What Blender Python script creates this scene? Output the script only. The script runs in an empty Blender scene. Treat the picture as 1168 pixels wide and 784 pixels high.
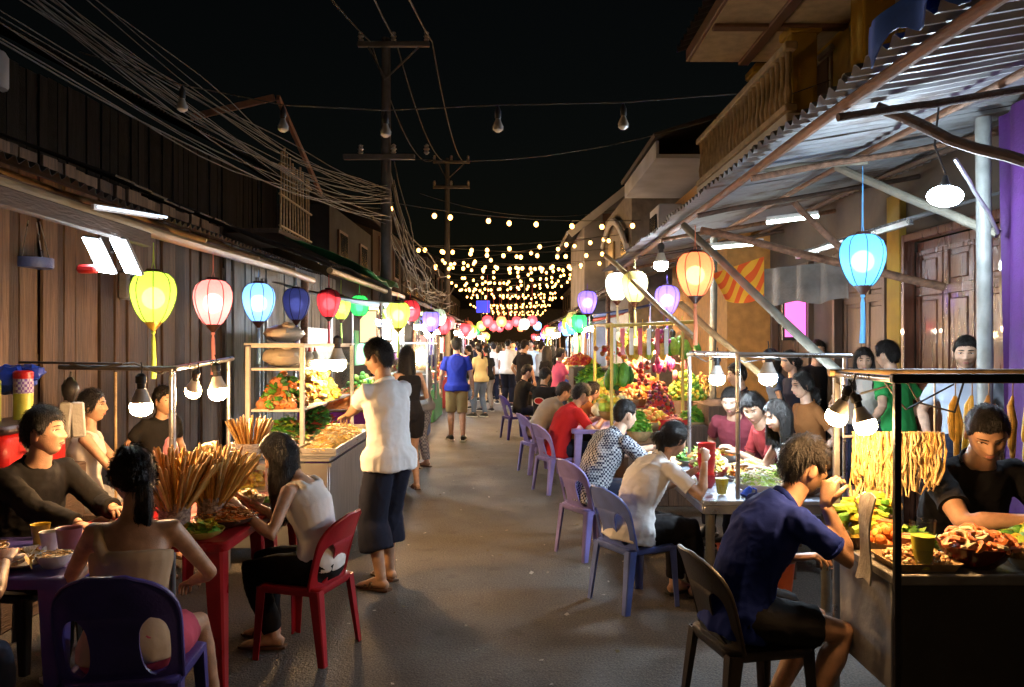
import bpy, math, random
from mathutils import Vector as V, Matrix, noise as mnoise, Euler
R = math.radians
PI = math.pi
rnd = random.Random(7)
SC = bpy.context.scene
COL = SC.collection
FP, PX0, PY0, CH = 908.0, 584.0, 391.0, 1.62      # focal length in photo pixels, centre, eye height


def at(px, py, Y):
    return V(((px - PX0) / FP * Y, Y, CH - (py - PY0) / FP * Y))


def gx(px, Y):
    return (px - PX0) / FP * Y


# ------------------------------------------------------------------ materials
MATS = {}


def mat(name, col=(.5, .5, .5), rough=.55, metal=0.0, var=.25, scale=8.0, bump=.15, bscale=None, stretch=(1, 1, 1),
        col2=None, spec=.5, trans=0.0, alpha=1.0, sheen=0.0, detail=4.0, contrast=(.3, .7), sss=0.0, coat=0.0):
    if name in MATS:
        return MATS[name]
    m = bpy.data.materials.new(name)
    m.use_nodes = True
    nt = m.node_tree
    b = nt.nodes['Principled BSDF']
    L = nt.links.new
    b.inputs['Roughness'].default_value = rough
    b.inputs['Metallic'].default_value = metal
    b.inputs['Specular IOR Level'].default_value = spec
    b.inputs['Transmission Weight'].default_value = trans
    b.inputs['Alpha'].default_value = alpha
    b.inputs['Sheen Weight'].default_value = sheen
    b.inputs['Coat Weight'].default_value = coat
    if sss:
        b.inputs['Subsurface Weight'].default_value = sss
        b.inputs['Subsurface Radius'].default_value = (.012, .005, .003)
    tc = nt.nodes.new('ShaderNodeTexCoord')
    mp = nt.nodes.new('ShaderNodeMapping')
    mp.inputs['Scale'].default_value = stretch
    L(tc.outputs['Object'], mp.inputs['Vector'])
    n = nt.nodes.new('ShaderNodeTexNoise')
    n.inputs['Scale'].default_value = scale
    n.inputs['Detail'].default_value = detail
    L(mp.outputs['Vector'], n.inputs['Vector'])
    r = nt.nodes.new('ShaderNodeValToRGB')
    c2 = col2 if col2 else tuple(c * (1 - var) for c in col)
    c1 = col if col2 else tuple(min(1, c * (1 + var * .6)) for c in col)
    r.color_ramp.elements[0].color = (*c2, 1)
    r.color_ramp.elements[1].color = (*c1, 1)
    r.color_ramp.elements[0].position, r.color_ramp.elements[1].position = contrast
    L(n.outputs['Fac'], r.inputs['Fac'])
    L(r.outputs['Color'], b.inputs['Base Color'])
    mr = nt.nodes.new('ShaderNodeMapRange')
    mr.inputs['To Min'].default_value = max(.02, rough - .12)
    mr.inputs['To Max'].default_value = min(1, rough + .12)
    L(n.outputs['Fac'], mr.inputs['Value'])
    L(mr.outputs['Result'], b.inputs['Roughness'])
    if bump:
        n2 = nt.nodes.new('ShaderNodeTexNoise')
        n2.inputs['Scale'].default_value = bscale or scale * 6
        n2.inputs['Detail'].default_value = 5
        L(mp.outputs['Vector'], n2.inputs['Vector'])
        bp = nt.nodes.new('ShaderNodeBump')
        bp.inputs['Strength'].default_value = bump
        bp.inputs['Distance'].default_value = .02
        L(n2.outputs['Fac'], bp.inputs['Height'])
        L(bp.outputs['Normal'], b.inputs['Normal'])
    MATS[name] = m
    return m


def emat(name, col, strength, sample=True):
    if name in MATS:
        return MATS[name]
    m = bpy.data.materials.new(name)
    m.use_nodes = True
    b = m.node_tree.nodes['Principled BSDF']
    b.inputs['Base Color'].default_value = (*[min(1, c) * .8 for c in col], 1)
    b.inputs['Emission Color'].default_value = (*col, 1)
    b.inputs['Emission Strength'].default_value = strength
    if not sample:
        m.cycles.emission_sampling = 'NONE'
    MATS[name] = m
    return m


def silk(name, col, thick=.65):
    """lantern silk: light from the lamp inside comes through it"""
    if name in MATS:
        return MATS[name]
    m = bpy.data.materials.new(name)
    m.use_nodes = True
    nt = m.node_tree
    L = nt.links.new
    nt.nodes.remove(nt.nodes['Principled BSDF'])
    out = nt.nodes['Material Output']
    tr = nt.nodes.new('ShaderNodeBsdfTranslucent')
    df = nt.nodes.new('ShaderNodeBsdfDiffuse')
    mx = nt.nodes.new('ShaderNodeMixShader')
    n = nt.nodes.new('ShaderNodeTexNoise')
    n.inputs['Scale'].default_value = 60
    n.inputs['Detail'].default_value = 6
    tc = nt.nodes.new('ShaderNodeTexCoord')
    L(tc.outputs['Object'], n.inputs['Vector'])
    r = nt.nodes.new('ShaderNodeValToRGB')
    r.color_ramp.elements[0].color = (*[c * .8 for c in col], 1)
    r.color_ramp.elements[1].color = (*col, 1)
    L(n.outputs['Fac'], r.inputs['Fac'])
    L(r.outputs['Color'], tr.inputs['Color'])
    L(r.outputs['Color'], df.inputs['Color'])
    mx.inputs['Fac'].default_value = thick
    L(df.outputs[0], mx.inputs[1])
    L(tr.outputs[0], mx.inputs[2])
    rf = nt.nodes.new('ShaderNodeBsdfRefraction')
    rf.inputs['IOR'].default_value = 1.02
    rf.inputs['Roughness'].default_value = .92
    L(r.outputs['Color'], rf.inputs['Color'])
    m2 = nt.nodes.new('ShaderNodeMixShader')
    m2.inputs['Fac'].default_value = .23
    L(mx.outputs[0], m2.inputs[1])
    L(rf.outputs[0], m2.inputs[2])
    L(m2.outputs[0], out.inputs['Surface'])
    MATS[name] = m
    return m


def glass(name, tint=(.9, .95, .95), fac=.12):
    """thin pane: mostly see-through with a glossy sheen"""
    if name in MATS:
        return MATS[name]
    m = bpy.data.materials.new(name)
    m.use_nodes = True
    nt = m.node_tree
    L = nt.links.new
    nt.nodes.remove(nt.nodes['Principled BSDF'])
    out = nt.nodes['Material Output']
    t = nt.nodes.new('ShaderNodeBsdfTransparent')
    t.inputs['Color'].default_value = (*tint, 1)
    g = nt.nodes.new('ShaderNodeBsdfGlossy')
    g.inputs['Roughness'].default_value = .08
    n = nt.nodes.new('ShaderNodeTexNoise')
    n.inputs['Scale'].default_value = 5
    mr = nt.nodes.new('ShaderNodeMapRange')
    mr.inputs['To Min'].default_value = fac * .5
    mr.inputs['To Max'].default_value = fac * 1.5
    L(n.outputs['Fac'], mr.inputs['Value'])
    mx = nt.nodes.new('ShaderNodeMixShader')
    L(mr.outputs['Result'], mx.inputs['Fac'])
    L(t.outputs[0], mx.inputs[1])
    L(g.outputs[0], mx.inputs[2])
    L(mx.outputs[0], out.inputs['Surface'])
    MATS[name] = m
    return m


def checkmat(name, c1, c2, scale):
    if name in MATS:
        return MATS[name]
    m = mat(name, c1, .85, bump=.3)
    nt = m.node_tree
    b = nt.nodes['Principled BSDF']
    ck = nt.nodes.new('ShaderNodeTexChecker')
    ck.inputs['Scale'].default_value = scale
    ck.inputs['Color1'].default_value = (*c1, 1)
    ck.inputs['Color2'].default_value = (*c2, 1)
    tc = nt.nodes.new('ShaderNodeTexCoord')
    nt.links.new(tc.outputs['Object'], ck.inputs['Vector'])
    nt.links.new(ck.outputs['Color'], b.inputs['Base Color'])
    return m


def stripemat(name, cols, scale, axis=0):
    if name in MATS:
        return MATS[name]
    m = mat(name, cols[0], .8, bump=.2)
    nt = m.node_tree
    b = nt.nodes['Principled BSDF']
    tc = nt.nodes.new('ShaderNodeTexCoord')
    sp = nt.nodes.new('ShaderNodeSeparateXYZ')
    nt.links.new(tc.outputs['Object'], sp.inputs[0])
    mu = nt.nodes.new('ShaderNodeMath'); mu.operation = 'MULTIPLY'; mu.inputs[1].default_value = scale
    fr = nt.nodes.new('ShaderNodeMath'); fr.operation = 'FRACT'
    nt.links.new(sp.outputs[axis], mu.inputs[0]); nt.links.new(mu.outputs[0], fr.inputs[0])
    r = nt.nodes.new('ShaderNodeValToRGB')
    r.color_ramp.interpolation = 'CONSTANT'
    r.color_ramp.elements[0].color = (*cols[0], 1)
    r.color_ramp.elements[1].position = 1 / len(cols)
    r.color_ramp.elements[1].color = (*cols[1], 1)
    for i in range(2, len(cols)):
        e = r.color_ramp.elements.new(i / len(cols)); e.color = (*cols[i], 1)
    nt.links.new(fr.outputs[0], r.inputs['Fac'])
    nt.links.new(r.outputs['Color'], b.inputs['Base Color'])
    return m


# ------------------------------------------------------------------ mesh builder
def frame(d, ref=None):
    d = V(d).normalized()
    r = V(ref) if ref is not None else (V((0, 0, 1)) if abs(d.z) < .9 else V((0, 1, 0)))
    x = r - d * r.dot(d)
    if x.length < 1e-5:
        x = V((1, 0, 0)) - d * d.x
        if x.length < 1e-5:
            x = V((0, 1, 0))
    x.normalize()
    return x, d.cross(x)


class MB:
    def __init__(s):
        s.v, s.f, s.m = [], [], []
        s.mi = 0
        s.cols = None

    def add(s, vs, fs, mi=None):
        o = len(s.v)
        s.v.extend(V(v) for v in vs)
        for f in fs:
            s.f.append(tuple(i + o for i in f))
            s.m.append(s.mi if mi is None else mi)
        return s

    def box(s, c, d, bev=.0, rot=None, mi=None):
        hx, hy, hz = d[0] / 2, d[1] / 2, d[2] / 2
        b = min(bev, hx * .9, hy * .9, hz * .9)
        M = rot.to_3x3() if rot is not None else None
        vs, fs = [], []
        if b <= 0:
            for x in (-hx, hx):
                for y in (-hy, hy):
                    for z in (-hz, hz):
                        vs.append(V((x, y, z)))
            fs = [(0, 1, 3, 2), (4, 6, 7, 5), (0, 4, 5, 1), (2, 3, 7, 6), (0, 2, 6, 4), (1, 5, 7, 3)]
        else:
            ix = {}
            for sx in (-1, 1):
                for sy in (-1, 1):
                    for sz in (-1, 1):
                        for k in range(3):
                            p = [sx * (hx - b), sy * (hy - b), sz * (hz - b)]
                            p[k] = (sx * hx, sy * hy, sz * hz)[k]
                            ix[sx, sy, sz, k] = len(vs)
                            vs.append(V(p))
            for k in range(3):
                for sg in (-1, 1):
                    q = []
                    for a, c2 in ((-1, -1), (1, -1), (1, 1), (-1, 1)):
                        t = [0, 0, 0]; t[k] = sg; t[(k + 1) % 3] = a; t[(k + 2) % 3] = c2
                        q.append(ix[t[0], t[1], t[2], k])
                    fs.append(tuple(q if sg > 0 else q[::-1]))
            for k in range(3):
                i, j = (k + 1) % 3, (k + 2) % 3
                for a in (-1, 1):
                    for c2 in (-1, 1):
                        t0 = [0, 0, 0]; t0[i] = a; t0[j] = c2
                        t1 = list(t0); t0[k] = -1; t1[k] = 1
                        q = (ix[(*t0, i)], ix[(*t1, i)], ix[(*t1, j)], ix[(*t0, j)])
                        fs.append(q if a * c2 < 0 else q[::-1])
            for sx in (-1, 1):
                for sy in (-1, 1):
                    for sz in (-1, 1):
                        q = (ix[sx, sy, sz, 0], ix[sx, sy, sz, 1], ix[sx, sy, sz, 2])
                        fs.append(q if sx * sy * sz > 0 else q[::-1])
        c = V(c)
        s.add([(M @ v if M else v) + c for v in vs], fs, mi)
        return s

    def loft(s, pts, rad, seg=10, ref=None, caps=True, mi=None, refs=None, tw=0.0):
        """tube through pts; rad: r or (rx, ry) per point"""
        pts = [V(p) for p in pts]
        n = len(pts)
        vs, fs = [], []
        last = None
        for i, p in enumerate(pts):
            d = (pts[min(i + 1, n - 1)] - pts[max(i - 1, 0)])
            if d.length < 1e-7:
                d = V((0, 0, 1))
            rf = refs[i] if refs else (ref if (ref is not None or last is None) else last)
            x, y = frame(d, rf)
            last = x
            r = rad[i] if isinstance(rad, list) else rad
            rx, ry = r if isinstance(r, (tuple, list)) else (r, r)
            for k in range(seg):
                a = 2 * PI * k / seg + tw
                vs.append(p + x * (math.cos(a) * rx) + y * (math.sin(a) * ry))
        for i in range(n - 1):
            for k in range(seg):
                a, b = i * seg + k, i * seg + (k + 1) % seg
                fs.append((a, b, b + seg, a + seg))
        if caps:
            fs.append(tuple(range(seg))[::-1])
            fs.append(tuple(range((n - 1) * seg, n * seg)))
        return s.add(vs, fs, mi)

    def tube(s, a, b, r, r2=None, seg=8, mi=None):
        return s.loft([a, b], [r, r if r2 is None else r2], seg, mi=mi)

    def bar(s, a, b, w, h, mi=None, ref=None, bev=.0):
        a, b = V(a), V(b)
        x, y = frame(b - a, ref)
        d = (b - a).normalized()
        M = Matrix((x, y, d)).transposed()
        return s.box((a + b) / 2, (w, h, (b - a).length), bev, M, mi)

    def lathe(s, prof, c=(0, 0, 0), seg=24, axis=None, mi=None, cap=True, lobes=0, lobe=0.0):
        """prof: [(r, z)]; axis: direction of z"""
        c = V(c)
        x, y, z = V((1, 0, 0)), V((0, 1, 0)), V((0, 0, 1))
        if axis is not None:
            z = V(axis).normalized()
            x, y = frame(z)
        vs, fs = [], []
        for r, h in prof:
            for k in range(seg):
                a = 2 * PI * k / seg
                rr = r * (1 - lobe * (1 - abs(math.cos(lobes * a / 2)))) if lobes else r
                vs.append(c + x * math.cos(a) * rr + y * math.sin(a) * rr + z * h)
        n = len(prof)
        for i in range(n - 1):
            for k in range(seg):
                a, b = i * seg + k, i * seg + (k + 1) % seg
                fs.append((a, b, b + seg, a + seg))
        if cap:
            fs.append(tuple(range(seg))[::-1])
            fs.append(tuple(range((n - 1) * seg, n * seg)))
        return s.add(vs, fs, mi)

    def ball(s, c, r, seg=10, rings=6, mi=None, rot=None, jit=0.0):
        rx, ry, rz = r if isinstance(r, (tuple, list)) else (r, r, r)
        M = rot.to_3x3() if rot is not None else None
        vs, fs = [], []
        c = V(c)

        def put(x, y, z):
            q = V((x * rx, y * ry, z * rz))
            if jit:
                q *= 1 + rnd.uniform(-jit, jit)
            vs.append((M @ q if M else q) + c)
        put(0, 0, -1)
        for i in range(1, rings):
            b = -PI / 2 + PI * i / rings
            for k in range(seg):
                a = 2 * PI * k / seg
                put(math.cos(a) * math.cos(b), math.sin(a) * math.cos(b), math.sin(b))
        put(0, 0, 1)
        for k in range(seg):
            fs.append((0, 1 + (k + 1) % seg, 1 + k))
            t = 1 + (rings - 2) * seg
            fs.append((len(vs) - 1, t + k, t + (k + 1) % seg))
        for i in range(rings - 2):
            for k in range(seg):
                a, b = 1 + i * seg + k, 1 + i * seg + (k + 1) % seg
                fs.append((a, b, b + seg, a + seg))
        return s.add(vs, fs, mi)

    def sheet(s, fn, nu, nv, thick=0.0, mi=None):
        """fn(u, v) -> point; closed thin slab when thick"""
        P = [[V(fn(i / nu, j / nv)) for j in range(nv + 1)] for i in range(nu + 1)]
        vs = [p for row in P for p in row]
        w = nv + 1
        fs = [(i * w + j, (i + 1) * w + j, (i + 1) * w + j + 1, i * w + j + 1) for i in range(nu) for j in range(nv)]
        if thick:
            o = len(vs)
            nrm = []
            for i in range(nu + 1):
                for j in range(nv + 1):
                    du = P[min(i + 1, nu)][j] - P[max(i - 1, 0)][j]
                    dv = P[i][min(j + 1, nv)] - P[i][max(j - 1, 0)]
                    q = du.cross(dv)
                    nrm.append(q.normalized() if q.length > 1e-9 else V((0, 0, 1)))
            vs += [p - q * thick for p, q in zip(list(vs), nrm)]
            fs += [tuple(x + o for x in f[::-1]) for f in list(fs)]
            for i in range(nu):
                a, b = i * w, (i + 1) * w
                fs.append((b, a, a + o, b + o))
                a, b = i * w + nv, (i + 1) * w + nv
                fs.append((a, b, b + o, a + o))
            for j in range(nv):
                a, b = j, j + 1
                fs.append((a, b, b + o, a + o))
                a, b = nu * w + j, nu * w + j + 1
                fs.append((b, a, a + o, b + o))
        return s.add(vs, fs, mi)

    def xf(s, M):
        s.v = [M @ v for v in s.v]
        return s

    def merge(s, o, M=None, mi=None):
        k = len(s.v)
        s.v.extend((M @ v) if M else v.copy() for v in o.v)
        s.f.extend(tuple(i + k for i in f) for f in o.f)
        s.m.extend([mi] * len(o.f) if mi is not None else o.m)
        return s

    def mesh(s, name, mats, sharp=40):
        me = bpy.data.meshes.new(name)
        me.from_pydata([tuple(v) for v in s.v], [], s.f)
        for m in (mats if isinstance(mats, (list, tuple)) else [mats]):
            me.materials.append(m)
        if max(s.m, default=0) > 0:
            me.polygons.foreach_set('material_index', s.m)
        me.polygons.foreach_set('use_smooth', [True] * len(me.polygons))
        me.update()
        if sharp:
            me.set_sharp_from_angle(angle=R(sharp))
        return me


# ------------------------------------------------------------------ objects
def basis(o):
    M = Matrix.LocRotScale(o.location, o.rotation_euler, None)
    return basis(o.parent) @ M if o.parent else M


def tag(o, label=None, cat=None, group=None, kind=None):
    if label: o['label'] = label
    if cat: o['category'] = cat
    if group: o['group'] = group
    if kind: o['kind'] = kind
    return o


def thing(name, label, cat, loc=(0, 0, 0), rotz=0, group=None):
    o = bpy.data.objects.new(name, None)
    COL.objects.link(o)
    o.empty_display_size = .1
    o.location = loc
    o.rotation_euler = (0, 0, rotz)
    return tag(o, label, cat, group)


def put(name, mb, mats, parent=None, world=False, label=None, cat=None, group=None, kind=None, sharp=40):
    """link one mesh object. With world=True the builder holds world coordinates."""
    if parent is not None:
        if world:
            M = basis(parent).inverted()
            mb.v = [M @ v for v in mb.v]
        me = mb.mesh(name, mats, sharp) if isinstance(mb, MB) else mb
        o = bpy.data.objects.new(name, me)
        o.parent = parent
    else:
        if isinstance(mb, MB):
            c = V((0, 0, 0))
            if kind != 'structure' and mb.v:
                xs = [v.x for v in mb.v]; ys = [v.y for v in mb.v]; zs = [v.z for v in mb.v]
                c = V(((min(xs) + max(xs)) / 2, (min(ys) + max(ys)) / 2, min(zs)))
                mb.v = [v - c for v in mb.v]
            me = mb.mesh(name, mats, sharp)
        else:
            me, c = mb, V((0, 0, 0))
        o = bpy.data.objects.new(name, me)
        o.location = c
    COL.objects.link(o)
    return tag(o, label, cat, group, kind)


def kids(o):
    return [c for c in bpy.data.objects if c.parent == o]


_REM = {}


def dup(root, loc, rotz=None, label=None, group=None, remat=None, scale=None, tilt=None):
    def cp(o, par):
        c = o.copy()
        COL.objects.link(c)
        if par is not None:
            c.parent = par
        if remat and c.type == 'MESH':
            key = (o.data.name, tuple((a.name, b.name) for a, b in remat.items()))
            if key not in _REM:
                d = o.data.copy()
                for i, m in enumerate(d.materials):
                    if m in remat:
                        d.materials[i] = remat[m]
                _REM[key] = d
            c.data = _REM[key]
        for ch in o.children:
            cp(ch, c)
        return c
    c = cp(root, None)
    c.location = loc
    if rotz is not None:
        c.rotation_euler = (tilt[0] if tilt else 0, tilt[1] if tilt else 0, rotz)
    if scale: c.scale = (scale,) * 3
    if label: c['label'] = label
    if group: c['group'] = group
    return c


def evalmesh(mb, name, mods, mats, tmpmesh=None):
    me = mb.mesh(name, mats, None)
    o = bpy.data.objects.new('tmp', me)
    TMP.objects.link(o)
    for t, kw in mods:
        md = o.modifiers.new(t, t)
        for k, v in kw.items():
            setattr(md, k, v)
    dg = bpy.context.evaluated_depsgraph_get()
    dg.update()
    r = bpy.data.meshes.new_from_object(o.evaluated_get(dg))
    r.name = name
    TMP.objects.unlink(o)
    bpy.data.objects.remove(o)
    bpy.data.meshes.remove(me)
    return r


TMP = COL


def remesh(mb, name, voxel, smooth, mats):
    r = evalmesh(mb, name, [('REMESH', dict(mode='VOXEL', voxel_size=voxel, use_smooth_shade=True)),
                            ('SMOOTH', dict(factor=.5, iterations=smooth))], mats)
    return r


def folds(me, amp, freq, seed=0.0, zs=.45):
    me.update()
    no = [n.vector.copy() for n in me.vertex_normals]
    off = V((seed * 3.1, seed * 1.7, seed))
    for v, n in zip(me.vertices, no):
        p = v.co
        q = V((p.x * freq, p.y * freq, p.z * freq * zs)) + off
        d = mnoise.noise(q) + .5 * mnoise.noise(q * 2.3 + V((5, 1, 2)))
        q3 = V((p.x * freq * 2.6, p.y * freq * 2.6, p.z * freq * 3.4)) + off
        d3 = 1 - abs(mnoise.noise(q3)) * 2.4
        d2 = 1 - abs(mnoise.noise(q * .8 + V((9, 4, 7)))) * 2.2      # ridged creases
        v.co = p + n * (amp * (.6 * d + .5 * d2 * d2 * d2 + .22 * d3 * d3 * d3))
    me.update()


def lamp(name, loc, power, col, radius=.04, parent=None, spot=None):
    l = bpy.data.lights.new(name, 'POINT')
    l.energy = power
    l.color = col
    l.shadow_soft_size = radius
    o = bpy.data.objects.new(name, l)
    o.location = loc
    if parent: o.parent = parent
    COL.objects.link(o)
    return o
# ------------------------------------------------------------------ people
SKINS = [(.47, .27, .165), (.40, .22, .13), (.54, .33, .22), (.34, .185, .105)]


def skin(i):
    return mat('skin_%d' % i, SKINS[i], .46, var=.26, scale=22, detail=8, bump=.14, bscale=220, sss=.06)


HAIR = lambda: mat('hair', (.010, .008, .007), .42, var=.4, scale=30, stretch=(6, 6, .5), bump=.7, bscale=45, spec=.28)
LIP = lambda: mat('lips', (.36, .13, .10), .4, bump=0)
EYE = lambda: mat('eye_dark', (.02, .012, .01), .12, bump=0)
EYEW = lambda: mat('eye_white', (.55, .52, .48), .3, bump=0)


def cloth(name, col, var=.12, **k):
    return mat(name, col, .88, var=var, scale=5, bump=.10, bscale=26, spec=.15, **k)


def ik(a, t, l1, l2, pole):
    a, t = V(a), V(t)
    d = t - a
    Ld = d.length
    dn = d.normalized()
    Lc = max(abs(l1 - l2) * 1.02 + .01, min(Ld, (l1 + l2) * .995))
    e = a + dn * Lc
    ca = max(-1, min(1, (l1 * l1 + Lc * Lc - l2 * l2) / (2 * l1 * Lc)))
    h = l1 * math.sqrt(max(0, 1 - ca * ca))
    p = V(pole)
    p = p - dn * p.dot(dn)
    if p.length < 1e-4:
        p = V((0, 0, 1)) - dn * dn.z
    p.normalize()
    return a + dn * (l1 * ca) + p * h, e


def g2(x, z, cx, cz, sx, sz):
    return math.exp(-((x - cx) / sx) ** 2 - ((z - cz) / sz) ** 2)


def headpt(a, b, fem=False):
    dx, dy, dz = math.sin(a) * math.cos(b), math.cos(a) * math.cos(b), math.sin(b)
    x, y, z = .0735 * dx, .094 * dy, .116 * dz
    t = z / .116
    if t < 0:
        x *= 1 - (.34 if fem else .28) * (-t) ** 1.7
        y *= (1 - .10 * (-t) ** 2) if dy > 0 else (1 - .42 * (-t) ** 1.1)
    else:
        y -= .008 * t
        x *= 1 + .05 * math.sin(t * PI)
    if dy > 0:
        f = min(1, dy * 1.6)
        x_ = abs(x)
        y -= .006 * g2(x, z, 0, .01, .06, .05) * f                       # flatter face
        nz = max(0, min(1, (.030 - z) / .055)) if z > -.025 else max(0, 1 - (-.025 - z) / .012)
        w = .010 + .006 * max(0, min(1, (.02 - z) / .045))
        y += .021 * nz ** 1.2 * math.exp(-(x / w) ** 2) * f                # nose
        y += .006 * g2(x_, z, .014, -.027, .007, .008) * f                 # nostril wings
        y -= .011 * g2(x_, z, .032, .012, .017, .012) * f                  # sockets
        y += .005 * g2(x_, z, .030, .033, .024, .010) * f                  # brow ridge
        y += .005 * g2(x_, z, .044, -.018, .020, .020) * f                 # cheeks
        y += .008 * g2(x, z, 0, -.055, .022, .014) * f                     # mouth mound
        y -= .004 * g2(x, z, 0, -.0545, .024, .0028) * f                   # lip line
        y -= .005 * g2(x, z, 0, -.072, .020, .006) * f
        y += .011 * g2(x, z, 0, -.097, .024, .018) * f                     # chin
    return V((x, y, z))


def add_head(mb, M, hi, fem):
    """M: head matrix (origin at head centre, +Y face). material slots: 0 skin 1 hair 2 lips 3 eye 4 white"""
    na, nb = (72, 52) if hi else (28, 20)
    vs, fs = [], []
    for i in range(1, nb):
        b = -PI / 2 + PI * i / nb
        for k in range(na):
            a = 2 * PI * k / na
            if hi:                                                          # more columns on the face
                a = a - .38 * math.sin(a)
            vs.append(M @ headpt(a, b, fem))
    bot, top = len(vs), len(vs) + 1
    vs += [M @ headpt(0, -PI / 2, fem), M @ headpt(0, PI / 2, fem)]
    for i in range(nb - 2):
        for k in range(na):
            q, r = i * na + k, i * na + (k + 1) % na
            fs.append((r, q, q + na, r + na))
    for k in range(na):
        fs.append((bot, k, (k + 1) % na))
        t = (nb - 2) * na
        fs.append((top, t + (k + 1) % na, t + k))
    mb.add(vs, fs, 0)

    def fp(x, z):                                                           # point of the face near (x, z)
        b = math.asin(max(-1, min(1, z / .116)))
        best, bd = None, 9
        for q in range(-40, 41):
            p = headpt(q * .035, b, fem)
            e = abs(p.x - x)
            if e < bd: best, bd = p, e
        return best
    R3 = M.to_3x3()
    for sx in (-1, 1):
        mb.ball(M @ V((sx * .0745, -.008, -.004)), (.010, .020, .032), 10, 8, 0,
                (R3 @ Euler((R(-12), 0, R(-sx * 24))).to_matrix()).to_4x4())
        if hi:
            e = fp(sx * .032, .012)
            mb.ball(M @ (e + V((0, -.0035, 0))), (.0155, .0065, .0062), 12, 8, 4, R3.to_4x4())
            mb.ball(M @ (e + V((0, .0006, .0004))), (.0066, .0034, .0056), 10, 6, 3, R3.to_4x4())
            mb.ball(M @ (e + V((0, -.0030, .0062))), (.0172, .0070, .0044), 12, 8, 0, R3.to_4x4())
            lid = [M @ (fp(sx * (.032 + t * .018), .0168 - .0040 * t * t) + V((0, .0015, 0))) for t in (-1, -.5, 0, .5, 1)]
            mb.loft(lid, [.0012, .0022, .0026, .0024, .0012], 6, mi=1)
            br = [M @ (fp(sx * (.031 + t * .020), .0350 - .0035 * t * t - .0008 * t) + V((0, .0006, 0))) for t in (-1, -.5, 0, .5, 1)]
            mb.loft(br, [(.0022, .0014), (.0034, .0018), (.0034, .0018), (.0026, .0016), (.001, .001)], 6, ref=R3 @ V((0, 0, 1)), mi=1)
        else:
            mb.ball(M @ (fp(sx * .032, .012) + V((0, .001, 0))), (.014, .004, .005), 8, 4, 3, R3.to_4x4())
            mb.ball(M @ (fp(sx * .032, .034) + V((0, .001, 0))), (.018, .004, .003), 8, 4, 1, R3.to_4x4())
    for dz, r in ((-.0505, .0040), (-.0585, .0048)):
        lp = [M @ (fp(t * .021, dz + (.0016 if dz > -.052 else -.0008) * (1 - abs(t)) - (.003 if dz > -.052 else -.004) * t * t) + V((0, -.0008, 0))) for t in (-1, -.5, 0, .5, 1)]
        mb.loft(lp, [.001, r * .85, r, r * .85, .001], 6, mi=2)


HL = [(0, .056), (35, .052), (52, .044), (62, .020), (76, -.012), (84, -.006), (92, .022), (108, .020), (118, -.03), (140, -.062), (180, -.070)]
HLF = [(0, .060), (30, .052), (48, .034), (62, -.005), (78, -.04), (100, -.05), (120, -.07), (180, -.085)]


def hairline(a, tab):
    d = abs((math.degrees(a) + 180) % 360 - 180)
    for (a0, z0), (a1, z1) in zip(tab, tab[1:]):
        if d <= a1:
            return z0 + (z1 - z0) * (d - a0) / (a1 - a0)
    return tab[-1][1]


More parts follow.
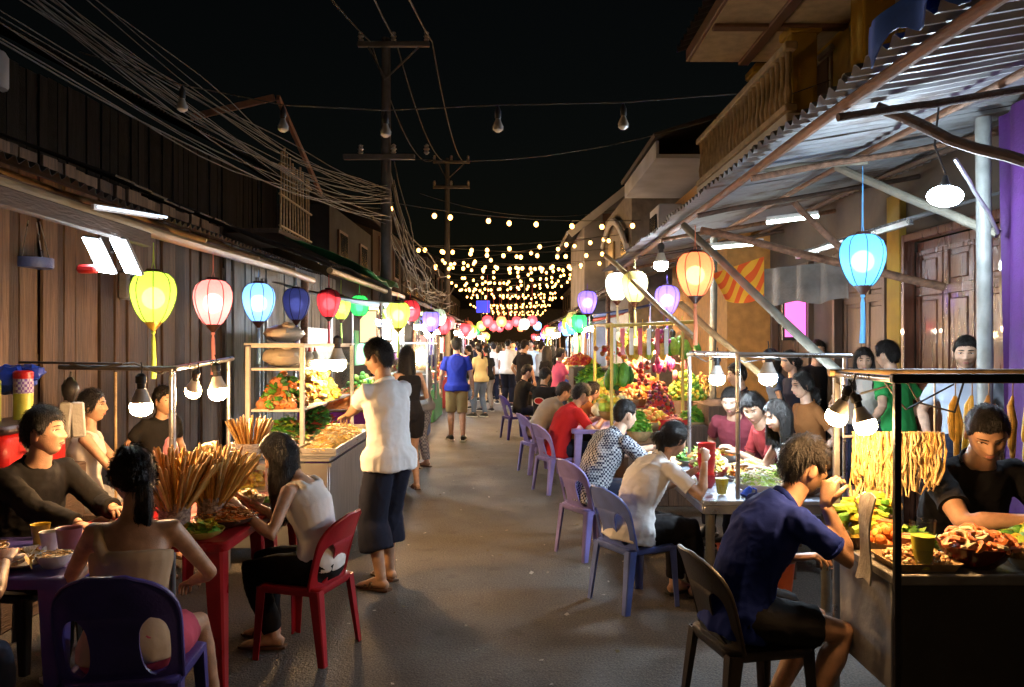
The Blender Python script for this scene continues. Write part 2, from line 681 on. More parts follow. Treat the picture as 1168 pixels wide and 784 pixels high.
def hair_mesh(M, style, hi, seed, name, m):
    rr = random.Random(seed)
    fem = style not in ('short', 'crew', 'bald', 'quiff')
    thick = {'short': .022, 'crew': .012, 'quiff': .02}.get(style, .016)
    tab = HLF if fem else HL
    mb = MB()
    na, nb = (72, 48) if hi else (32, 22)
    vs, fs = [], []
    for i in range(nb + 1):
        b = -PI / 2 * .8 + (PI / 2 * 1.8) * i / nb
        for k in range(na):
            a = 2 * PI * k / na
            p = headpt(a, b, fem)
            dirn = V((p.x, p.y, p.z + .01)).normalized()
            t = max(0, min(1, (p.z - hairline(a, tab)) / .02))
            t = t * t * (3 - 2 * t)
            nn = mnoise.noise(V((a * 7, b * 3, seed)))
            th = thick * (1 + .35 * nn + .3 * max(0, p.z / .116)) * (1.5 if (style == 'quiff' and p.y > .03) else 1)
            if style == 'crew' and p.z < .03: th *= .5
            if style in ('bun', 'pony'): th *= .72
            vs.append(M @ (p + dirn * (-.012 * (1 - t) + th * t)))
    for i in range(nb):
        for k in range(na):
            q, r = i * na + k, i * na + (k + 1) % na
            fs.append((r, q, q + na, r + na))
    fs.append(tuple(range(na)))
    fs.append(tuple(range(nb * na, nb * na + na))[::-1])
    mb.add(vs, fs)
    down = V((0, 0, -1))
    Mi = M.to_3x3()

    def strand(st, pts, r):
        mb.loft([st] + pts, [r * .9] + [r * (1 - .65 * j / len(pts)) for j in range(len(pts))], 6)
    if style in ('long', 'longback', 'bob'):
        n = 46 if hi else 22
        Ln = {'long': .34, 'longback': .42, 'bob': .20}[style]
        for j in range(n):
            ang = R(72 + 216 * (j + rr.random() * .5) / n)                       # sides and back
            p = headpt(ang, R(rr.uniform(5, 40)), True)
            st = M @ (p * 1.06)
            out = Mi @ V((p.x, p.y, 0)).normalized()
            o2 = M @ (headpt(ang, R(-8), True) * 1.12)
            L2 = Ln * rr.uniform(.85, 1.05)
            side = .03 * rr.uniform(-1, 1)
            e1 = o2 + V((0, 0, -L2 * .45)) + out * .012
            e2 = o2 + V((0, 0, -L2)) - out * .02 + V((side, side * .5, 0))
            strand(st, [o2, e1, e2], .017 if hi else .024)
    elif style == 'pony':                                                        # low tail falling on the nape
        base = M @ V((0, -.098, -.045))
        back = Mi @ V((0, -1, 0)); back.z = 0; back.normalize()
        for j in range(16 if hi else 8):
            o = V((rr.uniform(-.018, .018), rr.uniform(-.018, .018), rr.uniform(-.01, .01)))
            e = V((rr.uniform(-.03, .03), rr.uniform(-.02, .02), 0))
            strand(base + o - back * .02, [base + back * .03 + o, base + back * .03 + down * .09 + o * 1.3 + e * .5, base + back * .012 + down * .2 + e], .014)
    elif style == 'bun':
        c = M @ V((0, -.108, -.02))
        mb.ball(c, (.046, .04, .042), 16, 10, jit=.06)
        for j in range(10):
            o = V((rr.uniform(-.03, .03), rr.uniform(-.02, .02), 0))
            strand(c + o, [c + o * 1.2 + down * .04, c + o * 1.5 + down * rr.uniform(.06, .10)], .010)
    me = remesh(mb, name, .0085 if hi else .015, 2, m)
    me2 = MB()                                                                   # locks of hair laid over the mass
    me2.v = [v.co.copy() for v in me.vertices]
    me2.f = [tuple(q.vertices) for q in me.polygons]
    me2.m = [0] * len(me2.f)
    nrm = [q.vector.copy() for q in me.vertex_normals]
    n = len(nrm)
    crown = M @ V((.012, -.05, .118))
    MI = M.inverted()
    for j in range(2600 if hi else 320):
        i = rr.randrange(n)
        pt, d = me2.v[i].copy(), nrm[i]
        ql = MI @ pt
        low = ql.z < -.03
        if abs(ql.z) < .114:
            aa = math.atan2(ql.x, ql.y)
            sf = headpt(aa, math.asin(ql.z / .116), fem)
            if math.hypot(ql.x, ql.y) < math.hypot(sf.x, sf.y) + .004: continue
        fl = V((0, 0, -1)) if (fem and low) else (pt - crown) + V((0, 0, -.02))
        if style in ('bun', 'pony') and ql.y > -.085: fl = M @ V((0, -.12, -.03)) - pt
        fl = fl + V((rr.uniform(-.3, .3), rr.uniform(-.3, .3), rr.uniform(-.3, .3))) * (.06 if not fem else .03)
        t = fl - d * fl.dot(d)
        if t.length < 1e-4: continue
        t.normalize()
        ln = rr.uniform(.018, .042) * (1.5 if fem else 1) * (.55 if style == 'crew' else 1)
        wv = d.cross(t).normalized() * rr.uniform(.0012, .0032) * (1 if hi else 2.2)
        lift = rr.uniform(.02, .30 if not fem else .10)
        p0 = pt - d * .004
        p1 = pt + t * ln * .55 + d * (ln * lift + .0015)
        p2 = pt + t * ln + d * (ln * lift * .9 - .001)
        me2.add([p0 - wv, p0 + wv, p1 + wv * .8, p1 - wv * .8, p2], [(0, 1, 2, 3), (3, 2, 4)])
    bpy.data.meshes.remove(me)
    return me2.mesh(name, m, None)


def add_hand(mb, w, d, n, side, curl=.35, sc=1.0, spread=.10):
    """w wrist, d direction along the hand, n back-of-hand normal, side +1 right -1 left"""
    d = V(d).normalized()
    n = V(n); n = (n - d * n.dot(d)).normalized()
    x = d.cross(n) * side                                   # towards the thumb, palm down
    P = lambda a, b, c: w + (x * a + d * b + n * c) * sc
    mb.loft([P(0, -.015, 0), P(0, .02, 0), P(.002, .055, 0), P(.002, .092, .001), P(.002, .100, .001)],
            [(.024 * sc, .017 * sc), (.032 * sc, .016 * sc), (.040 * sc, .015 * sc), (.039 * sc, .012 * sc), (.034 * sc, .009 * sc)], 10, ref=x, mi=0)
    for i, (ox, ln, by) in enumerate(((.030, .072, .090), (.0105, .080, .095), (-.010, .074, .092), (-.028, .058, .084))):
        a = curl * (1 + .12 * i)
        pts = [P(ox * .9, by - .02, 0)]
        ang, q, c = 0, by, .0
        xs = ox
        pts.append(P(xs, q, c))
        for seg, f in enumerate((.45, .32, .26)):
            ang += a * (1.0, 1.1, .8)[seg]
            q += math.cos(ang) * ln * f
            c -= math.sin(ang) * ln * f
            xs += (ox) * spread * f
            pts.append(P(xs, q, c))
        mb.loft(pts, [.0088 * sc, .0092 * sc, .0082 * sc, .0074 * sc, .0052 * sc], 8, ref=n, mi=0)
    pts = [P(.018, .018, -.004), P(.042, .045, -.010), P(.058, .068, -.016), P(.062, .092, -.020 - curl * .02)]
    mb.loft(pts, [.014 * sc, .0125 * sc, .010 * sc, .006 * sc], 8, ref=n, mi=0)


def person(label, loc, heading, H=1.68, fem=False, sk=0, seat=None, lean=0, curl=6, twist=0, side=0, head=(0, 0, 0), hair='short',
           top=('tshirt', None), bottom=('pants', None), shoe=('sandal', None), lh=None, rh=None, lp=None, rp=None,
           lf=None, rf=None, lk=None, rk=None, hipy=None, hi=False, hcurl=(.35, .35), group=None, name='person', fat=1.0, pal=(None, None),
           seed=None, extra=None):
    s = H / 1.70
    seed = seed if seed is not None else rnd.randrange(999)
    root = thing(name, label, 'person', (loc[0], loc[1], 0), R(heading), group)
    B = Matrix.LocRotScale(V((loc[0], loc[1], 0)), Euler((0, 0, R(heading))), None)
    Bi = B.inverted()

    def T(t):                                               # world target ('w', x, y, z) or local triple
        if t is None: return None
        return Bi @ V(t[1:]) if t[0] == 'w' else V(t)
    vox = .0095 if hi else .017
    hz = (seat + .095 * s) if seat is not None else .905 * s
    hy = hipy if hipy is not None else (-.06 if seat is not None else 0)
    hc = V((0, hy, hz))
    le = R(lean); cu = R(curl); sd = R(side)

    def up(a): return V((math.sin(sd), math.sin(a) * math.cos(sd), math.cos(a) * math.cos(sd)))
    # spine
    N = 14
    SP = [hc.copy()]
    ang = []
    for i in range(N):
        f = i / (N - 1)
        a = le * (.55 + .45 * f) + cu * f
        ang.append(a)
        SP.append(SP[-1] + up(a) * (.53 * s / N))

    def sp(q):                                              # q metres (unscaled) above the hips
        f = max(0, min(N - .001, q / .53 * N))
        i = int(f)
        return SP[i].lerp(SP[i + 1], f - i) + (up(le * .55) * (min(0, q)) * s if q < 0 else V((0, 0, 0)))

    def ax(q):
        a = ang[max(0, min(N - 1, int(q / .53 * N)))]
        return up(a)
    tw = R(twist)

    def rt(q):
        f = max(0, min(1, q / .45))
        r = V((math.cos(tw * f), math.sin(tw * f), 0))
        u = ax(q)
        return (r - u * r.dot(u)).normalized()
    sw = (.150 if fem else .172) * s
    F = fat
    if fem:
        sec = [(-.105, .085, .07), (-.07, .135, .10), (0, .168 * F, .118 * F), (.06, .155 * F, .11 * F), (.15, .122 * F, .09 * F), (.24, .132 * F, .10 * F), (.32, .146, .122), (.40, .145, .095), (.45, .120, .075), (.49, .062, .056), (.53, .046, .048)]
    else:
        sec = [(-.105, .085, .07), (-.07, .135, .10), (0, .160 * F, .116 * F), (.06, .152 * F, .112 * F), (.15, .140 * F, .104 * F), (.24, .150 * F, .110 * F), (.33, .165, .116), (.41, .162, .100), (.455, .135, .080), (.495, .072, .062), (.53, .056, .056)]

    def torso(mb, q0, q1, off, mi=0, wmul=1.0, hem=False):
        pts, rad, refs = [], [], []
        q0 = max(q0, -.104)
        qs = [q for q, _, _ in sec if q0 < q < q1]
        for q in [q0] + qs + [q1]:
            for (qa, wa, da), (qb, wb, db) in zip(sec, sec[1:]):
                if qa <= q <= qb:
                    f = (q - qa) / (qb - qa)
                    w, d = wa + (wb - wa) * f, da + (db - da) * f
                    break
            if hem and q < .02:
                w, d = sec[2][1] * .985, sec[2][2] * .99
            pts.append(sp(q)); hx = (.036 if seat is None else .014) * max(0, min(1, (.06 - q) / .06)) if hem else 0
            rad.append((w * s * wmul + off + hx, d * s + off + hx * .6)); refs.append(rt(max(0, q)))
        mb.loft(pts, rad, 20, refs=refs, mi=mi)
    chest = sp(.435)
    rs = chest + rt(.45) * sw
    ls = chest - rt(.45) * sw
    fw = V((0, 1, 0))
    ua, fa = .275 * s, .245 * s
    rT = T(rh) or V((.25 * s, hy + .10, (.45 * s if seat is None else seat + .12) + (.35 if seat is None else 0)))
    lT = T(lh) or V((-.25 * s, hy + .10, (.45 * s if seat is None else seat + .12) + (.35 if seat is None else 0)))
    re_, rw = ik(rs, rT, ua, fa, T(rp) - rs if rp and rp[0] == 'w' else V(rp or (.5, -.6, -.5)))
    le_, lw = ik(ls, lT, ua, fa, T(lp) - ls if lp and lp[0] == 'w' else V(lp or (-.5, -.6, -.5)))
    # legs
    hw = .088 * s
    th, shn, ank = .425 * s, .40 * s, .075 * s
    rhip, lhip = hc + V((hw, 0, -.02)), hc + V((-hw, 0, -.02))
    if seat is None:
        rF = T(rf) or V((.10, .0, ank)); lF = T(lf) or V((-.10, .02, ank))
    else:
        rF = T(rf) or V((.12, hy + .42, ank)); lF = T(lf) or V((-.12, hy + .40, ank))
    pk = V((0, 1, .15)) if seat is None else V((0, .7, 1))
    rk_, ra = ik(rhip, rF, th, shn, V(rk) if rk else pk)
    lk_, la = ik(lhip, lF, th, shn, V(lk) if lk else pk)

    def arm(mb, S, E, W, off=0, f0=0, f1=2, mi=0, flat=False):
        c = chest
        P_ = [c.lerp(S, .55) + V((0, 0, -.01)), S, S.lerp(E, .3), S.lerp(E, .65), E, E.lerp(W, .25), E.lerp(W, .6), W]
        rd = [.052, .056 if not fem else .046, .048 if not fem else .039, .043 if not fem else .035, .038 if not fem else .031, .041 if not fem else .034, .033 if not fem else .027, .026 if not fem else .022]
        tt = [-.5, 0, .3, .65, 1, 1.25, 1.6, 2]
        pp, rr_ = [], []
        for p, r, t in zip(P_, rd, tt):
            if t <= f1 + 1e-6:
                pp.append(p); rr_.append(r * s * (1 + .5 * (F - 1)) + off * (1.0 if t > 0 else .6) * (1 + .35 * max(0, t) if f1 <= 1 else 1))
        if f1 not in tt:
            for a in range(len(tt) - 1):
                if tt[a] < f1 < tt[a + 1]:
                    q = (f1 - tt[a]) / (tt[a + 1] - tt[a])
                    pp.append(P_[a].lerp(P_[a + 1], q)); rr_.append((rd[a] + (rd[a + 1] - rd[a]) * q) * s + off * 1.35)
        mb.loft(pp, rr_, 12, mi=mi)

    def leg(mb, Hh, K, A, off=0, f1=2, mi=0, loose=0.0):
        P_ = [Hh + (Hh - K).normalized() * .04, Hh, Hh.lerp(K, .35), Hh.lerp(K, .7), K, K.lerp(A, .28), K.lerp(A, .65), A]
        rd = [.082, .088, .080, .066, .056, .058, .044, .036]
        if fem: rd = [.086, .090, .080, .062, .051, .052, .040, .033]
        tt = [-.1, 0, .35, .7, 1, 1.28, 1.65, 2]
        pp, rr_ = [], []
        for p, r, t in zip(P_, rd, tt):
            if t <= f1 + 1e-6:
                pp.append(p); rr_.append(r * s * F + off + loose * max(0, t))
        if f1 not in tt:
            for a in range(len(tt) - 1):
                if tt[a] < f1 < tt[a + 1]:
                    q = (f1 - tt[a]) / (tt[a + 1] - tt[a])
                    pp.append(P_[a].lerp(P_[a + 1], q)); rr_.append((rd[a] + (rd[a + 1] - rd[a]) * q) * s * F + off + loose * f1)
        mb.loft(pp, rr_, 14, mi=mi)
    body = MB()
    torso(body, -.10, .53, -.002)
    arm(body, rs, re_, rw); arm(body, ls, le_, lw)
    leg(body, rhip, rk_, ra); leg(body, lhip, lk_, la)
    # neck and head
    nb_ = sp(.50)
    hy_, hp_, hr_ = (R(q) for q in head)
    HR = Euler((0, 0, hy_)).to_matrix() @ Euler((-hp_, 0, 0)).to_matrix() @ Euler((0, hr_, 0)).to_matrix()
    na_ = ang[-1]
    top_n = sp(.53) + (up(na_ * .7) * .055) * s
    hcen = top_n + (HR @ V((0, .022, .075))) * s
    hs = s ** .5 * (.97 if fem else 1.0)
    HM = Matrix.Translation(hcen) @ (HR * hs).to_4x4()
    body.loft([nb_ - up(na_) * .03, sp(.52), top_n, hcen + HR @ V((0, -.02, -.03))], [(.056 if fem else .066) * s, (.05 if fem else .06) * s, (.046 if fem else .054) * s, .05 * s], 14)
    # feet
    feet = []
    for A, K, sx in ((ra, rk_, 1), (la, lk_, -1)):
        f = V((A.x - K.x, A.y - K.y, 0)) * 0 + V((sx * .16, 1, 0))
        f.normalize()
        low = A.z - ank                                      # ground offset of this foot
        hl = V((A.x, A.y, low)) - f * .05 * s
        q = lambda b, z, hl=hl, f=f: hl + f * b * s + V((0, 0, z * s))
        body.loft([q(-.005, .035), q(.02, .04), q(.06, .05), q(.12, .042), q(.18, .026), q(.225, .018), q(.245, .014)],
                  [(.022 * s, .024 * s), (.031 * s, .034 * s), (.034 * s, .042 * s), (.038 * s, .034 * s), (.045 * s, .022 * s), (.043 * s, .015 * s), (.028 * s, .010 * s)], 12, ref=f.cross(V((0, 0, 1))))
        feet.append((q, f, s))
    me = remesh(body, 'person_body', vox, 4, skin(sk))
    # head, hands and face go into the same body mesh
    full = MB()
    full.v = [v.co.copy() for v in me.vertices]
    full.f = [tuple(p.vertices) for p in me.polygons]
    full.m = [0] * len(full.f)
    bpy.data.meshes.remove(me)
    add_head(full, HM, hi, fem)
    if top[0] != 'none':
        for W, E, sd_, cl, pl in ((rw, re_, 1, hcurl[0], pal[0]), (lw, le_, -1, hcurl[1], pal[1])):
            d = (W - E).normalized()
            nn = V(pl) if pl else (V((0, 0, 1)) if abs(d.z) < .75 else V((sd_, 0, 0)))
            if pl and len(pl) > 3:
                d = V(pl[3:]).normalized(); nn = V(pl[:3])
            add_hand(full, W, d, nn, sd_, cl, s * (.88 if fem else 1))
    put('body', full, [skin(sk), HAIR(), LIP(), EYE(), EYEW()], root, sharp=None)
    if hair != 'bald':
        put('hair', hair_mesh(HM, hair, hi, seed, 'hair', HAIR()), None, root)
    # clothes ------------------------------------------------------------
    ty, m = top[0], top[1]
    cm = MB()
    o = .013
    if ty == 'tshirt':
        torso(cm, -.085 if len(top) < 3 else top[2], .492, o + .001, hem=True)
        for S, E, W in ((rs, re_, rw), (ls, le_, lw)):
            arm(cm, S, E, W, .011, 0, .66)
    elif ty == 'long':
        torso(cm, -.10, .50, o + .008, hem=True)
        for S, E, W in ((rs, re_, rw), (ls, le_, lw)):
            arm(cm, S, E, W, .015, 0, 1.92)
    elif ty == 'tank':
        torso(cm, -.05, .425, o)
        for sg in (-1, 1):
            x = rt(.45) * sg
            b = ax(.45).cross(x) * sg
            cm.loft([sp(.40) + x * .085 * s + b * -.088 * s, sp(.452) + x * .085 * s + b * -.06 * s, sp(.472) + x * .085 * s, sp(.452) + x * .085 * s + b * .06 * s, sp(.40) + x * .085 * s + b * .088 * s], (.016, .024), 8)
    elif ty == 'tube':                                       # one-shoulder top
        torso(cm, -.06, .355, o, hem=True)
        x = rt(.45)
        b = V((0, 1, 0))
        cm.loft([sp(.33) - x * .06 * s - b * .112 * s, sp(.40) - x * .10 * s - b * .088 * s, sp(.462) - x * .12 * s - b * .02, sp(.42) - x * .10 * s + b * .09 * s, sp(.34) - x * .05 * s + b * .12 * s], (.012, .03), 8)
    elif ty == 'dress':
        torso(cm, -.09, .44, o)
    if ty != 'none':
        cme = remesh(cm, 'top', .0105 if hi else .018, 3, m)
        folds(cme, .0145 if ty in ('tshirt', 'long') else .004, 7.5, seed)
        pn = {'tshirt': 'shirt', 'long': 'jacket', 'tank': 'tank_top', 'tube': 'tank_top', 'dress': 'dress_top'}[ty]
        to = put(pn, cme, None, root)
        if extra == 'logo':                                  # printed badge on the back of the shirt
            x, u = rt(.3), ax(.3)
            b = -u.cross(x) * -1
            b = V((0, -1, 0)); b = (b - u * b.dot(u)).normalized()
            for rad_, col_, pr in ((.075, (.75, .72, .7), .0), (.06, (.5, .02, .02), .004)):
                lg = MB()
                c = sp(.27) + b * (.118 * s + .022 + pr)
                lg.add([c + x * math.cos(k * PI / 12) * rad_ * 1.2 + u * math.sin(k * PI / 12) * rad_ * .7 for k in range(24)] + [c + b * .003 + x * math.cos(k * PI / 12) * rad_ * 1.2 + u * math.sin(k * PI / 12) * rad_ * .7 for k in range(24)],
                       [tuple(range(24)), tuple(range(47, 23, -1))] + [(k, (k + 1) % 24, 24 + (k + 1) % 24, 24 + k) for k in range(24)])
                put('shirt_print', lg, mat('print_%.3f' % rad_, col_, .7, bump=0), to)
        if ty == 'tshirt' and hi:                            # stitched sleeve hems
            for S, E in ((rs, re_), (ls, le_)):
                hm_ = MB()
                rr0 = (.0445 if not fem else .036) * s * (1 + .5 * (F - 1)) + .0135
                hm_.loft([S.lerp(E, .625), S.lerp(E, .675)], [rr0, rr0 * 1.01], 18)
                put('sleeve_hem', hm_, m, to, sharp=30)
        if ty == 'tshirt' or ty == 'long':
            cl = MB()
            u, x = ax(.5), rt(.5)
            yv = u.cross(x)
            c = sp(.492)
            pts = [c + (x * math.cos(k * PI / 10) * .073 + yv * math.sin(k * PI / 10) * .070 - u * .018 * math.sin(k * PI / 10)) * s for k in range(21)]
            cl.loft(pts, (.013 if ty == 'tshirt' else .024, .006), 8, ref=u, caps=False)
            put('collar', cl, m, to)
    ty, m = bottom[0], bottom[1]
    cm = MB()
    if ty in ('pants', 'shorts', 'capri'):
        torso(cm, -.10, .05, .008)
        f1, lo = {'pants': (1.93, .006), 'shorts': (.82, .018), 'capri': (1.45, .034)}[ty]
        if len(bottom) > 2: f1 = bottom[2]
        for Hh, K, A in ((rhip, rk_, ra), (lhip, lk_, la)):
            leg(cm, Hh, K, A, .010, f1, loose=lo)
        if ty == 'capri' or (ty == 'shorts' and seat is None):
            cm.loft([(rhip + lhip) / 2 + V((0, 0, .02)), (rhip + lhip) / 2 + V((0, 0, -.10))], [(.12 * s, .09 * s), (.10 * s, .075 * s)], 12, ref=(1, 0, 0))
    elif ty == 'skirt':
        torso(cm, -.10, .06, .008)
        f1 = bottom[2] if len(bottom) > 2 else .6
        for Hh, K, A in ((rhip, rk_, ra), (lhip, lk_, la)):
            leg(cm, Hh, K, A, .018, f1, loose=.02)
        K2 = (rk_ + lk_) / 2
        hm = (rhip + lhip) / 2
        e = hm.lerp(K2, min(1, f1))
        wx = (rhip.lerp(rk_, min(1, f1)) - lhip.lerp(lk_, min(1, f1))).length / 2
        cm.loft([hm, e], [(.16 * s, .085 * s), (wx + .07, .078 * s)], 16, ref=(1, 0, 0))
    if ty != 'none':
        cme = remesh(cm, 'bottom', .0125 if hi else .02, 3, m)
        folds(cme, .011, 8, seed + 5, .6)
        put({'pants': 'trousers', 'shorts': 'shorts', 'capri': 'shorts', 'skirt': 'skirt'}[ty], cme, None, root)
    ty, m = shoe[0], shoe[1]
    for q, f, s_ in feet:
        x = f.cross(V((0, 0, 1)))
        sm = MB()
        if ty in ('sandal', 'slipper'):
            prof = [(-.02, .026), (.0, .036), (.06, .038), (.12, .042), (.18, .050), (.225, .048), (.255, .030)]
            top_, bot_ = [], []
            for b, w in prof:
                top_.append((b, w))
            vs = [q(b, .016) + x * w * s_ for b, w in prof] + [q(b, .016) - x * w * s_ for b, w in prof[::-1]]
            vs2 = [v - V((0, 0, .017 * s_ - .003)) for v in vs]
            n = len(vs)
            sm.add(vs + vs2, [tuple(range(n)), tuple(range(2 * n - 1, n - 1, -1))] + [(k, n + k, n + (k + 1) % n, (k + 1) % n) for k in range(n)])
            so = put('sandal', sm, m, root)
            st = MB()
            for b, hgt in ((.16, .040), (.115, .064)) if ty == 'sandal' else ((.15, .050),):
                st.loft([q(b, .012) + x * .048 * s_, q(b - .005, hgt * .75) + x * .042 * s_, q(b - .01, hgt + .010), q(b - .005, hgt * .75) - x * .040 * s_, q(b, .012) - x * .048 * s_], (.012, .004), 8, ref=f)
            put('strap', st, m, so)
        elif ty == 'shoe':
            sm.loft([q(-.02, .045), q(.0, .048), q(.05, .055), q(.11, .05), q(.18, .036), q(.24, .028), q(.265, .024)],
                    [(.03 * s_, .04 * s_), (.038 * s_, .046 * s_), (.04 * s_, .052 * s_), (.043 * s_, .046 * s_), (.049 * s_, .034 * s_), (.046 * s_, .026 * s_), (.028 * s_, .016 * s_)], 14, ref=x)
            so = put('shoe', sm, m, root)
            sl = MB()
            prof = [(-.045, .03), (-.02, .042), (.06, .044), (.12, .048), (.18, .054), (.235, .052), (.272, .03)]
            vs = [q(b, .018) + x * w * s_ for b, w in prof] + [q(b, .018) - x * w * s_ for b, w in prof[::-1]]
            vs2 = [v - V((0, 0, .018 * s_ - .002)) for v in vs]
            n = len(vs)
            sl.add(vs + vs2, [tuple(range(n)), tuple(range(2 * n - 1, n - 1, -1))] + [(k, n + k, n + (k + 1) % n, (k + 1) % n) for k in range(n)])
            put('shoe_sole', sl, mat('sole_white', (.6, .6, .58), .7), so)
    return root, HM, B
# ------------------------------------------------------------------ furniture and small things
def lleg(mb, top, bot, w0, w1, t, sx, sy):
    """moulded plastic leg: two thin walls meeting at an outward corner, tapering down"""
    rings = []
    for p, w in ((V(top), w0), (V(bot), w1)):
        c = .35 * w
        pts = [(-w, 0), (-c * .4, 0), (0, -c * .4), (0, -w), (-t, -w), (-t, -c * .6), (-c * .6, -t), (-w, -t)]
        rings.append([p + V((x * sx, y * sy, 0)) for x, y in pts])
    n = 8
    vs = rings[0] + rings[1]
    fs = [(i, (i + 1) % n, n + (i + 1) % n, n + i) for i in range(n)]
    fs = [f if sx * sy < 0 else f[::-1] for f in fs]
    fs.append(tuple(range(n)) if sx * sy > 0 else tuple(range(n))[::-1])
    fs.append(tuple(range(n, 2 * n))[::-1] if sx * sy > 0 else tuple(range(n, 2 * n)))
    mb.add(vs, fs)


def rrect(hx, hy, r, n=5):
    out = []
    for cx, cy, a0 in ((hx - r, hy - r, 0), (-hx + r, hy - r, 90), (-hx + r, -hy + r, 180), (hx - r, -hy + r, 270)):
        for i in range(n + 1):
            a = R(a0 + 90 * i / n)
            out.append((cx + r * math.cos(a), cy + r * math.sin(a)))
    return out


def ringloft(mb, rings, cap0=True, cap1=True):
    n = len(rings[0])
    vs = [p for r in rings for p in r]
    fs = []
    for i in range(len(rings) - 1):
        for k in range(n):
            a, b = i * n + k, i * n + (k + 1) % n
            fs.append((a, b, b + n, a + n))
    if cap0: fs.append(tuple(range(n))[::-1])
    if cap1: fs.append(tuple(range((len(rings) - 1) * n, len(rings) * n)))
    mb.add(vs, fs)


def make_chair(label, m, loc, heading, group):
    root = thing('plastic_chair', label, 'chair', (loc[0], loc[1], 0), R(heading), group)
    st = MB()
    rg = []
    for hx, hy, z, r in ((.200, .195, .385, .05), (.212, .207, .41, .06), (.210, .205, .424, .06), (.200, .195, .430, .06), (.165, .16, .422, .07), (.08, .08, .414, .05), (.02, .02, .412, .015)):
        rg.append([V((x * (1 + .06 * (y / .2)), y, z - (.012 * max(0, y - .15) / .05))) for x, y in rrect(hx, hy, r)])
    rg2 = [[V((x, y, .378)) for x, y in rrect(.02, .02, .015)], [V((x, y, .378)) for x, y in rrect(.195, .19, .05)]]
    ringloft(st, rg2 + rg)
    put('seat', st, m, root, sharp=50)
    # backrest: arch with two openings beside a wide centre splat
    Hb, tilt = .41, .11
    nv, rows = 36, []
    for j in range(nv + 1):
        v = j / nv
        w = .212 + .006 * v
        if v > .5:
            q = (v - .5) / .5
            w *= max(.30, (1 - q ** 2.6) ** (1 / 2.2)) if q < 1 else .30
        io = w - .036
        sp_ = .082 + .02 * abs(v - .35)
        lo_, hi_ = .06, .60
        if lo_ < v < hi_ and io > sp_:
            q = abs(2 * (v - (lo_ + hi_) / 2) / (hi_ - lo_))
            k = (1 - q ** 3.2) ** .5
            c = (sp_ + io) / 2 if v < .45 else (sp_ + .176) / 2
            hwid = (io - sp_) / 2 * k
            a, b = max(.02, c - hwid), min(io, c + hwid)
        else:
            a = b = min(.125, w * .6)
        rows.append((v, w, a, b))
    mb = MB()

    def bp(x, v):
        y = -.185 - tilt * v - .02 * v * v + 2.1 * x * x * (.55 + .2 * v)
        return V((x, y, .415 + Hb * v))
    idx = []
    vs, fs = [], []
    for v, w, a, b in rows:
        r = []
        for x in (-w, -b, -a, a, b, w):
            if len(r) and abs(vs[r[-1]].x - x) < 1e-6:
                r.append(r[-1])
            else:
                vs.append(bp(x, v)); r.append(len(vs) - 1)
        idx.append(r)
    # finer split across so the panel bends
    for j in range(nv):
        for k in range(5):
            if k in (1, 3) and not (idx[j][k] == idx[j][k + 1] and idx[j + 1][k] == idx[j + 1][k + 1]):
                continue
            q = [idx[j][k], idx[j][k + 1], idx[j + 1][k + 1], idx[j + 1][k]]
            u = []
            for i in q:
                if i not in u: u.append(i)
            if len(u) >= 3: fs.append(tuple(u))
    mb.add(vs, fs)
    me = evalmesh(mb, 'backrest', [('SUBSURF', dict(levels=1, subdivision_type='SIMPLE')), ('SOLIDIFY', dict(thickness=.009, offset=0))], m)
    bo = bpy.data.objects.new('backrest', me)
    me.set_sharp_from_angle(angle=R(45))
    bo.parent = root
    COL.objects.link(bo)
    rim = MB()
    pts = [bp(-w * .99, v) for v, w, a, b in rows] + [bp(w * t, 1) for t in (-.2, 0, .2)] + [bp(w * .99, v) for v, w, a, b in rows[::-1]]
    rim.loft(pts, (.011, .008), 8, ref=(0, 1, 0))
    put('rim', rim, m, bo)
    for sx in (-1, 1):
        for sy in (-1, 1):
            l = MB()
            lleg(l, (sx * .214, sy * .200, .412), (sx * .228, sy * (.215 if sy > 0 else .245), 0), .062, .040, .006, sx, sy)
            put('leg', l, m, root, sharp=30)
    return root


def make_table(label, m, loc, heading, hx, hy, h, group=None):
    root = thing('plastic_table', label, 'table', (loc[0], loc[1], 0), R(heading), group)
    t = MB()
    ringloft(t, [[V((x, y, z)) for x, y in rrect(a, b, .04)] for a, b, z in ((hx - .03, hy - .03, h - .045), (hx - .004, hy - .004, h - .045), (hx, hy, h - .008), (hx - .008, hy - .008, h), (hx - .02, hy - .02, h - .001))])
    put('tabletop', t, m, root, sharp=50)
    for sx in (-1, 1):
        for sy in (-1, 1):
            l = MB()
            lleg(l, (sx * (hx - .035), sy * (hy - .035), h - .043), (sx * (hx - .015), sy * (hy - .015), 0), .085, .05, .007, sx, sy)
            put('leg', l, m, root, sharp=30)
    return root


LANTERN_COL = {'yellow': ((.68, .88, .14), (.90, 1, .55)), 'pink': ((.92, .34, .32), (1, .72, .66)), 'blue': ((.26, .50, .95), (.7, .86, 1)),
               'red': ((.88, .12, .15), (1, .42, .40)), 'green': ((.08, .75, .18), (.5, 1, .6)), 'purple': ((.30, .20, .95), (.72, .66, 1)),
               'orange': ((.92, .30, .15), (1, .70, .48)), 'cream': ((.90, .78, .34), (1, .93, .65)), 'white': ((.82, .88, .72), (1, 1, .92)),
               'cyan': ((.14, .48, .92), (.66, .92, 1)), 'dusk': ((.22, .25, .55), (.5, .55, 1)), 'lime': ((.55, .82, .14), (.85, 1, .45))}


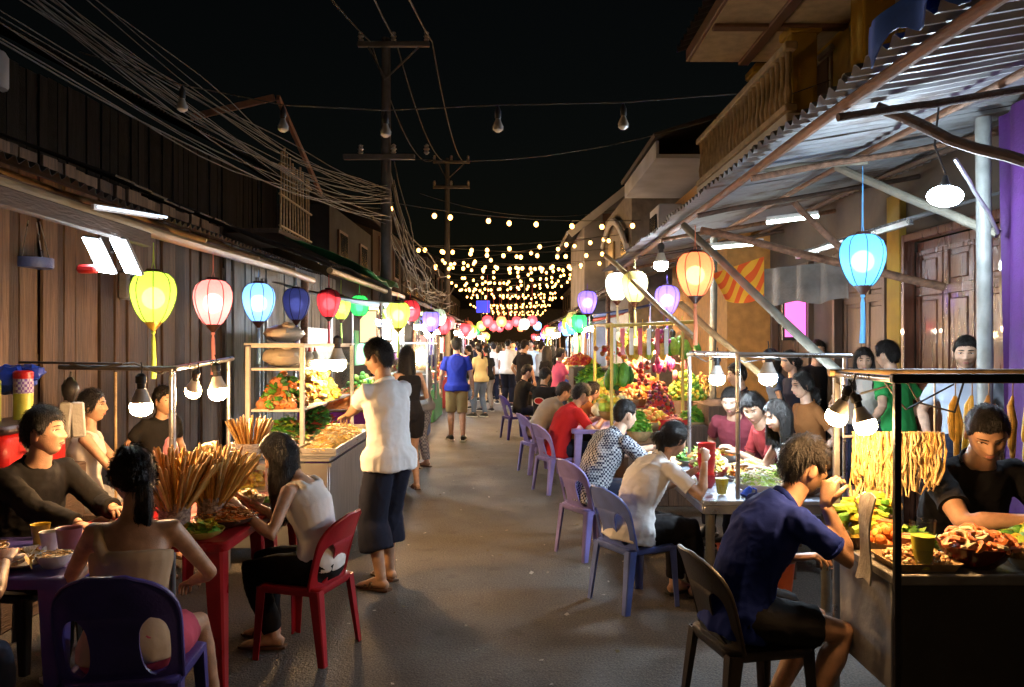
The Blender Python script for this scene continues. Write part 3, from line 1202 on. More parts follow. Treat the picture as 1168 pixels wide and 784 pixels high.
def lantern(label, loc, colour, power=1.0, sc=1.0, cord=.16, group='silk lanterns', round_=False, tassel=True, simple=False):
    """loc: middle of the silk body"""
    c, lc = LANTERN_COL[colour]
    root = thing('silk_lantern', label, 'lantern', loc, rnd.uniform(0, .8), group)
    k = sc
    if round_:
        prof = [(.055, .155), (.095, .142), (.128, .105), (.147, .055), (.152, .0), (.145, -.055), (.122, -.105), (.09, -.14), (.055, -.155)]
    else:
        prof = [(.050, .175), (.095, .162), (.130, .128), (.147, .080), (.150, .035), (.143, -.015), (.128, -.065), (.106, -.115), (.080, -.155), (.056, -.178)]
    s = MB()
    s.lathe([(r * k, z * k) for r, z in prof], seg=16 if simple else 32, cap=False, lobes=8, lobe=.045)
    put('shade', s, silk('silk_' + colour, c), root, sharp=None)
    dark = mat('lantern_wood', (.05, .018, .012), .4)
    rb = MB()
    if not simple:
        for j in range(8):
            a = 2 * PI * j / 8
            rb.loft([V((math.cos(a) * (r + .002) * k, math.sin(a) * (r + .002) * k, z * k)) for r, z in prof], .0038 * k, 5)
        put('ribs', rb, mat('rib_' + colour, tuple(q * .12 for q in c), .5), root)
    cp = MB()
    z0 = prof[0][1]
    cp.lathe([(.02 * k, (z0 + .022) * k), (.048 * k, (z0 + .018) * k), (.056 * k, z0 * k), (.05 * k, (z0 - .008) * k)], seg=16)
    put('cap', cp, dark, root)
    cp = MB()
    z1 = prof[-1][1]
    cp.lathe([(.05 * k, (z1 + .014) * k), (.060 * k, (z1 + .004) * k), (.050 * k, (z1 - .012) * k), (.022 * k, (z1 - .045) * k), (.012 * k, (z1 - .058) * k)], seg=16)
    put('base_cone', cp, dark if colour not in ('yellow',) else mat('brass', (.45, .30, .05), .35, .6), root)
    tm = mat('tassel_' + colour, tuple(q * .8 for q in c), .8, stretch=(30, 30, 1), bump=.5)
    ts = MB()
    if tassel:
        b = (z1 - .055) * k
        ts.ball((0, 0, b - .012 * k), .016 * k, 10, 6)
        ts.loft([(0, 0, b - .02 * k), (0, 0, b - .06 * k), (.004, 0, b - .20 * k), (0, .003, b - .335 * k)], [.006 * k, .014 * k, .016 * k, .019 * k], 10)
        put('tassel', ts, tm, root)
    cd = MB()
    cd.loft([(.012 * k, 0, (z0 + .02) * k), (.003, 0, (z0 + .06) * k), (0, 0, (z0 + .02) * k + cord)], .0035 * k, 5)
    cd.loft([(-.012 * k, 0, (z0 + .02) * k), (-.003, .004, (z0 + .07) * k), (0, 0, (z0 + .02) * k + cord)], .0025 * k, 5)
    put('cord', cd, tm, root)
    if power > 0:
        lamp('lantern_lamp', (0, 0, -.01 * k), power * 3.6, lc, .09 * k, root)
    return root


def bulb(label, loc, kind='warm', strength=200, sc=1.0, cord=.1, tilt=(0, 0), group='LED bulbs over the stalls'):
    """big LED bulb hanging base up; loc = centre of the glowing dome"""
    col = {'warm': (1, .57, .24), 'cool': (.72, .87, 1), 'neutral': (1, .80, .55)}[kind]
    root = thing('light_bulb', label, 'light bulb', loc, 0, group)
    root.rotation_euler = (R(tilt[0]), R(tilt[1]), 0)
    d = MB()
    k = sc
    d.lathe([(.050 * k, .030 * k), (.052 * k, .012 * k), (.050 * k, -.006 * k), (.040 * k, -.022 * k), (.022 * k, -.032 * k), (.004 * k, -.035 * k)], seg=14)
    put('dome', d, emat('bulb_%s_%g' % (kind, strength), col, strength * 1.5), root)
    b = MB()
    b.lathe([(.050 * k, .031 * k), (.046 * k, .045 * k), (.032 * k, .075 * k), (.026 * k, .095 * k), (.024 * k, .10 * k)], seg=14)
    put('housing', b, mat('bulb_housing', (.62, .58, .52), .45), root)
    s = MB()
    s.lathe([(.018 * k, .10 * k), (.019 * k, .125 * k), (.026 * k, .128 * k), (.026 * k, .160 * k), (.012 * k, .175 * k)], seg=12)
    s.loft([(0, 0, .17 * k), (.006, .003, .17 * k + cord * .5), (0, 0, .17 * k + cord)], .004, 6)
    put('socket', s, mat('black_plastic', (.02, .02, .022), .5), root)
    return root


def pile(mb, c, rx, ry, h, n, kind, size, nm=1, rr=None, flat=.0):
    """a heap of n small pieces on an elliptical mound"""
    rr = rr or rnd
    c = V(c)
    for i in range(n):
        a = rr.uniform(0, 2 * PI)
        q = math.sqrt(rr.random())
        x, y = q * rx * math.cos(a), q * ry * math.sin(a)
        z = h * (1 - q ** 1.7) * rr.uniform(.72, 1.0)
        p = c + V((x, y, z + size * .3))
        s = size * rr.uniform(.75, 1.25)
        rot = Euler((rr.uniform(-.7, .7), rr.uniform(-.7, .7), rr.uniform(0, 6.28))).to_matrix().to_4x4()
        mi = rr.randrange(nm)
        if kind == 'ball':
            mb.ball(p, s * .5, 8, 5, mi, jit=.05)
        elif kind == 'egg':
            mb.ball(p, (s * .62, s * .42, s * .42), 8, 6, mi, rot, .04)
        elif kind == 'chunk':
            mb.ball(p, (s * .6, s * .45, s * .35), 6, 4, mi, rot, .25)
        elif kind == 'slab':
            mb.box(p, (s, s * .6, s * .25), s * .08, rot, mi)
        elif kind == 'ring':
            pts = [p + rot.to_3x3() @ V((math.cos(t) * s * .5, math.sin(t) * s * .5, 0)) for t in [k * PI / 4.5 for k in range(10)]]
            mb.loft(pts, s * .16, 5, caps=False, mi=mi)
        elif kind == 'curl':
            pts = [p + rot.to_3x3() @ V((math.cos(t) * s * .5, math.sin(t) * s * .45, s * .1 * t)) for t in [k * .8 for k in range(6)]]
            mb.loft(pts, [s * .08, s * .2, s * .24, s * .22, s * .16, s * .05], 6, mi=mi)
        elif kind == 'stick':
            d = rot.to_3x3() @ V((1, 0, 0)); d.z *= .4
            mb.loft([p - d * s * .6, p + V((0, 0, s * .05)), p + d * s * .6], [s * .10, s * .13, s * .09], 6, mi=mi)
        elif kind == 'noodle':
            d = rot.to_3x3() @ V((1, 0, 0)); d.z *= .3
            w = V((-d.y, d.x, 0)) * s * .5
            mb.loft([p - d * s, p - d * s * .3 + w, p + d * s * .3 - w + V((0, 0, s * .2)), p + d * s], s * .07, 5, mi=mi)
        elif kind == 'leaf':
            M3 = rot.to_3x3()
            u, v = M3 @ V((1, 0, 0)), M3 @ V((0, 1, 0))
            nn = M3 @ V((0, 0, 1))
            mb.add([p - u * s * .6, p + v * s * .28 + nn * s * .08, p + u * s * .6, p - v * s * .28 + nn * s * .08, p + nn * s * .02, p + nn * s * .2], [(0, 4, 1), (4, 2, 1), (0, 3, 4), (4, 3, 2)], mi)
    return mb


def mound(mb, c, rx, ry, h, mi=0, seg=18, rings=6):
    vs, fs = [], []
    c = V(c)
    for i in range(rings):
        q = 1 - i / rings
        for k in range(seg):
            a = 2 * PI * k / seg
            vs.append(c + V((rx * q * math.cos(a), ry * q * math.sin(a), h * (1 - q ** 1.7) * .8)))
    vs.append(c + V((0, 0, h * .8)))
    for i in range(rings - 1):
        for k in range(seg):
            a, b = i * seg + k, i * seg + (k + 1) % seg
            fs.append((a, b, b + seg, a + seg))
    for k in range(seg):
        fs.append(((rings - 1) * seg + k, (rings - 1) * seg + (k + 1) % seg, len(vs) - 1))
    fs.append(tuple(range(seg))[::-1])
    mb.add(vs, fs, mi)


FOOD = {}


def foodmats(*keys):
    T = {'orange': (.72, .20, .03), 'brown': (.33, .13, .04), 'tan': (.62, .36, .12), 'gold': (.75, .45, .08), 'green': (.10, .30, .03), 'dgreen': (.03, .13, .02),
         'lime': (.38, .55, .06), 'red': (.55, .03, .02), 'pink': (.75, .22, .25), 'yellow': (.80, .58, .06), 'cream': (.80, .68, .40), 'salmon': (.80, .26, .10),
         'purple': (.25, .03, .12), 'teal': (.18, .42, .26), 'white': (.75, .72, .65), 'dark': (.10, .04, .02), 'magenta': (.60, .05, .28)}
    return [mat('food_' + k, T[k], .42, var=.35, scale=25, bump=.35, bscale=110) for k in keys]


def bowl(label, loc, r, h, m, fkind=None, fmats=None, n=60, fsize=.03, fh=.06, name='bowl', cat='bowl', group=None, ry=None, fname='food', square=False):
    root = thing(name, label, cat, loc, rnd.uniform(0, 3) if not ry else 0, group)
    b = MB()
    if square:
        ringloft(b, [[V((x, y, z)) for x, y in rrect(r * q, (ry or r) * q, .02)] for q, z in ((.86, 0), (.92, h * .5), (1, h), (.97, h), (.90, h * .5), (.84, .006))])
    else:
        b.lathe([(r * .5, 0), (r * .55, .004), (r * .8, h * .4), (r * .95, h * .8), (r, h), (r * .97, h), (r * .90, h * .75), (r * .74, h * .4), (r * .45, .012)], seg=24)
        if ry: b.v = [V((v.x, v.y * ry / r, v.z)) for v in b.v]
    put('bowl_shell' if name != 'tray' else 'tray_shell', b, m, root)
    if fkind:
        f = MB()
        yy = (ry or r)
        mound(f, (0, 0, h * .72), r * .86, yy * .86, fh * .92, 0)
        pile(f, (0, 0, h * .72), r * .88, yy * .88, fh, n, fkind, fsize, len(fmats))
        put(fname, f, fmats, root)
    return root
# ------------------------------------------------------------------ world, camera
SC.render.engine = 'CYCLES'
w = bpy.data.worlds.new('World')
SC.world = w
w.use_nodes = True
bg = w.node_tree.nodes['Background']
sky = w.node_tree.nodes.new('ShaderNodeTexSky')
sky.sky_type = 'NISHITA'
sky.sun_disc = False
sky.sun_elevation = R(2)
sky.sun_rotation = R(200)
w.node_tree.links.new(sky.outputs[0], bg.inputs[0])
bg.inputs[1].default_value = .0016
SC.view_settings.view_transform = 'Standard'
SC.view_settings.look = 'None'
SC.view_settings.exposure = 0.0
SC.view_settings.gamma = 1
SC.cycles.max_bounces = 7
SC.cycles.diffuse_bounces = 3
SC.cycles.glossy_bounces = 3
SC.cycles.transmission_bounces = 5
SC.cycles.transparent_max_bounces = 10
SC.cycles.sample_clamp_indirect = 2.5
SC.cycles.use_denoising = True
SC.cycles.caustics_reflective = False
SC.cycles.caustics_refractive = False
cam = bpy.data.cameras.new('camera')
co = bpy.data.objects.new('camera', cam)
COL.objects.link(co)
co.location = (0, 0, CH)
co.rotation_euler = (R(90), 0, 0)
cam.sensor_width = 36
cam.lens = FP / 1168 * 36
cam.clip_start = .05
cam.clip_end = 400
SC.camera = co

# ------------------------------------------------------------------ ground


def asphalt():
    m = bpy.data.materials.new('asphalt')
    m.use_nodes = True
    nt = m.node_tree
    b = nt.nodes['Principled BSDF']
    L = nt.links.new
    N = nt.nodes.new
    tc = N('ShaderNodeTexCoord')

    def noise(sc, det, st=None):
        n = N('ShaderNodeTexNoise'); n.inputs['Scale'].default_value = sc; n.inputs['Detail'].default_value = det
        if st:
            mp = N('ShaderNodeMapping'); mp.inputs['Scale'].default_value = st
            L(tc.outputs['Object'], mp.inputs[0]); L(mp.outputs[0], n.inputs['Vector'])
        else:
            L(tc.outputs['Object'], n.inputs['Vector'])
        return n

    def ramp(src, p0, c0, p1, c1):
        r = N('ShaderNodeValToRGB')
        r.color_ramp.elements[0].position, r.color_ramp.elements[1].position = p0, p1
        r.color_ramp.elements[0].color, r.color_ramp.elements[1].color = (*c0, 1), (*c1, 1)
        L(src, r.inputs[0])
        return r

    def mix(a, bb, f, mode='MIX'):
        x = N('ShaderNodeMixRGB'); x.blend_type = mode
        if isinstance(f, float): x.inputs[0].default_value = f
        else: L(f, x.inputs[0])
        L(a, x.inputs[1])
        if isinstance(bb, tuple): x.inputs[2].default_value = (*bb, 1)
        else: L(bb, x.inputs[2])
        return x.outputs[0]
    base = ramp(noise(.6, 10).outputs[0], .28, (.066, .059, .052), .75, (.096, .086, .075))
    blot = ramp(noise(1.5, 12).outputs[0], .56, (0, 0, 0), .80, (.55, .55, .55))
    c = mix(base.outputs[0], (.045, .034, .026), blot.outputs[0])
    oil = ramp(noise(5.5, 7).outputs[0], .60, (0, 0, 0), .72, (.6, .6, .6))  # small dark blotches painted as oil stains and as subtle dark shadows
    c = mix(c, (.030, .025, .021), oil.outputs[0])
    agg = ramp(noise(95, 5).outputs[0], .36, (.45, .45, .45), .70, (1.7, 1.62, 1.5))
    c = mix(c, agg.outputs[0], 1.0, 'MULTIPLY')
    v = N('ShaderNodeTexVoronoi'); v.inputs['Scale'].default_value = 9; L(tc.outputs['Object'], v.inputs['Vector'])
    sp = ramp(v.outputs['Distance'], .02, (1, 1, 1), .045, (0, 0, 0))                    # trodden-in pale bits
    n3 = ramp(noise(1.7, 3).outputs[0], .5, (0, 0, 0), .62, (.8, .8, .8))
    f = N('ShaderNodeMath'); f.operation = 'MULTIPLY'; L(sp.outputs[0], f.inputs[0]); L(n3.outputs[0], f.inputs[1])
    c = mix(c, (.32, .29, .24), f.outputs[0])
    v2 = N('ShaderNodeTexVoronoi'); v2.feature = 'DISTANCE_TO_EDGE'; v2.inputs['Scale'].default_value = .55
    n4 = noise(3, 4)
    ad = mix(tc.outputs['Object'], n4.outputs['Color'], .22)
    L(ad, v2.inputs['Vector'])
    cr = ramp(v2.outputs['Distance'], .002, (1, 1, 1), .008, (0, 0, 0))
    cm = N('ShaderNodeMath'); cm.operation = 'MULTIPLY'; cm.inputs[1].default_value = .15; L(cr.outputs[0], cm.inputs[0])
    c = mix(c, (.02, .017, .014), cm.outputs[0])
    L(c, b.inputs['Base Color'])
    rr = ramp(noise(2.1, 8).outputs[0], .30, (.66, .66, .66), .70, (.84, .84, .84))
    L(rr.outputs[0], b.inputs['Roughness'])
    bp = N('ShaderNodeBump'); bp.inputs['Strength'].default_value = .55; bp.inputs['Distance'].default_value = .012
    ad2 = N('ShaderNodeMath'); ad2.operation = 'ADD'
    L(noise(110, 3).outputs[0], ad2.inputs[0]); L(noise(45, 2).outputs[0], ad2.inputs[1])
    L(ad2.outputs[0], bp.inputs['Height']); L(bp.outputs[0], b.inputs['Normal'])
    return m


g = MB()
g.sheet(lambda u, v: (-60 + 120 * u, -30 + 200 * v, .012 * mnoise.noise(V((u * 60, v * 90, 0))) if False else 0), 4, 4)
put('street', g, asphalt(), kind='structure')

# ------------------------------------------------------------------ woods and metals
WOOD = [mat('plank_%d' % i, c, .8, var=.45, scale=5, stretch=(7, 7, .5), bump=.55, bscale=16) for i, c in
        enumerate([(.120, .075, .048), (.092, .055, .035), (.165, .105, .070), (.055, .034, .024)])]
DWOOD = mat('dark_timber', (.075, .045, .03), .75, var=.4, scale=4, stretch=(6, 1, 6), bump=.5, bscale=14)
LOG = mat('rough_log', (.20, .105, .060), .8, var=.5, scale=6, stretch=(5, .8, 5), bump=.6, bscale=14)
PALE = mat('pale_pole', (.19, .18, .14), .7, var=.35, scale=6, bump=.4)
BAMBOO = mat('bamboo', (.42, .28, .13), .5, var=.4, scale=5, stretch=(3, .6, 3), bump=.3)
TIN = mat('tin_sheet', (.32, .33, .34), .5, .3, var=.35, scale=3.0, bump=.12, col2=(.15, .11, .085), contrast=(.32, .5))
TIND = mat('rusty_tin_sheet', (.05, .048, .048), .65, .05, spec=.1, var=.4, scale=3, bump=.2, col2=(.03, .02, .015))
STEEL = mat('steel_tube', (.52, .52, .53), .30, .85, var=.25, scale=9, bump=.08)
BLACKM = mat('black_paint', (.022, .020, .020), .45, .2, var=.3, scale=10, bump=.15)
CABLE = mat('cable_rubber', (.03, .028, .025), .6, bump=0)


def corrug(mb, A, along, slope, wave=.085, amp=.015, res=6, sag=.0, nv=6, thick=.0015):
    """corrugated sheet: A corner, along = edge vector, slope = vector across; ridges run along the slope"""
    A, along, slope = V(A), V(along), V(slope)
    n = max(2, int(along.length / wave * res))
    nm = along.cross(slope).normalized()

    def fn(u, v):
        s = u * along.length
        return A + along * u + slope * v + nm * (amp * math.sin(2 * PI * s / wave) + sag * mnoise.noise(V((u * along.length * .8, v * 2.2, 3))))
    mb.sheet(fn, n, nv, thick)


def pole_wavy(mb, a, b, r, wob=.03, n=9, seg=9, r2=None):
    a, b = V(a), V(b)
    sd = rnd.random() * 99
    pts, rr = [], []
    for i in range(n):
        f = i / (n - 1)
        p = a.lerp(b, f)
        q = V((mnoise.noise(V((f * 3, sd, 0))), mnoise.noise(V((f * 3, sd, 5))), mnoise.noise(V((f * 3, sd, 9))))) * wob
        pts.append(p + q)
        rr.append((r + ((r2 or r) - r) * f) * (1 + .10 * mnoise.noise(V((f * 9, sd, 2)))))
    mb.loft(pts, rr, seg)


def planks(mb, axis, c0, s0, s1, z0, z1, wmin=.09, wmax=.25, thick=.025, gap=.010, face=1, ztop=None):
    """vertical boards; axis 'y' = wall along Y at x=c0, axis 'x' = along X at y=c0"""
    s = s0
    while s < s1:
        wd = rnd.uniform(wmin, wmax)
        e = min(s + wd, s1)
        off = rnd.uniform(-.022, .018)
        zt = (ztop((s + e) / 2) if ztop else z1) + rnd.uniform(-.01, .01)
        c = (s + e) / 2
        d = e - s - gap * rnd.uniform(.3, 2.2)
        tl = Euler((rnd.uniform(-.009, .009), rnd.uniform(-.006, .006), rnd.uniform(-.05, .05))).to_matrix().to_4x4()
        if axis == 'y':
            mb.box((c0 + off, c, (z0 + zt) / 2), (thick, d, zt - z0), .003, tl, rnd.choice((0, 0, 1, 1, 2, 3)))
        else:
            mb.box((c, c0 + off, (z0 + zt) / 2), (d, thick, zt - z0), .003, tl, rnd.choice((0, 0, 1, 1, 2, 3)))
        s = e


# ------------------------------------------------------------------ left: wooden shophouse
h = thing('wooden_house', 'weathered wooden plank house with tin eave behind the left lantern row', 'house', (-3.5, 6, 0))
b = MB()
planks(b, 'y', -3.4, 2.0, 9.3, 0, 2.98)
put('plank_wall', b, WOOD, h, True)
b = MB()
b.box((-3.47, 5.65, 1.45), (.02, 7.3, 2.9))
for z in (.5, 1.5, 2.6):
    b.box((-3.435, 5.65, z), (.04, 7.2, .08))
put('wall_backing', b, DWOOD, h, True)
b = MB()
corrug(b, (-2.22, 9.3, 2.43), (0, -7.8, 0), (-2.1, 0, .72), sag=.03)
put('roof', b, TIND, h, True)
b = MB()
pole_wavy(b, (-2.36, 1.6, 2.34), (-2.33, 9.3, 2.36), .036, .025, 14)
put('eave_pole', b, BAMBOO, h, True)
b = MB()
pole_wavy(b, (-2.75, 1.6, 2.47), (-2.72, 9.3, 2.50), .045, .03, 14)
put('eave_pole', b, LOG, h, True)
b = MB()
b.bar((-2.29, 1.8, 2.29), (-2.29, 5.0, 2.27), .05, .09, ref=(1, 0, 0), bev=.006)
put('eave_beam', b, DWOOD, h, True)
for y in (2.4, 3.7, 5.0, 6.3, 7.6, 8.9):
    b = MB()
    pole_wavy(b, (-2.42, y, 2.43), (-3.5, y + rnd.uniform(-.1, .1), 2.80), .020, .02, 6)
    put('rafter', b, BAMBOO, h, True)
b = MB()
pole_wavy(b, (-2.42, 9.15, 0), (-2.40, 9.2, 2.4), .045, .02)
put('post', b, LOG, h, True)
b = MB()
for y in (9.4, 9.55, 9.7):
    b.box((-3.0, y, 1.2), (.05, .05, 2.4), .005)
put('gate_bar', b, mat('grey_blue_paint', (.20, .24, .27), .55), h, True)

t = MB(); t.loft([(-3.36, 4.7, 2.7), (-3.355, 4.72, 2.0), (-3.36, 4.78, 1.5), (-3.35, 4.86, 1.0)], .006, 6)
put('wall_flex', t, CABLE, label='black flex running down the plank wall beside the cabinet', cat='cable')
o = thing('meter_box', 'small grey meter box screwed to the plank wall under the eave', 'meter', (-3.33, 6.9, 2.0))
b = MB(); b.box((0, 0, .12), (.09, .18, .24), .015); put('meter_case', b, mat('meter_grey', (.22, .22, .21), .5), o)
b = MB(); b.lathe([(.055, 0), (.06, .012), (.05, .03), (.02, .036)], (.047, 0, .15), 14, axis=(1, 0, 0)); put('dial', b, mat('jar_smoked_b', (.10, .10, .10), .15, bump=0), o)

# upper storey behind it
h = thing('timber_house', 'dark board-clad upper storey rising above the left tin roofs', 'house', (-5.2, 10, 0))
b = MB()
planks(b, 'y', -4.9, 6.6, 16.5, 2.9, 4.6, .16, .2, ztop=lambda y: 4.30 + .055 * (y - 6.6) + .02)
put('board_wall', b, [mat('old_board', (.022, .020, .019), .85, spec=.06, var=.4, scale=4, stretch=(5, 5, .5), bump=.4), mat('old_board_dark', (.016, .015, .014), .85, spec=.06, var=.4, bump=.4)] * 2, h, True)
b = MB()
corrug(b, (-4.45, 17, 4.98), (0, -11, -.62), (-2.6, 0, 1.25), sag=.03, wave=.1)
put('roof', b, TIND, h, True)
b = MB()
b.box((-4.99, 11.5, 2.3), (.06, 9.8, 4.0))
put('lower_wall', b, DWOOD, h, True)
b = MB()
for j in range(26):
    y = 6.8 + j * .38
    b.bar((-4.4, y, 3.42 + .004 * j), (-3.3 - rnd.uniform(0, .1), y, 3.02), .34, .018, ref=(0, 1, 0))
put('pent_roof', b, TIND, h, True)

h = thing('tin_shed', 'low dark shed with tin roof between wooden house and electric pole', 'shed', (-3.4, 12.5, 0))
b = MB()
corrug(b, (-2.15, 16.2, 2.62), (0, -6.7, -.05), (-2.3, 0, .85), sag=.05)
put('roof', b, TIND, h, True)
b = MB()
planks(b, 'y', -3.55, 9.9, 16, 0, 2.9)
put('plank_wall', b, [mat('shed_plank', (.16, .17, .19), .8, var=.4, stretch=(6, 6, .5), bump=.5)] * 4, h, True)
b = MB()
pole_wavy(b, (-2.2, 9.6, 2.5), (-2.2, 16.2, 2.56), .04, .03)
put('eave_pole', b, BAMBOO, h, True)

t = MB()
t.sheet(lambda u, v: V((-2.02 - 1.3 * v, 11.6 + 2.6 * u, 2.66 + .55 * v + .04 * math.sin(u * 9 + v * 4) - .10 * (1 - v) * abs(math.sin(u * 7)))), 24, 10, .006)
put('tarpaulin', t, mat('green_tarp', (.03, .26, .10), .5, var=.3, bump=.3, bscale=9), label='crumpled green tarpaulin thrown over the left shed eave', cat='tarpaulin')

h = thing('bamboo_balcony', 'bamboo slat balcony on the dark left house under the cable bundle', 'balcony', (-3.7, 13, 3.4))
b = MB()
for j in range(11):
    y = 12.2 + j * .17
    b.loft([(-3.55, y, 3.35), (-3.55 + rnd.uniform(-.02, .02), y, 4.62 - .012 * j + rnd.uniform(-.06, .06))], .016, 6)
put('slats', b, BAMBOO, h, True)
b = MB()
for z in (3.42, 3.9, 4.35):
    b.loft([(-3.53, 12.1, z), (-3.53, 14.0, z - .02)], .02, 6)
put('rail', b, BAMBOO, h, True)
b = MB()
b.box((-4.2, 13, 3.33), (1.35, 1.95, .07))
put('floor', b, DWOOD, h, True)
b = MB()
b.bar((-3.5, 11.9, 5.3), (-3.5, 14.6, 4.35), .09, .05)
b.bar((-3.55, 11.9, 5.3), (-4.8, 11.9, 5.0), .09, .05)
put('roof_board', b, mat('rust_board', (.22, .09, .045), .8), h, True)

# rows of dim houses down both sides
hs = [(-1, 17, 22, 4.6), (-1, 22.3, 28, 5.2), (-1, 28.4, 36, 4.4), (-1, 36.5, 46, 5.6), (-1, 47, 60, 4.8), (1, 15.6, 21, 4.6), (1, 28, 36, 5.0), (1, 36.5, 47, 4.6), (1, 48, 62, 5.4)]
desc = ['narrow grey', 'taller brown', 'low plastered', 'long two-storey', 'farthest', 'low ochre', 'plain brick', 'long grey', 'farthest pale']
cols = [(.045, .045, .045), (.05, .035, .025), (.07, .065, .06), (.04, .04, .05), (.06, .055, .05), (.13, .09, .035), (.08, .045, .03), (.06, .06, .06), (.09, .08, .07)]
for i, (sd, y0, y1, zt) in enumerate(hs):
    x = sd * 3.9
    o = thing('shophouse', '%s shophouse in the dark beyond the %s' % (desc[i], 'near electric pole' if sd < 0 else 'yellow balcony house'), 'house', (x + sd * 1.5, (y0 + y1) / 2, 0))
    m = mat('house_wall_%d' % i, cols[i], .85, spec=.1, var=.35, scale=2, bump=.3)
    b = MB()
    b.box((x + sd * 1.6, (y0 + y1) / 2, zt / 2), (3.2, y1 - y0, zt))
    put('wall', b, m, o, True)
    b = MB()
    corrug(b, (x - sd * .5, (y1 if sd < 0 else y0), zt + .02), (0, (y0 - y1) * (1 if sd < 0 else -1), 0), (sd * 2.6, 0, 1.0), wave=.16, amp=.02, res=4)
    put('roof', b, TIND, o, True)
    n = max(1, int((y1 - y0) / 2.2))
    for k in range(n):
        yc = y0 + (k + .5) * (y1 - y0) / n
        b = MB()
        b.box((x - sd * .02, yc, zt - .95), (.06, .95, 1.05), .01)
        wo = put('window', b, mat('window_wood', (.08, .045, .03), .6), o, True)
        b = MB()
        for q in (-.21, .21):
            b.box((x - sd * .056, yc + q, zt - .95), (.012, .36, .90))
        put('pane', b, mat('dark_pane', (.02, .022, .028), .15), wo, True)
o = thing('end_house', 'dark house closing the far end of the street', 'house', (0, 66, 0))
b = MB(); b.box((0, 66, 2.2), (14, 2, 4.4)); put('wall', b, mat('house_wall_end', (.06, .055, .05), .9), o, True)
b = MB(); b.bar((0, 64.2, 4.4), (0, 66.6, 5.9), 15, .08, ref=(1, 0, 0)); put('roof', b, TIND, o, True)

# ------------------------------------------------------------------ right: yellow shophouse with doors and balcony
h = thing('yellow_house', 'yellow shophouse with panelled brown doors and baluster balcony over the right awning', 'house', (3.7, 8, 0))
YEL = mat('yellow_plaster', (.42, .27, .022), .8, var=.25, scale=2.5, bump=.25, bscale=18, col2=(.24, .14, .02))
PLA = mat('dirty_plaster', (.46, .43, .36), .85, var=.35, scale=2, bump=.25, col2=(.28, .25, .21))
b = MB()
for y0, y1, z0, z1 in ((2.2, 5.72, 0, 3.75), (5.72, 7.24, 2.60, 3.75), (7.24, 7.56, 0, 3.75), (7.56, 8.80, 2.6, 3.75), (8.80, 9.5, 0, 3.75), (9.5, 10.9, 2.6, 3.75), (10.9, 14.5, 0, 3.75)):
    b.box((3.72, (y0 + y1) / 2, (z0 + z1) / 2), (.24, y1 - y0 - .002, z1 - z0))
put('wall', b, mat('shaded_dirty_plaster', (.10, .08, .06), .85, var=.4, scale=2, bump=.3, col2=(.05, .04, .033)), h, True)  # dirty dark plaster, its colour lowered further for the deep shadow
b = MB(); b.box((3.58, 7.40, 1.5), (.08, .26, 3.0), .01); put('pillar', b, YEL, h, True)
DOOR = mat('door_varnish', (.115, .042, .022), .30, var=.35, scale=4, stretch=(6, 6, .6), bump=.2, coat=.3)
DOORD = mat('door_old', (.085, .050, .032), .5, var=.35, scale=4, stretch=(6, 6, .6), bump=.25)


def door(y0, y1, leaves, m, lab):
    f = MB()
    for y in (y0 + .03, y1 - .03):
        f.box((3.585, y, 1.3), (.10, .06, 2.6), .006)
    f.box((3.585, (y0 + y1) / 2, 2.565), (.10, y1 - y0 - .122, .07), .006)
    put('door_frame', f, m, h, True)
    wd = (y1 - y0 - .14) / leaves
    for k in range(leaves):
        yc = y0 + .07 + wd * (k + .5)
        d = MB()
        d.box((3.665, yc, 1.27), (.03, wd - .008, 2.50))
        for zc, hh in ((.42, .62), (1.02, .38), (1.68, .72), (2.26, .28)):
            for s in (-1, 1):
                d.box((3.642, yc + s * (wd / 2 - .045), zc), (.02, .075, hh - .002), .004)
            for s in (-1, 1):
                d.box((3.642, yc, zc + s * (hh / 2 + .022)), (.02, wd - .012, .042), .004)
            d.box((3.645, yc, zc), (.022, wd - .21, hh - .08), .010)
        dd = put('door', d, m, h, True)
        q = MB(); q.loft([(3.625, yc + wd * .36, 1.22), (3.60, yc + wd * .36, 1.24), (3.60, yc + wd * .36, 1.34), (3.625, yc + wd * .36, 1.36)], .009, 6)
        put('handle', q, STEEL, dd, True)


door(5.72, 7.24, 3, DOOR, '')
door(7.56, 8.80, 2, DOORD, '')
door(9.5, 10.9, 2, DOORD, '')
b = MB(); b.box((3.10, 9.2, 3.70), (1.1, 3.6, .14), .01); put('balcony_floor', b, PLA, h, True)
b = MB(); b.box((2.60, 9.2, 4.40), (.12, 3.6, .08), .012); b.box((2.60, 9.2, 3.82), (.12, 3.6, .08), .012); put('balustrade_rail', b, mat('old_stone', (.30, .22, .12), .8, var=.4), h, True)
b = MB()
for j in range(24):
    b.lathe([(.022, 3.86), (.034, 3.90), (.044, 3.98), (.028, 4.08), (.022, 4.18), (.03, 4.28), (.036, 4.36)], (2.6, 7.5 + j * .148, 0), 8)
put('balusters', b, mat('old_stone', ()), h, True)
for y in (7.55, 9.45, 10.85):
    b = MB()
    b.box((3.42, y, 4.55), (.30, .30, 1.7), .015); b.box((3.42, y, 5.30), (.38, .38, .10), .015); b.box((3.42, y, 3.95), (.37, .37, .12), .015)
    put('column', b, YEL, h, True)
b = MB(); b.box((4.0, 9.0, 4.6), (.2, 5.2, 1.75)); put('upper_wall', b, YEL, h, True)
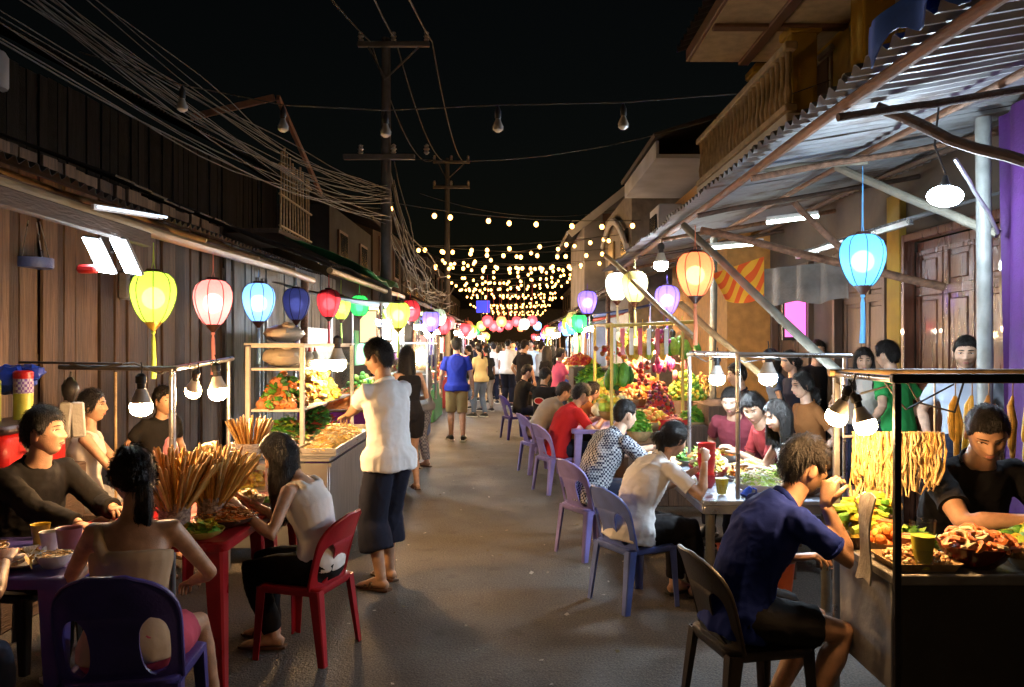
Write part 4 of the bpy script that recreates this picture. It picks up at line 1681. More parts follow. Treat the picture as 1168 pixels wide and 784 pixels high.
for y in (8.5, 10.15):
    b = MB(); b.box((3.885, y, 4.55), (.03, .95, 1.45), .01); b.box((3.86, y, 5.2), (.06, 1.1, .07), .01)
    d = put('window', b, PLA, h, True)
    b = MB(); b.box((3.864, y - .22, 4.50), (.02, .40, 1.25), .004); b.box((3.864, y + .22, 4.50), (.02, .40, 1.25), .004)
    put('shutter', b, DOORD, d, True)
b = MB(); b.box((3.55, 7.7, 5.36), (2.4, 5.6, .05)); put('soffit', b, mat('cream_soffit', (.52, .42, .27), .85, var=.2), h, True)
b = MB()
b.box((2.33, 7.7, 5.43), (.05, 5.7, .16), .01); b.box((3.5, 10.53, 5.43), (2.3, .05, .16), .01); b.box((3.05, 7.7, 5.31), (.14, 5.6, .05), .01); b.box((3.45, 9.3, 5.315), (2.2, .14, .05), .01)
put('fascia', b, mat('fascia_wood', (.14, .07, .04), .7), h, True)
b = MB(); corrug(b, (2.2, 4.8, 5.54), (0, 5.9, 0), (2.8, 0, 1.0), wave=.2, amp=.03); put('roof', b, TIND, h, True)
b = MB(); b.box((3.27, 9.45, 4.76), (.02, .02, .5)); b.lathe([(.03, 0), (.055, .05), (.06, .16), (.03, .22)], (3.2, 9.45, 4.86), 8); put('wall_lamp', b, BLACKM, h, True)

# second and third houses
h = thing('white_gable_house', 'white gabled house with grey tin roof beyond the bulb strings', 'house', (3.6, 24, 0))
WHT = mat('white_plaster', (.46, .48, .52), .8, var=.2, scale=2, bump=.2)
b = MB()
b.add([(2.0, 22, 0), (6, 22, 0), (6, 22, 4.9), (4.0, 22, 6.4), (2.0, 22, 4.9), (2.0, 27, 0), (6, 27, 0), (6, 27, 4.9), (4.0, 27, 6.4), (2.0, 27, 4.9)],
      [(0, 1, 2, 3, 4), (9, 8, 7, 6, 5), (0, 4, 9, 5), (1, 6, 7, 2)])
put('wall', b, mat('grey_white_plaster', (.24, .24, .25), .85, var=.4, scale=1.5, bump=.25), h, True)
for sg in (-1, 1):
    b = MB(); b.bar((4.0, 24.4, 6.52), (4.0 + sg * 2.5, 24.4, 4.62), 5.9, .08, ref=(0, 1, 0)); put('roof', b, TIND, h, True)
    b = MB(); b.bar((4.0 + sg * .05, 21.42, 6.46), (4.0 + sg * 2.45, 21.42, 4.56), .05, .20, ref=(0, 1, 0)); put('bargeboard', b, WHT, h, True)
b = MB(); b.box((2.9, 21.97, 4.7), (.8, .06, 1.0), .01); put('window', b, mat('window_wood', ()), h, True)
h = thing('ochre_house', 'ochre house with white soffit corner and box window beside the yellow balcony', 'house', (4, 13, 0))
OCH = mat('ochre_plaster', (.42, .22, .06), .8, var=.25, bump=.25)
b = MB(); b.box((4.3, 13.0, 2.1), (2.6, 3.8, 4.2)); put('wall', b, OCH, h, True)
b = MB(); b.box((2.9, 13.2, 4.35), (1.6, 3.2, .06)); put('soffit', b, WHT, h, True)
b = MB(); b.box((2.12, 13.2, 4.46), (.05, 3.2, .24), .01); b.box((2.9, 14.82, 4.46), (1.6, .05, .24), .01); put('fascia', b, WHT, h, True)
b = MB(); b.bar((2.05, 13.2, 4.62), (5.2, 13.2, 5.6), .06, 3.5, ref=(0, 0, 1)); put('roof', b, TIND, h, True)
b = MB(); b.box((2.78, 14.4, 3.55), (.42, .9, 1.05), .02); put('bay', b, WHT, h, True)
b = MB(); b.box((2.55, 14.4, 3.62), (.03, .62, .6), .01); put('window', b, mat('dark_pane', ()), h, True)
h = thing('balcony_house', 'pale two-storey house with curved parapet between ochre house and white gables', 'house', (4, 18, 0))
b = MB(); b.box((3.95, 18.6, 2.4), (3.0, 4.6, 4.8)); put('wall', b, mat('pale_plaster', (.20, .18, .155), .8, var=.3, bump=.2), h, True)
b = MB(); b.loft([(2.35, 16.3 + k * .4, 3.6 + .9 * math.sin(PI * k / 11 * .8)) for k in range(12)], (.09, .05), 8); put('parapet', b, WHT, h, True)
b = MB(); b.box((2.43, 17.2, 3.5), (.05, .9, 1.1), .01); put('window', b, mat('dark_pane', ()), h, True)
b = MB(); b.box((2.42, 19.4, 3.5), (.05, .9, 1.1), .01); put('window', b, mat('lit_window', (.4, .3, .15), .4), h, True)  # warm tan pane colour stands in for light inside; nothing emits

# ------------------------------------------------------------------ right: long tin awning on rough poles
h = thing('tin_awning', 'long corrugated tin awning on rough log purlins over the right stalls', 'awning', (2.6, 7, 0))
b = MB()
for j in range(9):                                            # overlapping sheets
    y0 = .9 + j * 1.42
    ov = .03 * (j % 2)
    corrug(b, (1.56 + rnd.uniform(-.03, .05), y0, 2.875 + ov * .2), (0, 1.5, rnd.uniform(-.02, .02)), (2.55, 0, .43 + rnd.uniform(-.02, .02)), sag=.025, nv=5, wave=.125, amp=.021)
put('roof', b, TIN, h, True)
for x, r, m in ((1.70, .030, LOG), (2.5, .022, LOG), (3.3, .024, DWOOD)):
    b = MB()
    pole_wavy(b, (x, .8, 2.81 + (x - 1.56) * .17 - .01), (x + .02, 13.4, 2.79 + (x - 1.56) * .17), r, .05, 16)
    put('purlin', b, m, h, True)
for y, m in ((2.5, DWOOD), (4.05, DWOOD), (5.5, LOG), (7.1, DWOOD), (8.8, LOG), (10.6, DWOOD), (12.4, LOG)):
    b = MB()
    pole_wavy(b, (1.66, y, 2.76), (3.6, y + rnd.uniform(-.1, .1), 3.10), .022, .02, 8)
    put('rafter', b, m, h, True)
b = MB(); pole_wavy(b, (3.0, 5.05, 0), (3.0, 5.05, 3.06), .045, .02, seg=12); put('post', b, mat('grey_post', (.22, .24, .23), .5, var=.3), h, True)
b = MB(); pole_wavy(b, (2.25, 8.9, 0), (2.25, 8.9, 2.80), .04, .03); put('post', b, PALE, h, True)
b = MB(); pole_wavy(b, (1.75, 11.8, 0), (1.75, 11.8, 2.78), .04, .03); put('post', b, LOG, h, True)
for a, c, r, m in (((780, 256, 7.4), (968, 436, 5.35), .034, PALE), ((800, 262, 7.2), (1078, 327, 6.3), .034, LOG), ((858, 192, 6.0), (990, 182, 5.6), .030, PALE), ((955, 190, 5.8), (1138, 266, 5.0), .030, PALE),
                   ((1000, 122, 4.3), (1215, 205, 3.9), .030, DWOOD), ((905, 230, 6.4), (975, 300, 6.2), .026, LOG), ((1090, 180, 4.6), (1140, 265, 4.9), .012, STEEL), ((690, 290, 9.8), (790, 385, 7.6), .03, BAMBOO), ((775, 345, 7.4), (885, 440, 6.6), .028, BAMBOO)):
    b = MB(); pole_wavy(b, at(*a), at(*c), r, .025, 8); put('brace', b, m, h, True)
t = MB()
t.sheet(lambda u, v: V((1.50 - .03 * math.sin(u * 17) * (v < .3) + 2.2 * max(0, v - .12), 2.25 + 1.15 * u, 2.95 + .17 * 2.2 * max(0, v - .12) + .02 * math.sin(u * 13 + 2 * v) - .14 * (max(0, .12 - v) / .12) * (1 + .3 * math.sin(u * 23)))), 30, 25, .006)
put('tarpaulin', t, mat('blue_tarp', (.02, .08, .42), .5, var=.3, bump=.3, bscale=9), label='blue tarpaulin on top of the right tin awning', cat='tarpaulin')
h2 = thing('lean_to', 'small ribbed metal canopy over the brown panelled doors', 'canopy', (3.2, 7, 2.5))
b = MB(); corrug(b, (2.85, 5.7, 2.52), (0, 2.3, 0), (.85, 0, .24), wave=.05, amp=.010); put('canopy_sheet', b, TIN, h2, True)
b = MB(); b.box((2.86, 6.85, 2.49), (.03, 2.3, .04)); put('canopy_edge', b, STEEL, h2, True)
# more awnings down the right side
for j, (y0, y1, x0, z0) in enumerate(((13.6, 18.5, 1.55, 2.58), (19, 25, 1.75, 2.6), (25.6, 34, 1.9, 2.6), (35, 48, 2.0, 2.7))):
    o = thing('tin_awning', 'tin awning over the right stalls, %s one past the long log awning' % ('first', 'second', 'third', 'fourth')[j], 'awning', (x0 + 1, (y0 + y1) / 2, 0))
    b = MB(); corrug(b, (x0, y0, z0), (0, y1 - y0, 0), (2.4, 0, .8), sag=.04, wave=.1, amp=.014, res=4); put('roof', b, TIN, o, True)
    b = MB(); pole_wavy(b, (x0 + .1, y0, z0 - .03), (x0 + .1, y1, z0 - .03), .04, .03, 10); put('purlin', b, LOG, o, True)
    for y in (y0 + .3, y1 - .3):
        b = MB(); pole_wavy(b, (x0 + .15, y, 0), (x0 + .12, y, z0), .035, .02); put('post', b, LOG, o, True)
for j, (y0, y1, x0, z0) in enumerate(((16.6, 22, 1.95, 2.55), (22.6, 30, 2.0, 2.6), (30.6, 40, 2.05, 2.6), (41, 52, 2.1, 2.7))):
    o = thing('tin_awning', 'tin awning over the left stalls, %s one past the electric pole' % ('first', 'second', 'third', 'fourth')[j], 'awning', (-x0 - 1, (y0 + y1) / 2, 0))
    b = MB(); corrug(b, (-x0, y1, z0), (0, y0 - y1, 0), (-2.2, 0, .8), sag=.04, wave=.1, amp=.014, res=4); put('roof', b, TIND, o, True)
    b = MB(); pole_wavy(b, (-x0 - .1, y0, z0 - .03), (-x0 - .1, y1, z0 - .03), .04, .03, 10); put('purlin', b, LOG, o, True)
    for y in (y0 + .3, y1 - .3):
        b = MB(); pole_wavy(b, (-x0 - .15, y, 0), (-x0 - .12, y, z0), .035, .02); put('post', b, LOG, o, True)

# curtain, striped cloth, valance, lit screen
t = MB()
t.sheet(lambda u, v: V((3.07 + .045 * math.sin(u * 19 + 2 * v) * (.4 + .6 * v) + .02 * math.sin(u * 43), 5.02 - 1.35 * u, 3.05 - 2.75 * v + .05 * math.sin(u * 6))), 70, 20, .004)
put('curtain', t, mat('purple_cloth', (.050, .007, .10), .75, var=.2, bump=.25), label='purple curtain hanging in folds beside the grey post', cat='curtain')
t = MB()
A, B_, C_, D_ = at(812, 312, 7.6), at(872, 292, 7.2), at(872, 338, 7.0), at(828, 342, 7.3)
t.sheet(lambda u, v: A.lerp(B_, u).lerp(D_.lerp(C_, u), v) + V((0, .03 * math.sin(u * 9), -.04 * math.sin(u * PI) * v)), 16, 8, .005)
put('striped_cloth', t, stripemat('orange_yellow_stripes', [(.75, .12, .02), (.80, .45, .04)], 9, 1), label='orange and yellow striped awning cloth under the long tin roof', cat='cloth')
t = MB()
A, B_ = at(872, 306, 8.0), at(968, 296, 7.2)
t.sheet(lambda u, v: A.lerp(B_, u) + V((.02 * math.sin(u * 22), 0, -.36 * v - .02 * math.sin(u * 12) * v)), 30, 5, .004)
put('valance', t, mat('grey_canvas', (.16, .15, .14), .85, bump=.3), label='grey canvas valance hanging in front of the old doors', cat='valance')
o = thing('lit_screen', 'glowing pink advertising panel in the doorway behind the right diners', 'screen', at(906, 358, 9.7))
c = at(906, 362, 9.7)
b = MB(); b.box(c, (.30, .06, .54), .008); put('frame', b, BLACKM, o, True)
b = MB(); b.box(c - V((0, .034, 0)), (.25, .008, .46)); put('panel', b, emat('pink_screen', (1, .16, .62), 1.6), o, True)

# ------------------------------------------------------------------ electric poles, cables
for j, (x, y, zt, ha) in enumerate(((-2.2, 13.9, 6.95, .62), (-2.2, 27, 7.9, .62))):
    o = thing('electric_pole', ('near concrete electric pole with crossarm and tangled cables', 'farther electric pole with double crossarm')[j], 'electric pole', (x, y, 0))
    b = MB(); b.loft([(x, y, 0), (x, y, zt)], [.115, .075], 12); put('pole_shaft', b, mat('concrete_pole', (.07, .064, .058), .8, var=.3), o, True)
    for z in ((zt - .15,), (zt - .15, zt - 1.0))[j] + (() if j else (4.85,)):
        b = MB(); b.box((x + (.15 if z > 5 else -.1), y - .12, z), (ha * 2, .09, .09), .01); put('crossarm', b, mat('crossarm_steel', (.10, .09, .08), .6, .3), o, True)
        for q in (-ha + .05, 0, ha - .05):
            b = MB(); b.lathe([(.02, 0), (.05, .03), (.03, .06), (.055, .09), (.03, .12), (.045, .15), (.01, .18)], (x + .15 + q, y - .12, z + .045), 8); put('insulator', b, mat('porcelain', (.3, .26, .22), .3), o, True)
    for s in (-1, 1):
        b = MB(); b.tube((x, y - .1, zt - .75), (x + .15 + s * ha * .7, y - .12, zt - .2), .018); put('strut', b, mat('crossarm_steel', ()), o, True)


def cable(a, c, sag, r, lab, n=18, wob=.0, grp=None, m=None):
    a, c = V(a), V(c)
    sd = rnd.random() * 50
    pts = []
    for i in range(n + 1):
        f = i / n
        p = a.lerp(c, f) + V((0, 0, -sag * 4 * f * (1 - f)))
        if wob: p += V((mnoise.noise(V((f * 4, sd, 1))), 0, mnoise.noise(V((f * 4, sd, 7))))) * wob * math.sin(PI * f)
        pts.append(p)
    b = MB(); b.loft(pts, r, 5)
    return put('cable', b, m or CABLE, label=lab, cat='cable', group=grp)


GREYC = mat('grey_cable', (.035, .032, .03), .55, bump=0)
for j in range(24):
    a = V((-3.0 + rnd.uniform(-.35, .35), 2.6, 3.55 + rnd.uniform(-.05, .55)))
    c = V((-2.2 + rnd.uniform(-.12, .12), 13.8, 3.95 + rnd.uniform(-.35, .55)))
    cable(a, c, rnd.uniform(.25, .60), rnd.uniform(.003, .0065), 'one of many thin cables sagging from upper left to the near electric pole', wob=.12, grp='cables in the left bundle', m=GREYC if j % 3 else CABLE)
for j in range(16):
    a = V((-2.15 + rnd.uniform(-.1, .1), 13.9, 3.9 + rnd.uniform(-.3, .9)))
    c = V((-2.1 + rnd.uniform(-.2, .35), 20 + rnd.uniform(-2, 7), 3.0 + rnd.uniform(-.2, .9)))
    cable(a, c, rnd.uniform(.4, 1.0), rnd.uniform(.010, .016), 'one of the loose cables drooping down the street from the near electric pole', wob=.35, grp='cables drooping past the near pole', m=GREYC if j % 2 else CABLE)
for j, (px, xe, nm) in enumerate(((423, 380, 'left'), (452, 428, 'middle'), (493, 468, 'right'))):
    a = at(px, 47, 13.8)
    d = at(xe, -10, 9.6)
    cable(a, a + (d - a) * 2.6, .12, .012, '%s power line running from the near pole crossarm up over the street' % nm)
    e = V((-2.05 + (-.57, 0, .57)[j], 26.9, 7.85))
    cable(a, e, .75, .012, '%s power line between the two electric poles' % nm)
for j, (y0, y1, z0, z1, xx) in enumerate(((9, 13.9, 3.6, 4.9, 3.6), (22, 19, 4.4, 5.2, 3.2))):
    cable((-2.2, y1, z1), (xx, y0, z0 + 1), .4, .006, ('thin wire crossing the street in front of the near pole', 'thin wire crossing high toward the white gables')[j])

# ------------------------------------------------------------------ strings of bulbs
BG = emat('string_bulb_glow', (1, .46, .11), 10, sample=False)
sm = MB(); sm.ball((0, 0, 0), (.043, .043, .05), 8, 6)
BULBME = sm.mesh('bulb', BG)
sm = MB(); sm.ball((0, 0, 0), (.046, .046, .054), 8, 6)
BULBFAR = sm.mesh('bulb', BG)
sm = MB(); sm.lathe([(.012, .02), (.018, .03), (.018, .075), (.008, .09)], seg=8)
SOCKME = sm.mesh('bulb_socket', mat('black_plastic', (.02, .02, .022), .5))
ordn = ['nearest', 'second', 'third', 'fourth', 'fifth', 'sixth', 'seventh', 'eighth', 'ninth', 'tenth', 'eleventh', 'twelfth']
ys = [14.6, 18.0, 21.0, 23.8, 26.4, 29, 31.5, 34, 36.5, 39, 41.5, 44, 47, 50, 53, 56, 59, 62, 19.6, 22.3, 25.1, 27.7, 30.2, 33, 38, 43, 48.5, 52, 57]
for j, Y in enumerate(ys):
    lab =  '%s string of lit warm bulbs across the street' % ordn[j] if j < 8 else 'one of the far bulb strings merging into a glow at the street end'
    o = thing('string_light', lab, 'string light', (0, Y, 3.9), 0, 'bulb strings across the street')
    n = 9 if j < 5 else (10 if j < 9 else 12)
    x0, x1 = -2.35, 2.35 + .25 * rnd.random()
    sag = rnd.uniform(.04, .20)
    yk = rnd.uniform(-1.6, 1.6) if j > 1 else .3
    zl, zr = 4.12 + rnd.uniform(-.3, .3), 4.20 + rnd.uniform(-.3, .3)
    pts = []
    for i in range(25):
        f = i / 24
        pts.append(V((x0 + (x1 - x0) * f, Y + (f - .5) * yk + .25 * math.sin(f * 3 + j), zl + (zr - zl) * f - sag * 4 * f * (1 - f))))
    b = MB(); b.loft(pts, .007, 5); put('wire', b, CABLE, o, True)
    for i in range(n):
        f = (i + .5 + rnd.uniform(-.25, .25)) / n
        q = pts[min(24, int(f * 24))].lerp(pts[min(24, int(f * 24) + 1)], f * 24 % 1) - V((0, Y, 3.9)) - V((0, 0, .09 + rnd.uniform(0, .04)))
        me = BULBME if j < 6 else BULBFAR
        c = bpy.data.objects.new('bulb', me); c.location = q; c.parent = o; COL.objects.link(c)
        if j < 6:
            s = bpy.data.objects.new('bulb_socket', SOCKME); s.parent = c; COL.objects.link(s)
    for f in ((.25, .75) if j < 8 else (.5,)):
        i = int(f * 24)
        lamp('string_lamp', pts[i] - V((0, Y, 3.9)) - V((0, 0, .16)), 8 if j < 8 else 40, (1, .54, .2), .03, o)
o = thing('string_light', 'string of clear unlit bulbs high above the near street', 'string light', (0, 4.3, 2.9), 0, 'bulb strings across the street')
GL = mat('clear_bulb', (.75, .75, .72), .12, var=.1, bump=0, trans=.5)
xs = [(208, 118), (323, 141), (440, 147), (568, 141), (711, 138)]
b = MB(); b.loft([at(px, py - 22, 4.3) for px, py in [(90, 80)] + xs + [(840, 128)]], .003, 5); put('wire', b, CABLE, o, True)
for px, py in xs:
    p = at(px, py, 4.3)
    b = MB(); b.lathe([(.012, .03), (.020, .01), (.030, -.012), (.028, -.03), (.012, -.042)], p, 10); c = put('bulb', b, GL, o, True)
    b = MB(); b.lathe([(.013, .03), (.017, .035), (.017, .07), (.005, .10)], p, 8); put('bulb_socket', b, mat('black_plastic', ()), c, True)

for Y, lab in ((-2.4, 'added unseen string of warm bulbs just behind the viewpoint, lighting the near tables'), (-6.0, 'second added unseen string of warm bulbs farther behind the viewpoint')):  # unseen strings added to light the near tables
    o = thing('string_light', lab, 'string light', (0, Y, 3.6), 0, 'bulb strings across the street')
    b = MB(); b.loft([(-2.4 + .2 * i, Y, 3.9 - .25 * math.sin(PI * i / 24)) for i in range(25)], .007, 5); put('wire', b, CABLE, o, True)
    for i in range(9):
        c = bpy.data.objects.new('bulb', BULBME); c.location = (-2.1 + .52 * i, 0, .02); c.parent = o; COL.objects.link(c)
        s = bpy.data.objects.new('bulb_socket', SOCKME); s.parent = c; COL.objects.link(s)
    for x in (-1.5, 0, 1.5):
        lamp('string_lamp', (x, 0, -.06), 7, (1, .74, .48), .05, o)
lit = MB()
lr = random.Random(5)
for i in range(260):
    y = 2.6 + 14 * lr.random() ** 1.6
    x = lr.uniform(-1.3, 1.1)
    a = lr.uniform(0, 6.28); q = lr.uniform(.004, .014) * (1.6 if lr.random() < .1 else 1)
    u, v = V((math.cos(a), math.sin(a), lr.uniform(-.2, .2))) * q, V((-math.sin(a), math.cos(a), lr.uniform(-.2, .2))) * q * lr.uniform(.3, .9)
    c = V((x, y, .006))
    lit.add([c - u - v, c + u - v, c + u + v + V((0, 0, .004)), c - u + v], [(0, 1, 2, 3)], lr.randrange(3))
put('litter', lit, [mat('scrap_paper', (.42, .39, .34), .9, bump=0), mat('scrap_leaf', (.10, .08, .03), .9, bump=0), mat('scrap_dust', (.22, .19, .15), .9, bump=0)], kind='stuff')

# small things up at the top left
o = thing('water_tank', 'small white tank on a stand at the upper left edge', 'tank', at(-8, 78, 7.5))
p = at(-8, 100, 7.5)
b = MB(); b.lathe([(.12, 0), (.13, .02), (.13, .30), (.10, .35), (.02, .37)], p, 14); put('tank_body', b, WHT, o, True)
b = MB(); b.loft([p + V((0, 0, -1.2)), p], .05, 8); put('stand', b, DWOOD, o, True)
# ------------------------------------------------------------------ lanterns
def lan(px, py, Y, colour, desc, power=1.0, **k):
    return lantern(desc, at(px, py, Y), colour, power, group=None, **k)


lan(175, 338, 5.15, 'yellow', 'glowing yellow-green silk lantern with long yellow tassel by the white floodlight', 1.5, sc=.93, cord=.17)
lan(243, 344, 6.1, 'pink', 'glowing pink-white silk lantern with red tassel, next to the yellow-green one', 2.0, sc=.98, cord=.19)
lan(295, 344, 7.2, 'blue', 'bright sky-blue silk lantern above the end of the food cart', 2.0, sc=.98, cord=.1)
lan(338, 346, 8.45, 'dusk', 'unlit slate-blue silk lantern between the sky-blue and the red ones', .12, sc=.95, cord=.1)
lan(375, 345, 9.7, 'red', 'red silk lantern on the left eave above the white-shirted man', 1.0, sc=.95, cord=.16)
lan(389, 350, 10.8, 'lime', 'small lime lantern half hidden behind the red one on the left', 1.2, sc=.9, cord=.2)
lan(410, 348, 12, 'green', 'emerald green silk lantern, last big one on the left eave', 1.3, sc=.98, cord=.2, round_=True, tassel=False)
lan(453, 355, 14.2, 'red', 'round crimson lantern over the glass stall beyond the emerald one', 1.0, sc=1.0, round_=True, tassel=False)
lan(793, 312, 6.5, 'orange', 'large orange silk lantern with red tassel under the right awning edge', 2.2, sc=1.02, cord=.2)
lan(984, 296, 5.45, 'cyan', 'bright cyan-blue silk lantern with blue tassel in front of the brown doors', 2.4, sc=1.0, cord=.45)
lan(724, 326, 9.1, 'cream', 'warm cream-yellow silk lantern hanging over the fruit stall', 2.2, sc=1.0, cord=.12)
lan(704, 326, 9.5, 'white', 'pale white-green silk lantern just behind the cream-yellow one', 2.4, sc=.95, cord=.12)
lan(761, 341, 9.7, 'purple', 'violet silk lantern right of the cream-yellow one over the fruit', 2.6, sc=.98, cord=.12)
lan(670, 344, 12.4, 'purple', 'smaller violet lantern farther down the right awning edge', 2.6, sc=1.0, cord=.1)

# floodlights and lamps ---------------------------------------------------
o = thing('floodlight', 'pair of square white LED panels glaring under the left eave', 'floodlight', at(128, 292, 4.7))
WLED = emat('white_led', (.80, .91, 1), 45)
for k, (px, py) in enumerate(((114, 290), (145, 291))):
    c = at(px, py, 4.7)
    Mx = Euler((R(-58), R(8), R(-30))).to_matrix().to_4x4()
    b = MB(); b.box(c, (.16, .24, .018), .004, Mx); hd = put('lamp_housing', b, mat('floodlight_grey', (.25, .25, .26), .5), o, True)
    b = MB(); b.box(c - Mx.to_3x3() @ V((0, 0, .012)), (.148, .225, .005), 0, Mx); put('led_panel', b, WLED, hd, True)
b = MB(); b.loft([at(128, 287, 4.75), at(128, 275, 4.8), at(128, 268, 4.85)], .012, 6); put('bracket', b, BLACKM, o, True)
b = MB(); b.box(at(100, 306, 4.7), (.12, .06, .05), .015); put('red_battery', b, mat('red_plastic', (.45, .02, .02), .4), o, True)
o = thing('floodlight', 'oval cool-white LED lamp hanging near the purple curtain', 'floodlight', at(1078, 223, 4.6))
p = at(1078, 223, 4.6)
b = MB(); b.ball((0, 0, 0), (.105, .06, .062), 16, 8); put('led_panel', b, emat('cool_led', (.72, .88, 1), 90), o)
b = MB(); b.lathe([(.03, .056), (.03, .07), (.02, .085), (.012, .12)], seg=12); b.loft([(0, 0, .13), (-.05, .02, .30), (-.03, 0, .58)], .006, 6); put('lamp_housing', b, BLACKM, o)
lamp('led_lamp', (0, -.02, -.11), 50, (.74, .88, 1), .06, o)
o = thing('fluorescent_tube', 'bright white tube light lying along the left tin eave', 'tube light', at(150, 240, 4.7))
a, c = at(112, 235, 4.2), at(190, 247, 5.1)
b = MB(); b.loft([a, c], .008, 8); put('tube_glass', b, emat('tube_white', (.75, .87, 1), 1.6), o, True)
b = MB(); b.bar(a + V((-.03, 0, .0)), c + V((-.03, 0, .0)), .03, .015); put('batten', b, mat('batten_white', (.6, .6, .6), .5), o, True)
for px, py, Y, ln, lab in ((838, 282, 8.3, .6, 'pale tube light under the right awning behind the orange lantern'), (905, 252, 7.2, .45, 'tube light glowing through the beams behind the cyan lantern')):
    o = thing('fluorescent_tube', lab, 'tube light', at(px, py, Y))
    b = MB(); b.loft([(-ln / 2, .05, 0), (ln / 2, 0, .05)], .018, 8); put('tube_glass', b, emat('tube_pale', (.82, 1, .9), 14), o)
    b = MB(); b.bar((-ln / 2, .05, .025), (ln / 2, 0, .075), .05, .02); put('batten', b, mat('batten_white', ()), o)
blb = [(161, 466, 3.95, 'warm', 290, 1.02, (0, 0), 'warm bulb hanging from the pipe above the skewer pots'), (220, 447, 5.0, 'warm', 90, .95, (24, 20), 'smaller tilted warm bulb in the middle of the left pipe'), (249, 449, 5.1, 'warm', 640, 1.15, (0, -5), 'bright warm bulb at the right end of the left pipe'),
       (385, 416, 7.0, 'warm', 420, 1.5, (0, 0), 'bright warm bulb inside the glass food cart'),
       (953, 477, 3.20, 'warm', 200, .82, (10, 20), 'warm bulb at the back corner of the noodle cart'), (988, 487, 3.10, 'warm', 270, .82, (-12, -15), 'brightest warm bulb beside the hanging yellow strips'),
       (818, 433, 6.2, 'cool', 360, 1.15, (0, 0), 'cool white bulb over the back of the salad table'), (876, 432, 5.3, 'cool', 420, 1.15, (0, 0), 'cool white bulb over the front of the salad table'),
       (754, 303, 8.9, 'cool', 260, 1.5, (0, 0), 'glaring cool white bulb beside the orange lantern'),
       (744, 398, 9.0, 'warm', 260, 1.3, (0, 0), 'left warm bulb hanging among the fruit'), (767, 399, 8.7, 'warm', 260, 1.3, (0, 0), 'right warm bulb hanging among the fruit'),
       (712, 424, 9.4, 'warm', 160, 1.2, (0, 0), 'low warm bulb behind the green mangoes')]
for px, py, Y, kd, st, sc, tl, lab in blb:
    bulb(lab, at(px, py, Y), kd, st, sc, .06, tl, None)
for px, py, Y, kd, st, lab in ((433, 388, 13.0, 'cool', 200, 'oval white lamp over the glass stall beyond the emerald lantern'), (490, 381, 14.5, 'warm', 200, 'warm lamp over the stall where the blue-shirted man stands')):
    bulb(lab, at(px, py, Y), kd, st, 1.8, .1, (0, 0), None)

# ------------------------------------------------------------------ colours
CH_PURPLE = mat('chair_purple', (.060, .048, .26), .40, var=.38, scale=4, detail=9, bump=.10, bscale=90)
CH_LILAC = mat('chair_lilac', (.23, .20, .52), .40, var=.38, scale=4, detail=9, bump=.10, bscale=90)
CH_BLUE = mat('chair_blue', (.15, .22, .62), .40, var=.38, scale=4, detail=9, bump=.10, bscale=90)
CH_RED = mat('chair_red', (.38, .012, .022), .40, var=.38, scale=4, detail=9, bump=.10, bscale=90)
CH_BROWN = mat('chair_brown', (.016, .012, .010), .40, var=.38, scale=4, detail=9, bump=.10, bscale=90)
white_c = cloth('white_cotton', (.78, .78, .79), .05)
cream_c = cloth('cream_cotton', (.66, .60, .54))
navy_c = cloth('navy_cotton', (.014, .016, .030))
black_c = cloth('black_cotton', (.013, .012, .013))
charcoal_c = cloth('charcoal_cotton', (.013, .012, .012))
blue_c = cloth('royal_blue_cotton', (.018, .035, .32))
dblue_c = cloth('deep_blue_cotton', (.008, .020, .16))
red_c = cloth('red_cotton', (.42, .018, .020))
pink_c = cloth('pink_cotton', (.75, .14, .26))
khaki_c = cloth('khaki_cotton', (.36, .25, .10))
beige_c = cloth('beige_knit', (.50, .37, .24))
grey_c = cloth('grey_cotton', (.25, .24, .24))
brown_c = cloth('rust_brown_cotton', (.22, .085, .025))
green_c = cloth('green_cotton', (.03, .28, .07))
denim_c = cloth('denim', (.10, .14, .22))
rose_c = cloth('rose_print', (.48, .08, .13), .4)
lblue_c = cloth('pale_blue_cotton', (.42, .50, .62))
check_c = checkmat('navy_white_check', (.018, .022, .055), (.50, .52, .55), 62)
print_c = checkmat('grey_print', (.30, .29, .30), (.12, .12, .14), 40)
lea = mat('brown_leather', (.10, .045, .02), .6)
blk_sh = mat('black_shoe', (.015, .015, .016), .5)
tan_sh = mat('tan_sandal', (.35, .20, .09), .6)

# ------------------------------------------------------------------ left: tables and diners
chp = make_chair('dark purple plastic chair under the woman with bare shoulders', CH_PURPLE, (-1.42, 3.0), 8, 'plastic chairs')


def chair(label, m, x, y, h, sc=.90):
    return dup(chp, (x, y, 0), R(h), label, remat={CH_PURPLE: m} if m is not CH_PURPLE else None, scale=sc)


chair('dark purple plastic chair cut by the left picture edge', CH_PURPLE, -2.02, 2.62, 0, 1.0)
chair('red plastic chair under the woman in the white sleeveless top', CH_RED, -1.09, 4.22, 74)
chair('dark chair of the man in the black jacket', CH_BROWN, -2.52, 4.10, -100)
chair('blue-lilac plastic chair of the woman in the white t-shirt', CH_BLUE, .77, 5.0, -62)
chair('lilac plastic chair of the man in the checked shirt', CH_LILAC, .62, 6.15, -60)
chair('pale lilac plastic chair of the man in the red t-shirt', CH_LILAC, .50, 8.75, -66)
chair('brown plastic chair of the young man in the blue t-shirt', CH_BROWN, 1.00, 3.36, -78, .93)
chair('purple plastic chair standing farther down the street behind the grey-shirted diner', CH_PURPLE, .06, 13.6, -70)
chair('purple plastic chair of the bent diner in grey', CH_LILAC, .34, 10.05, -70)

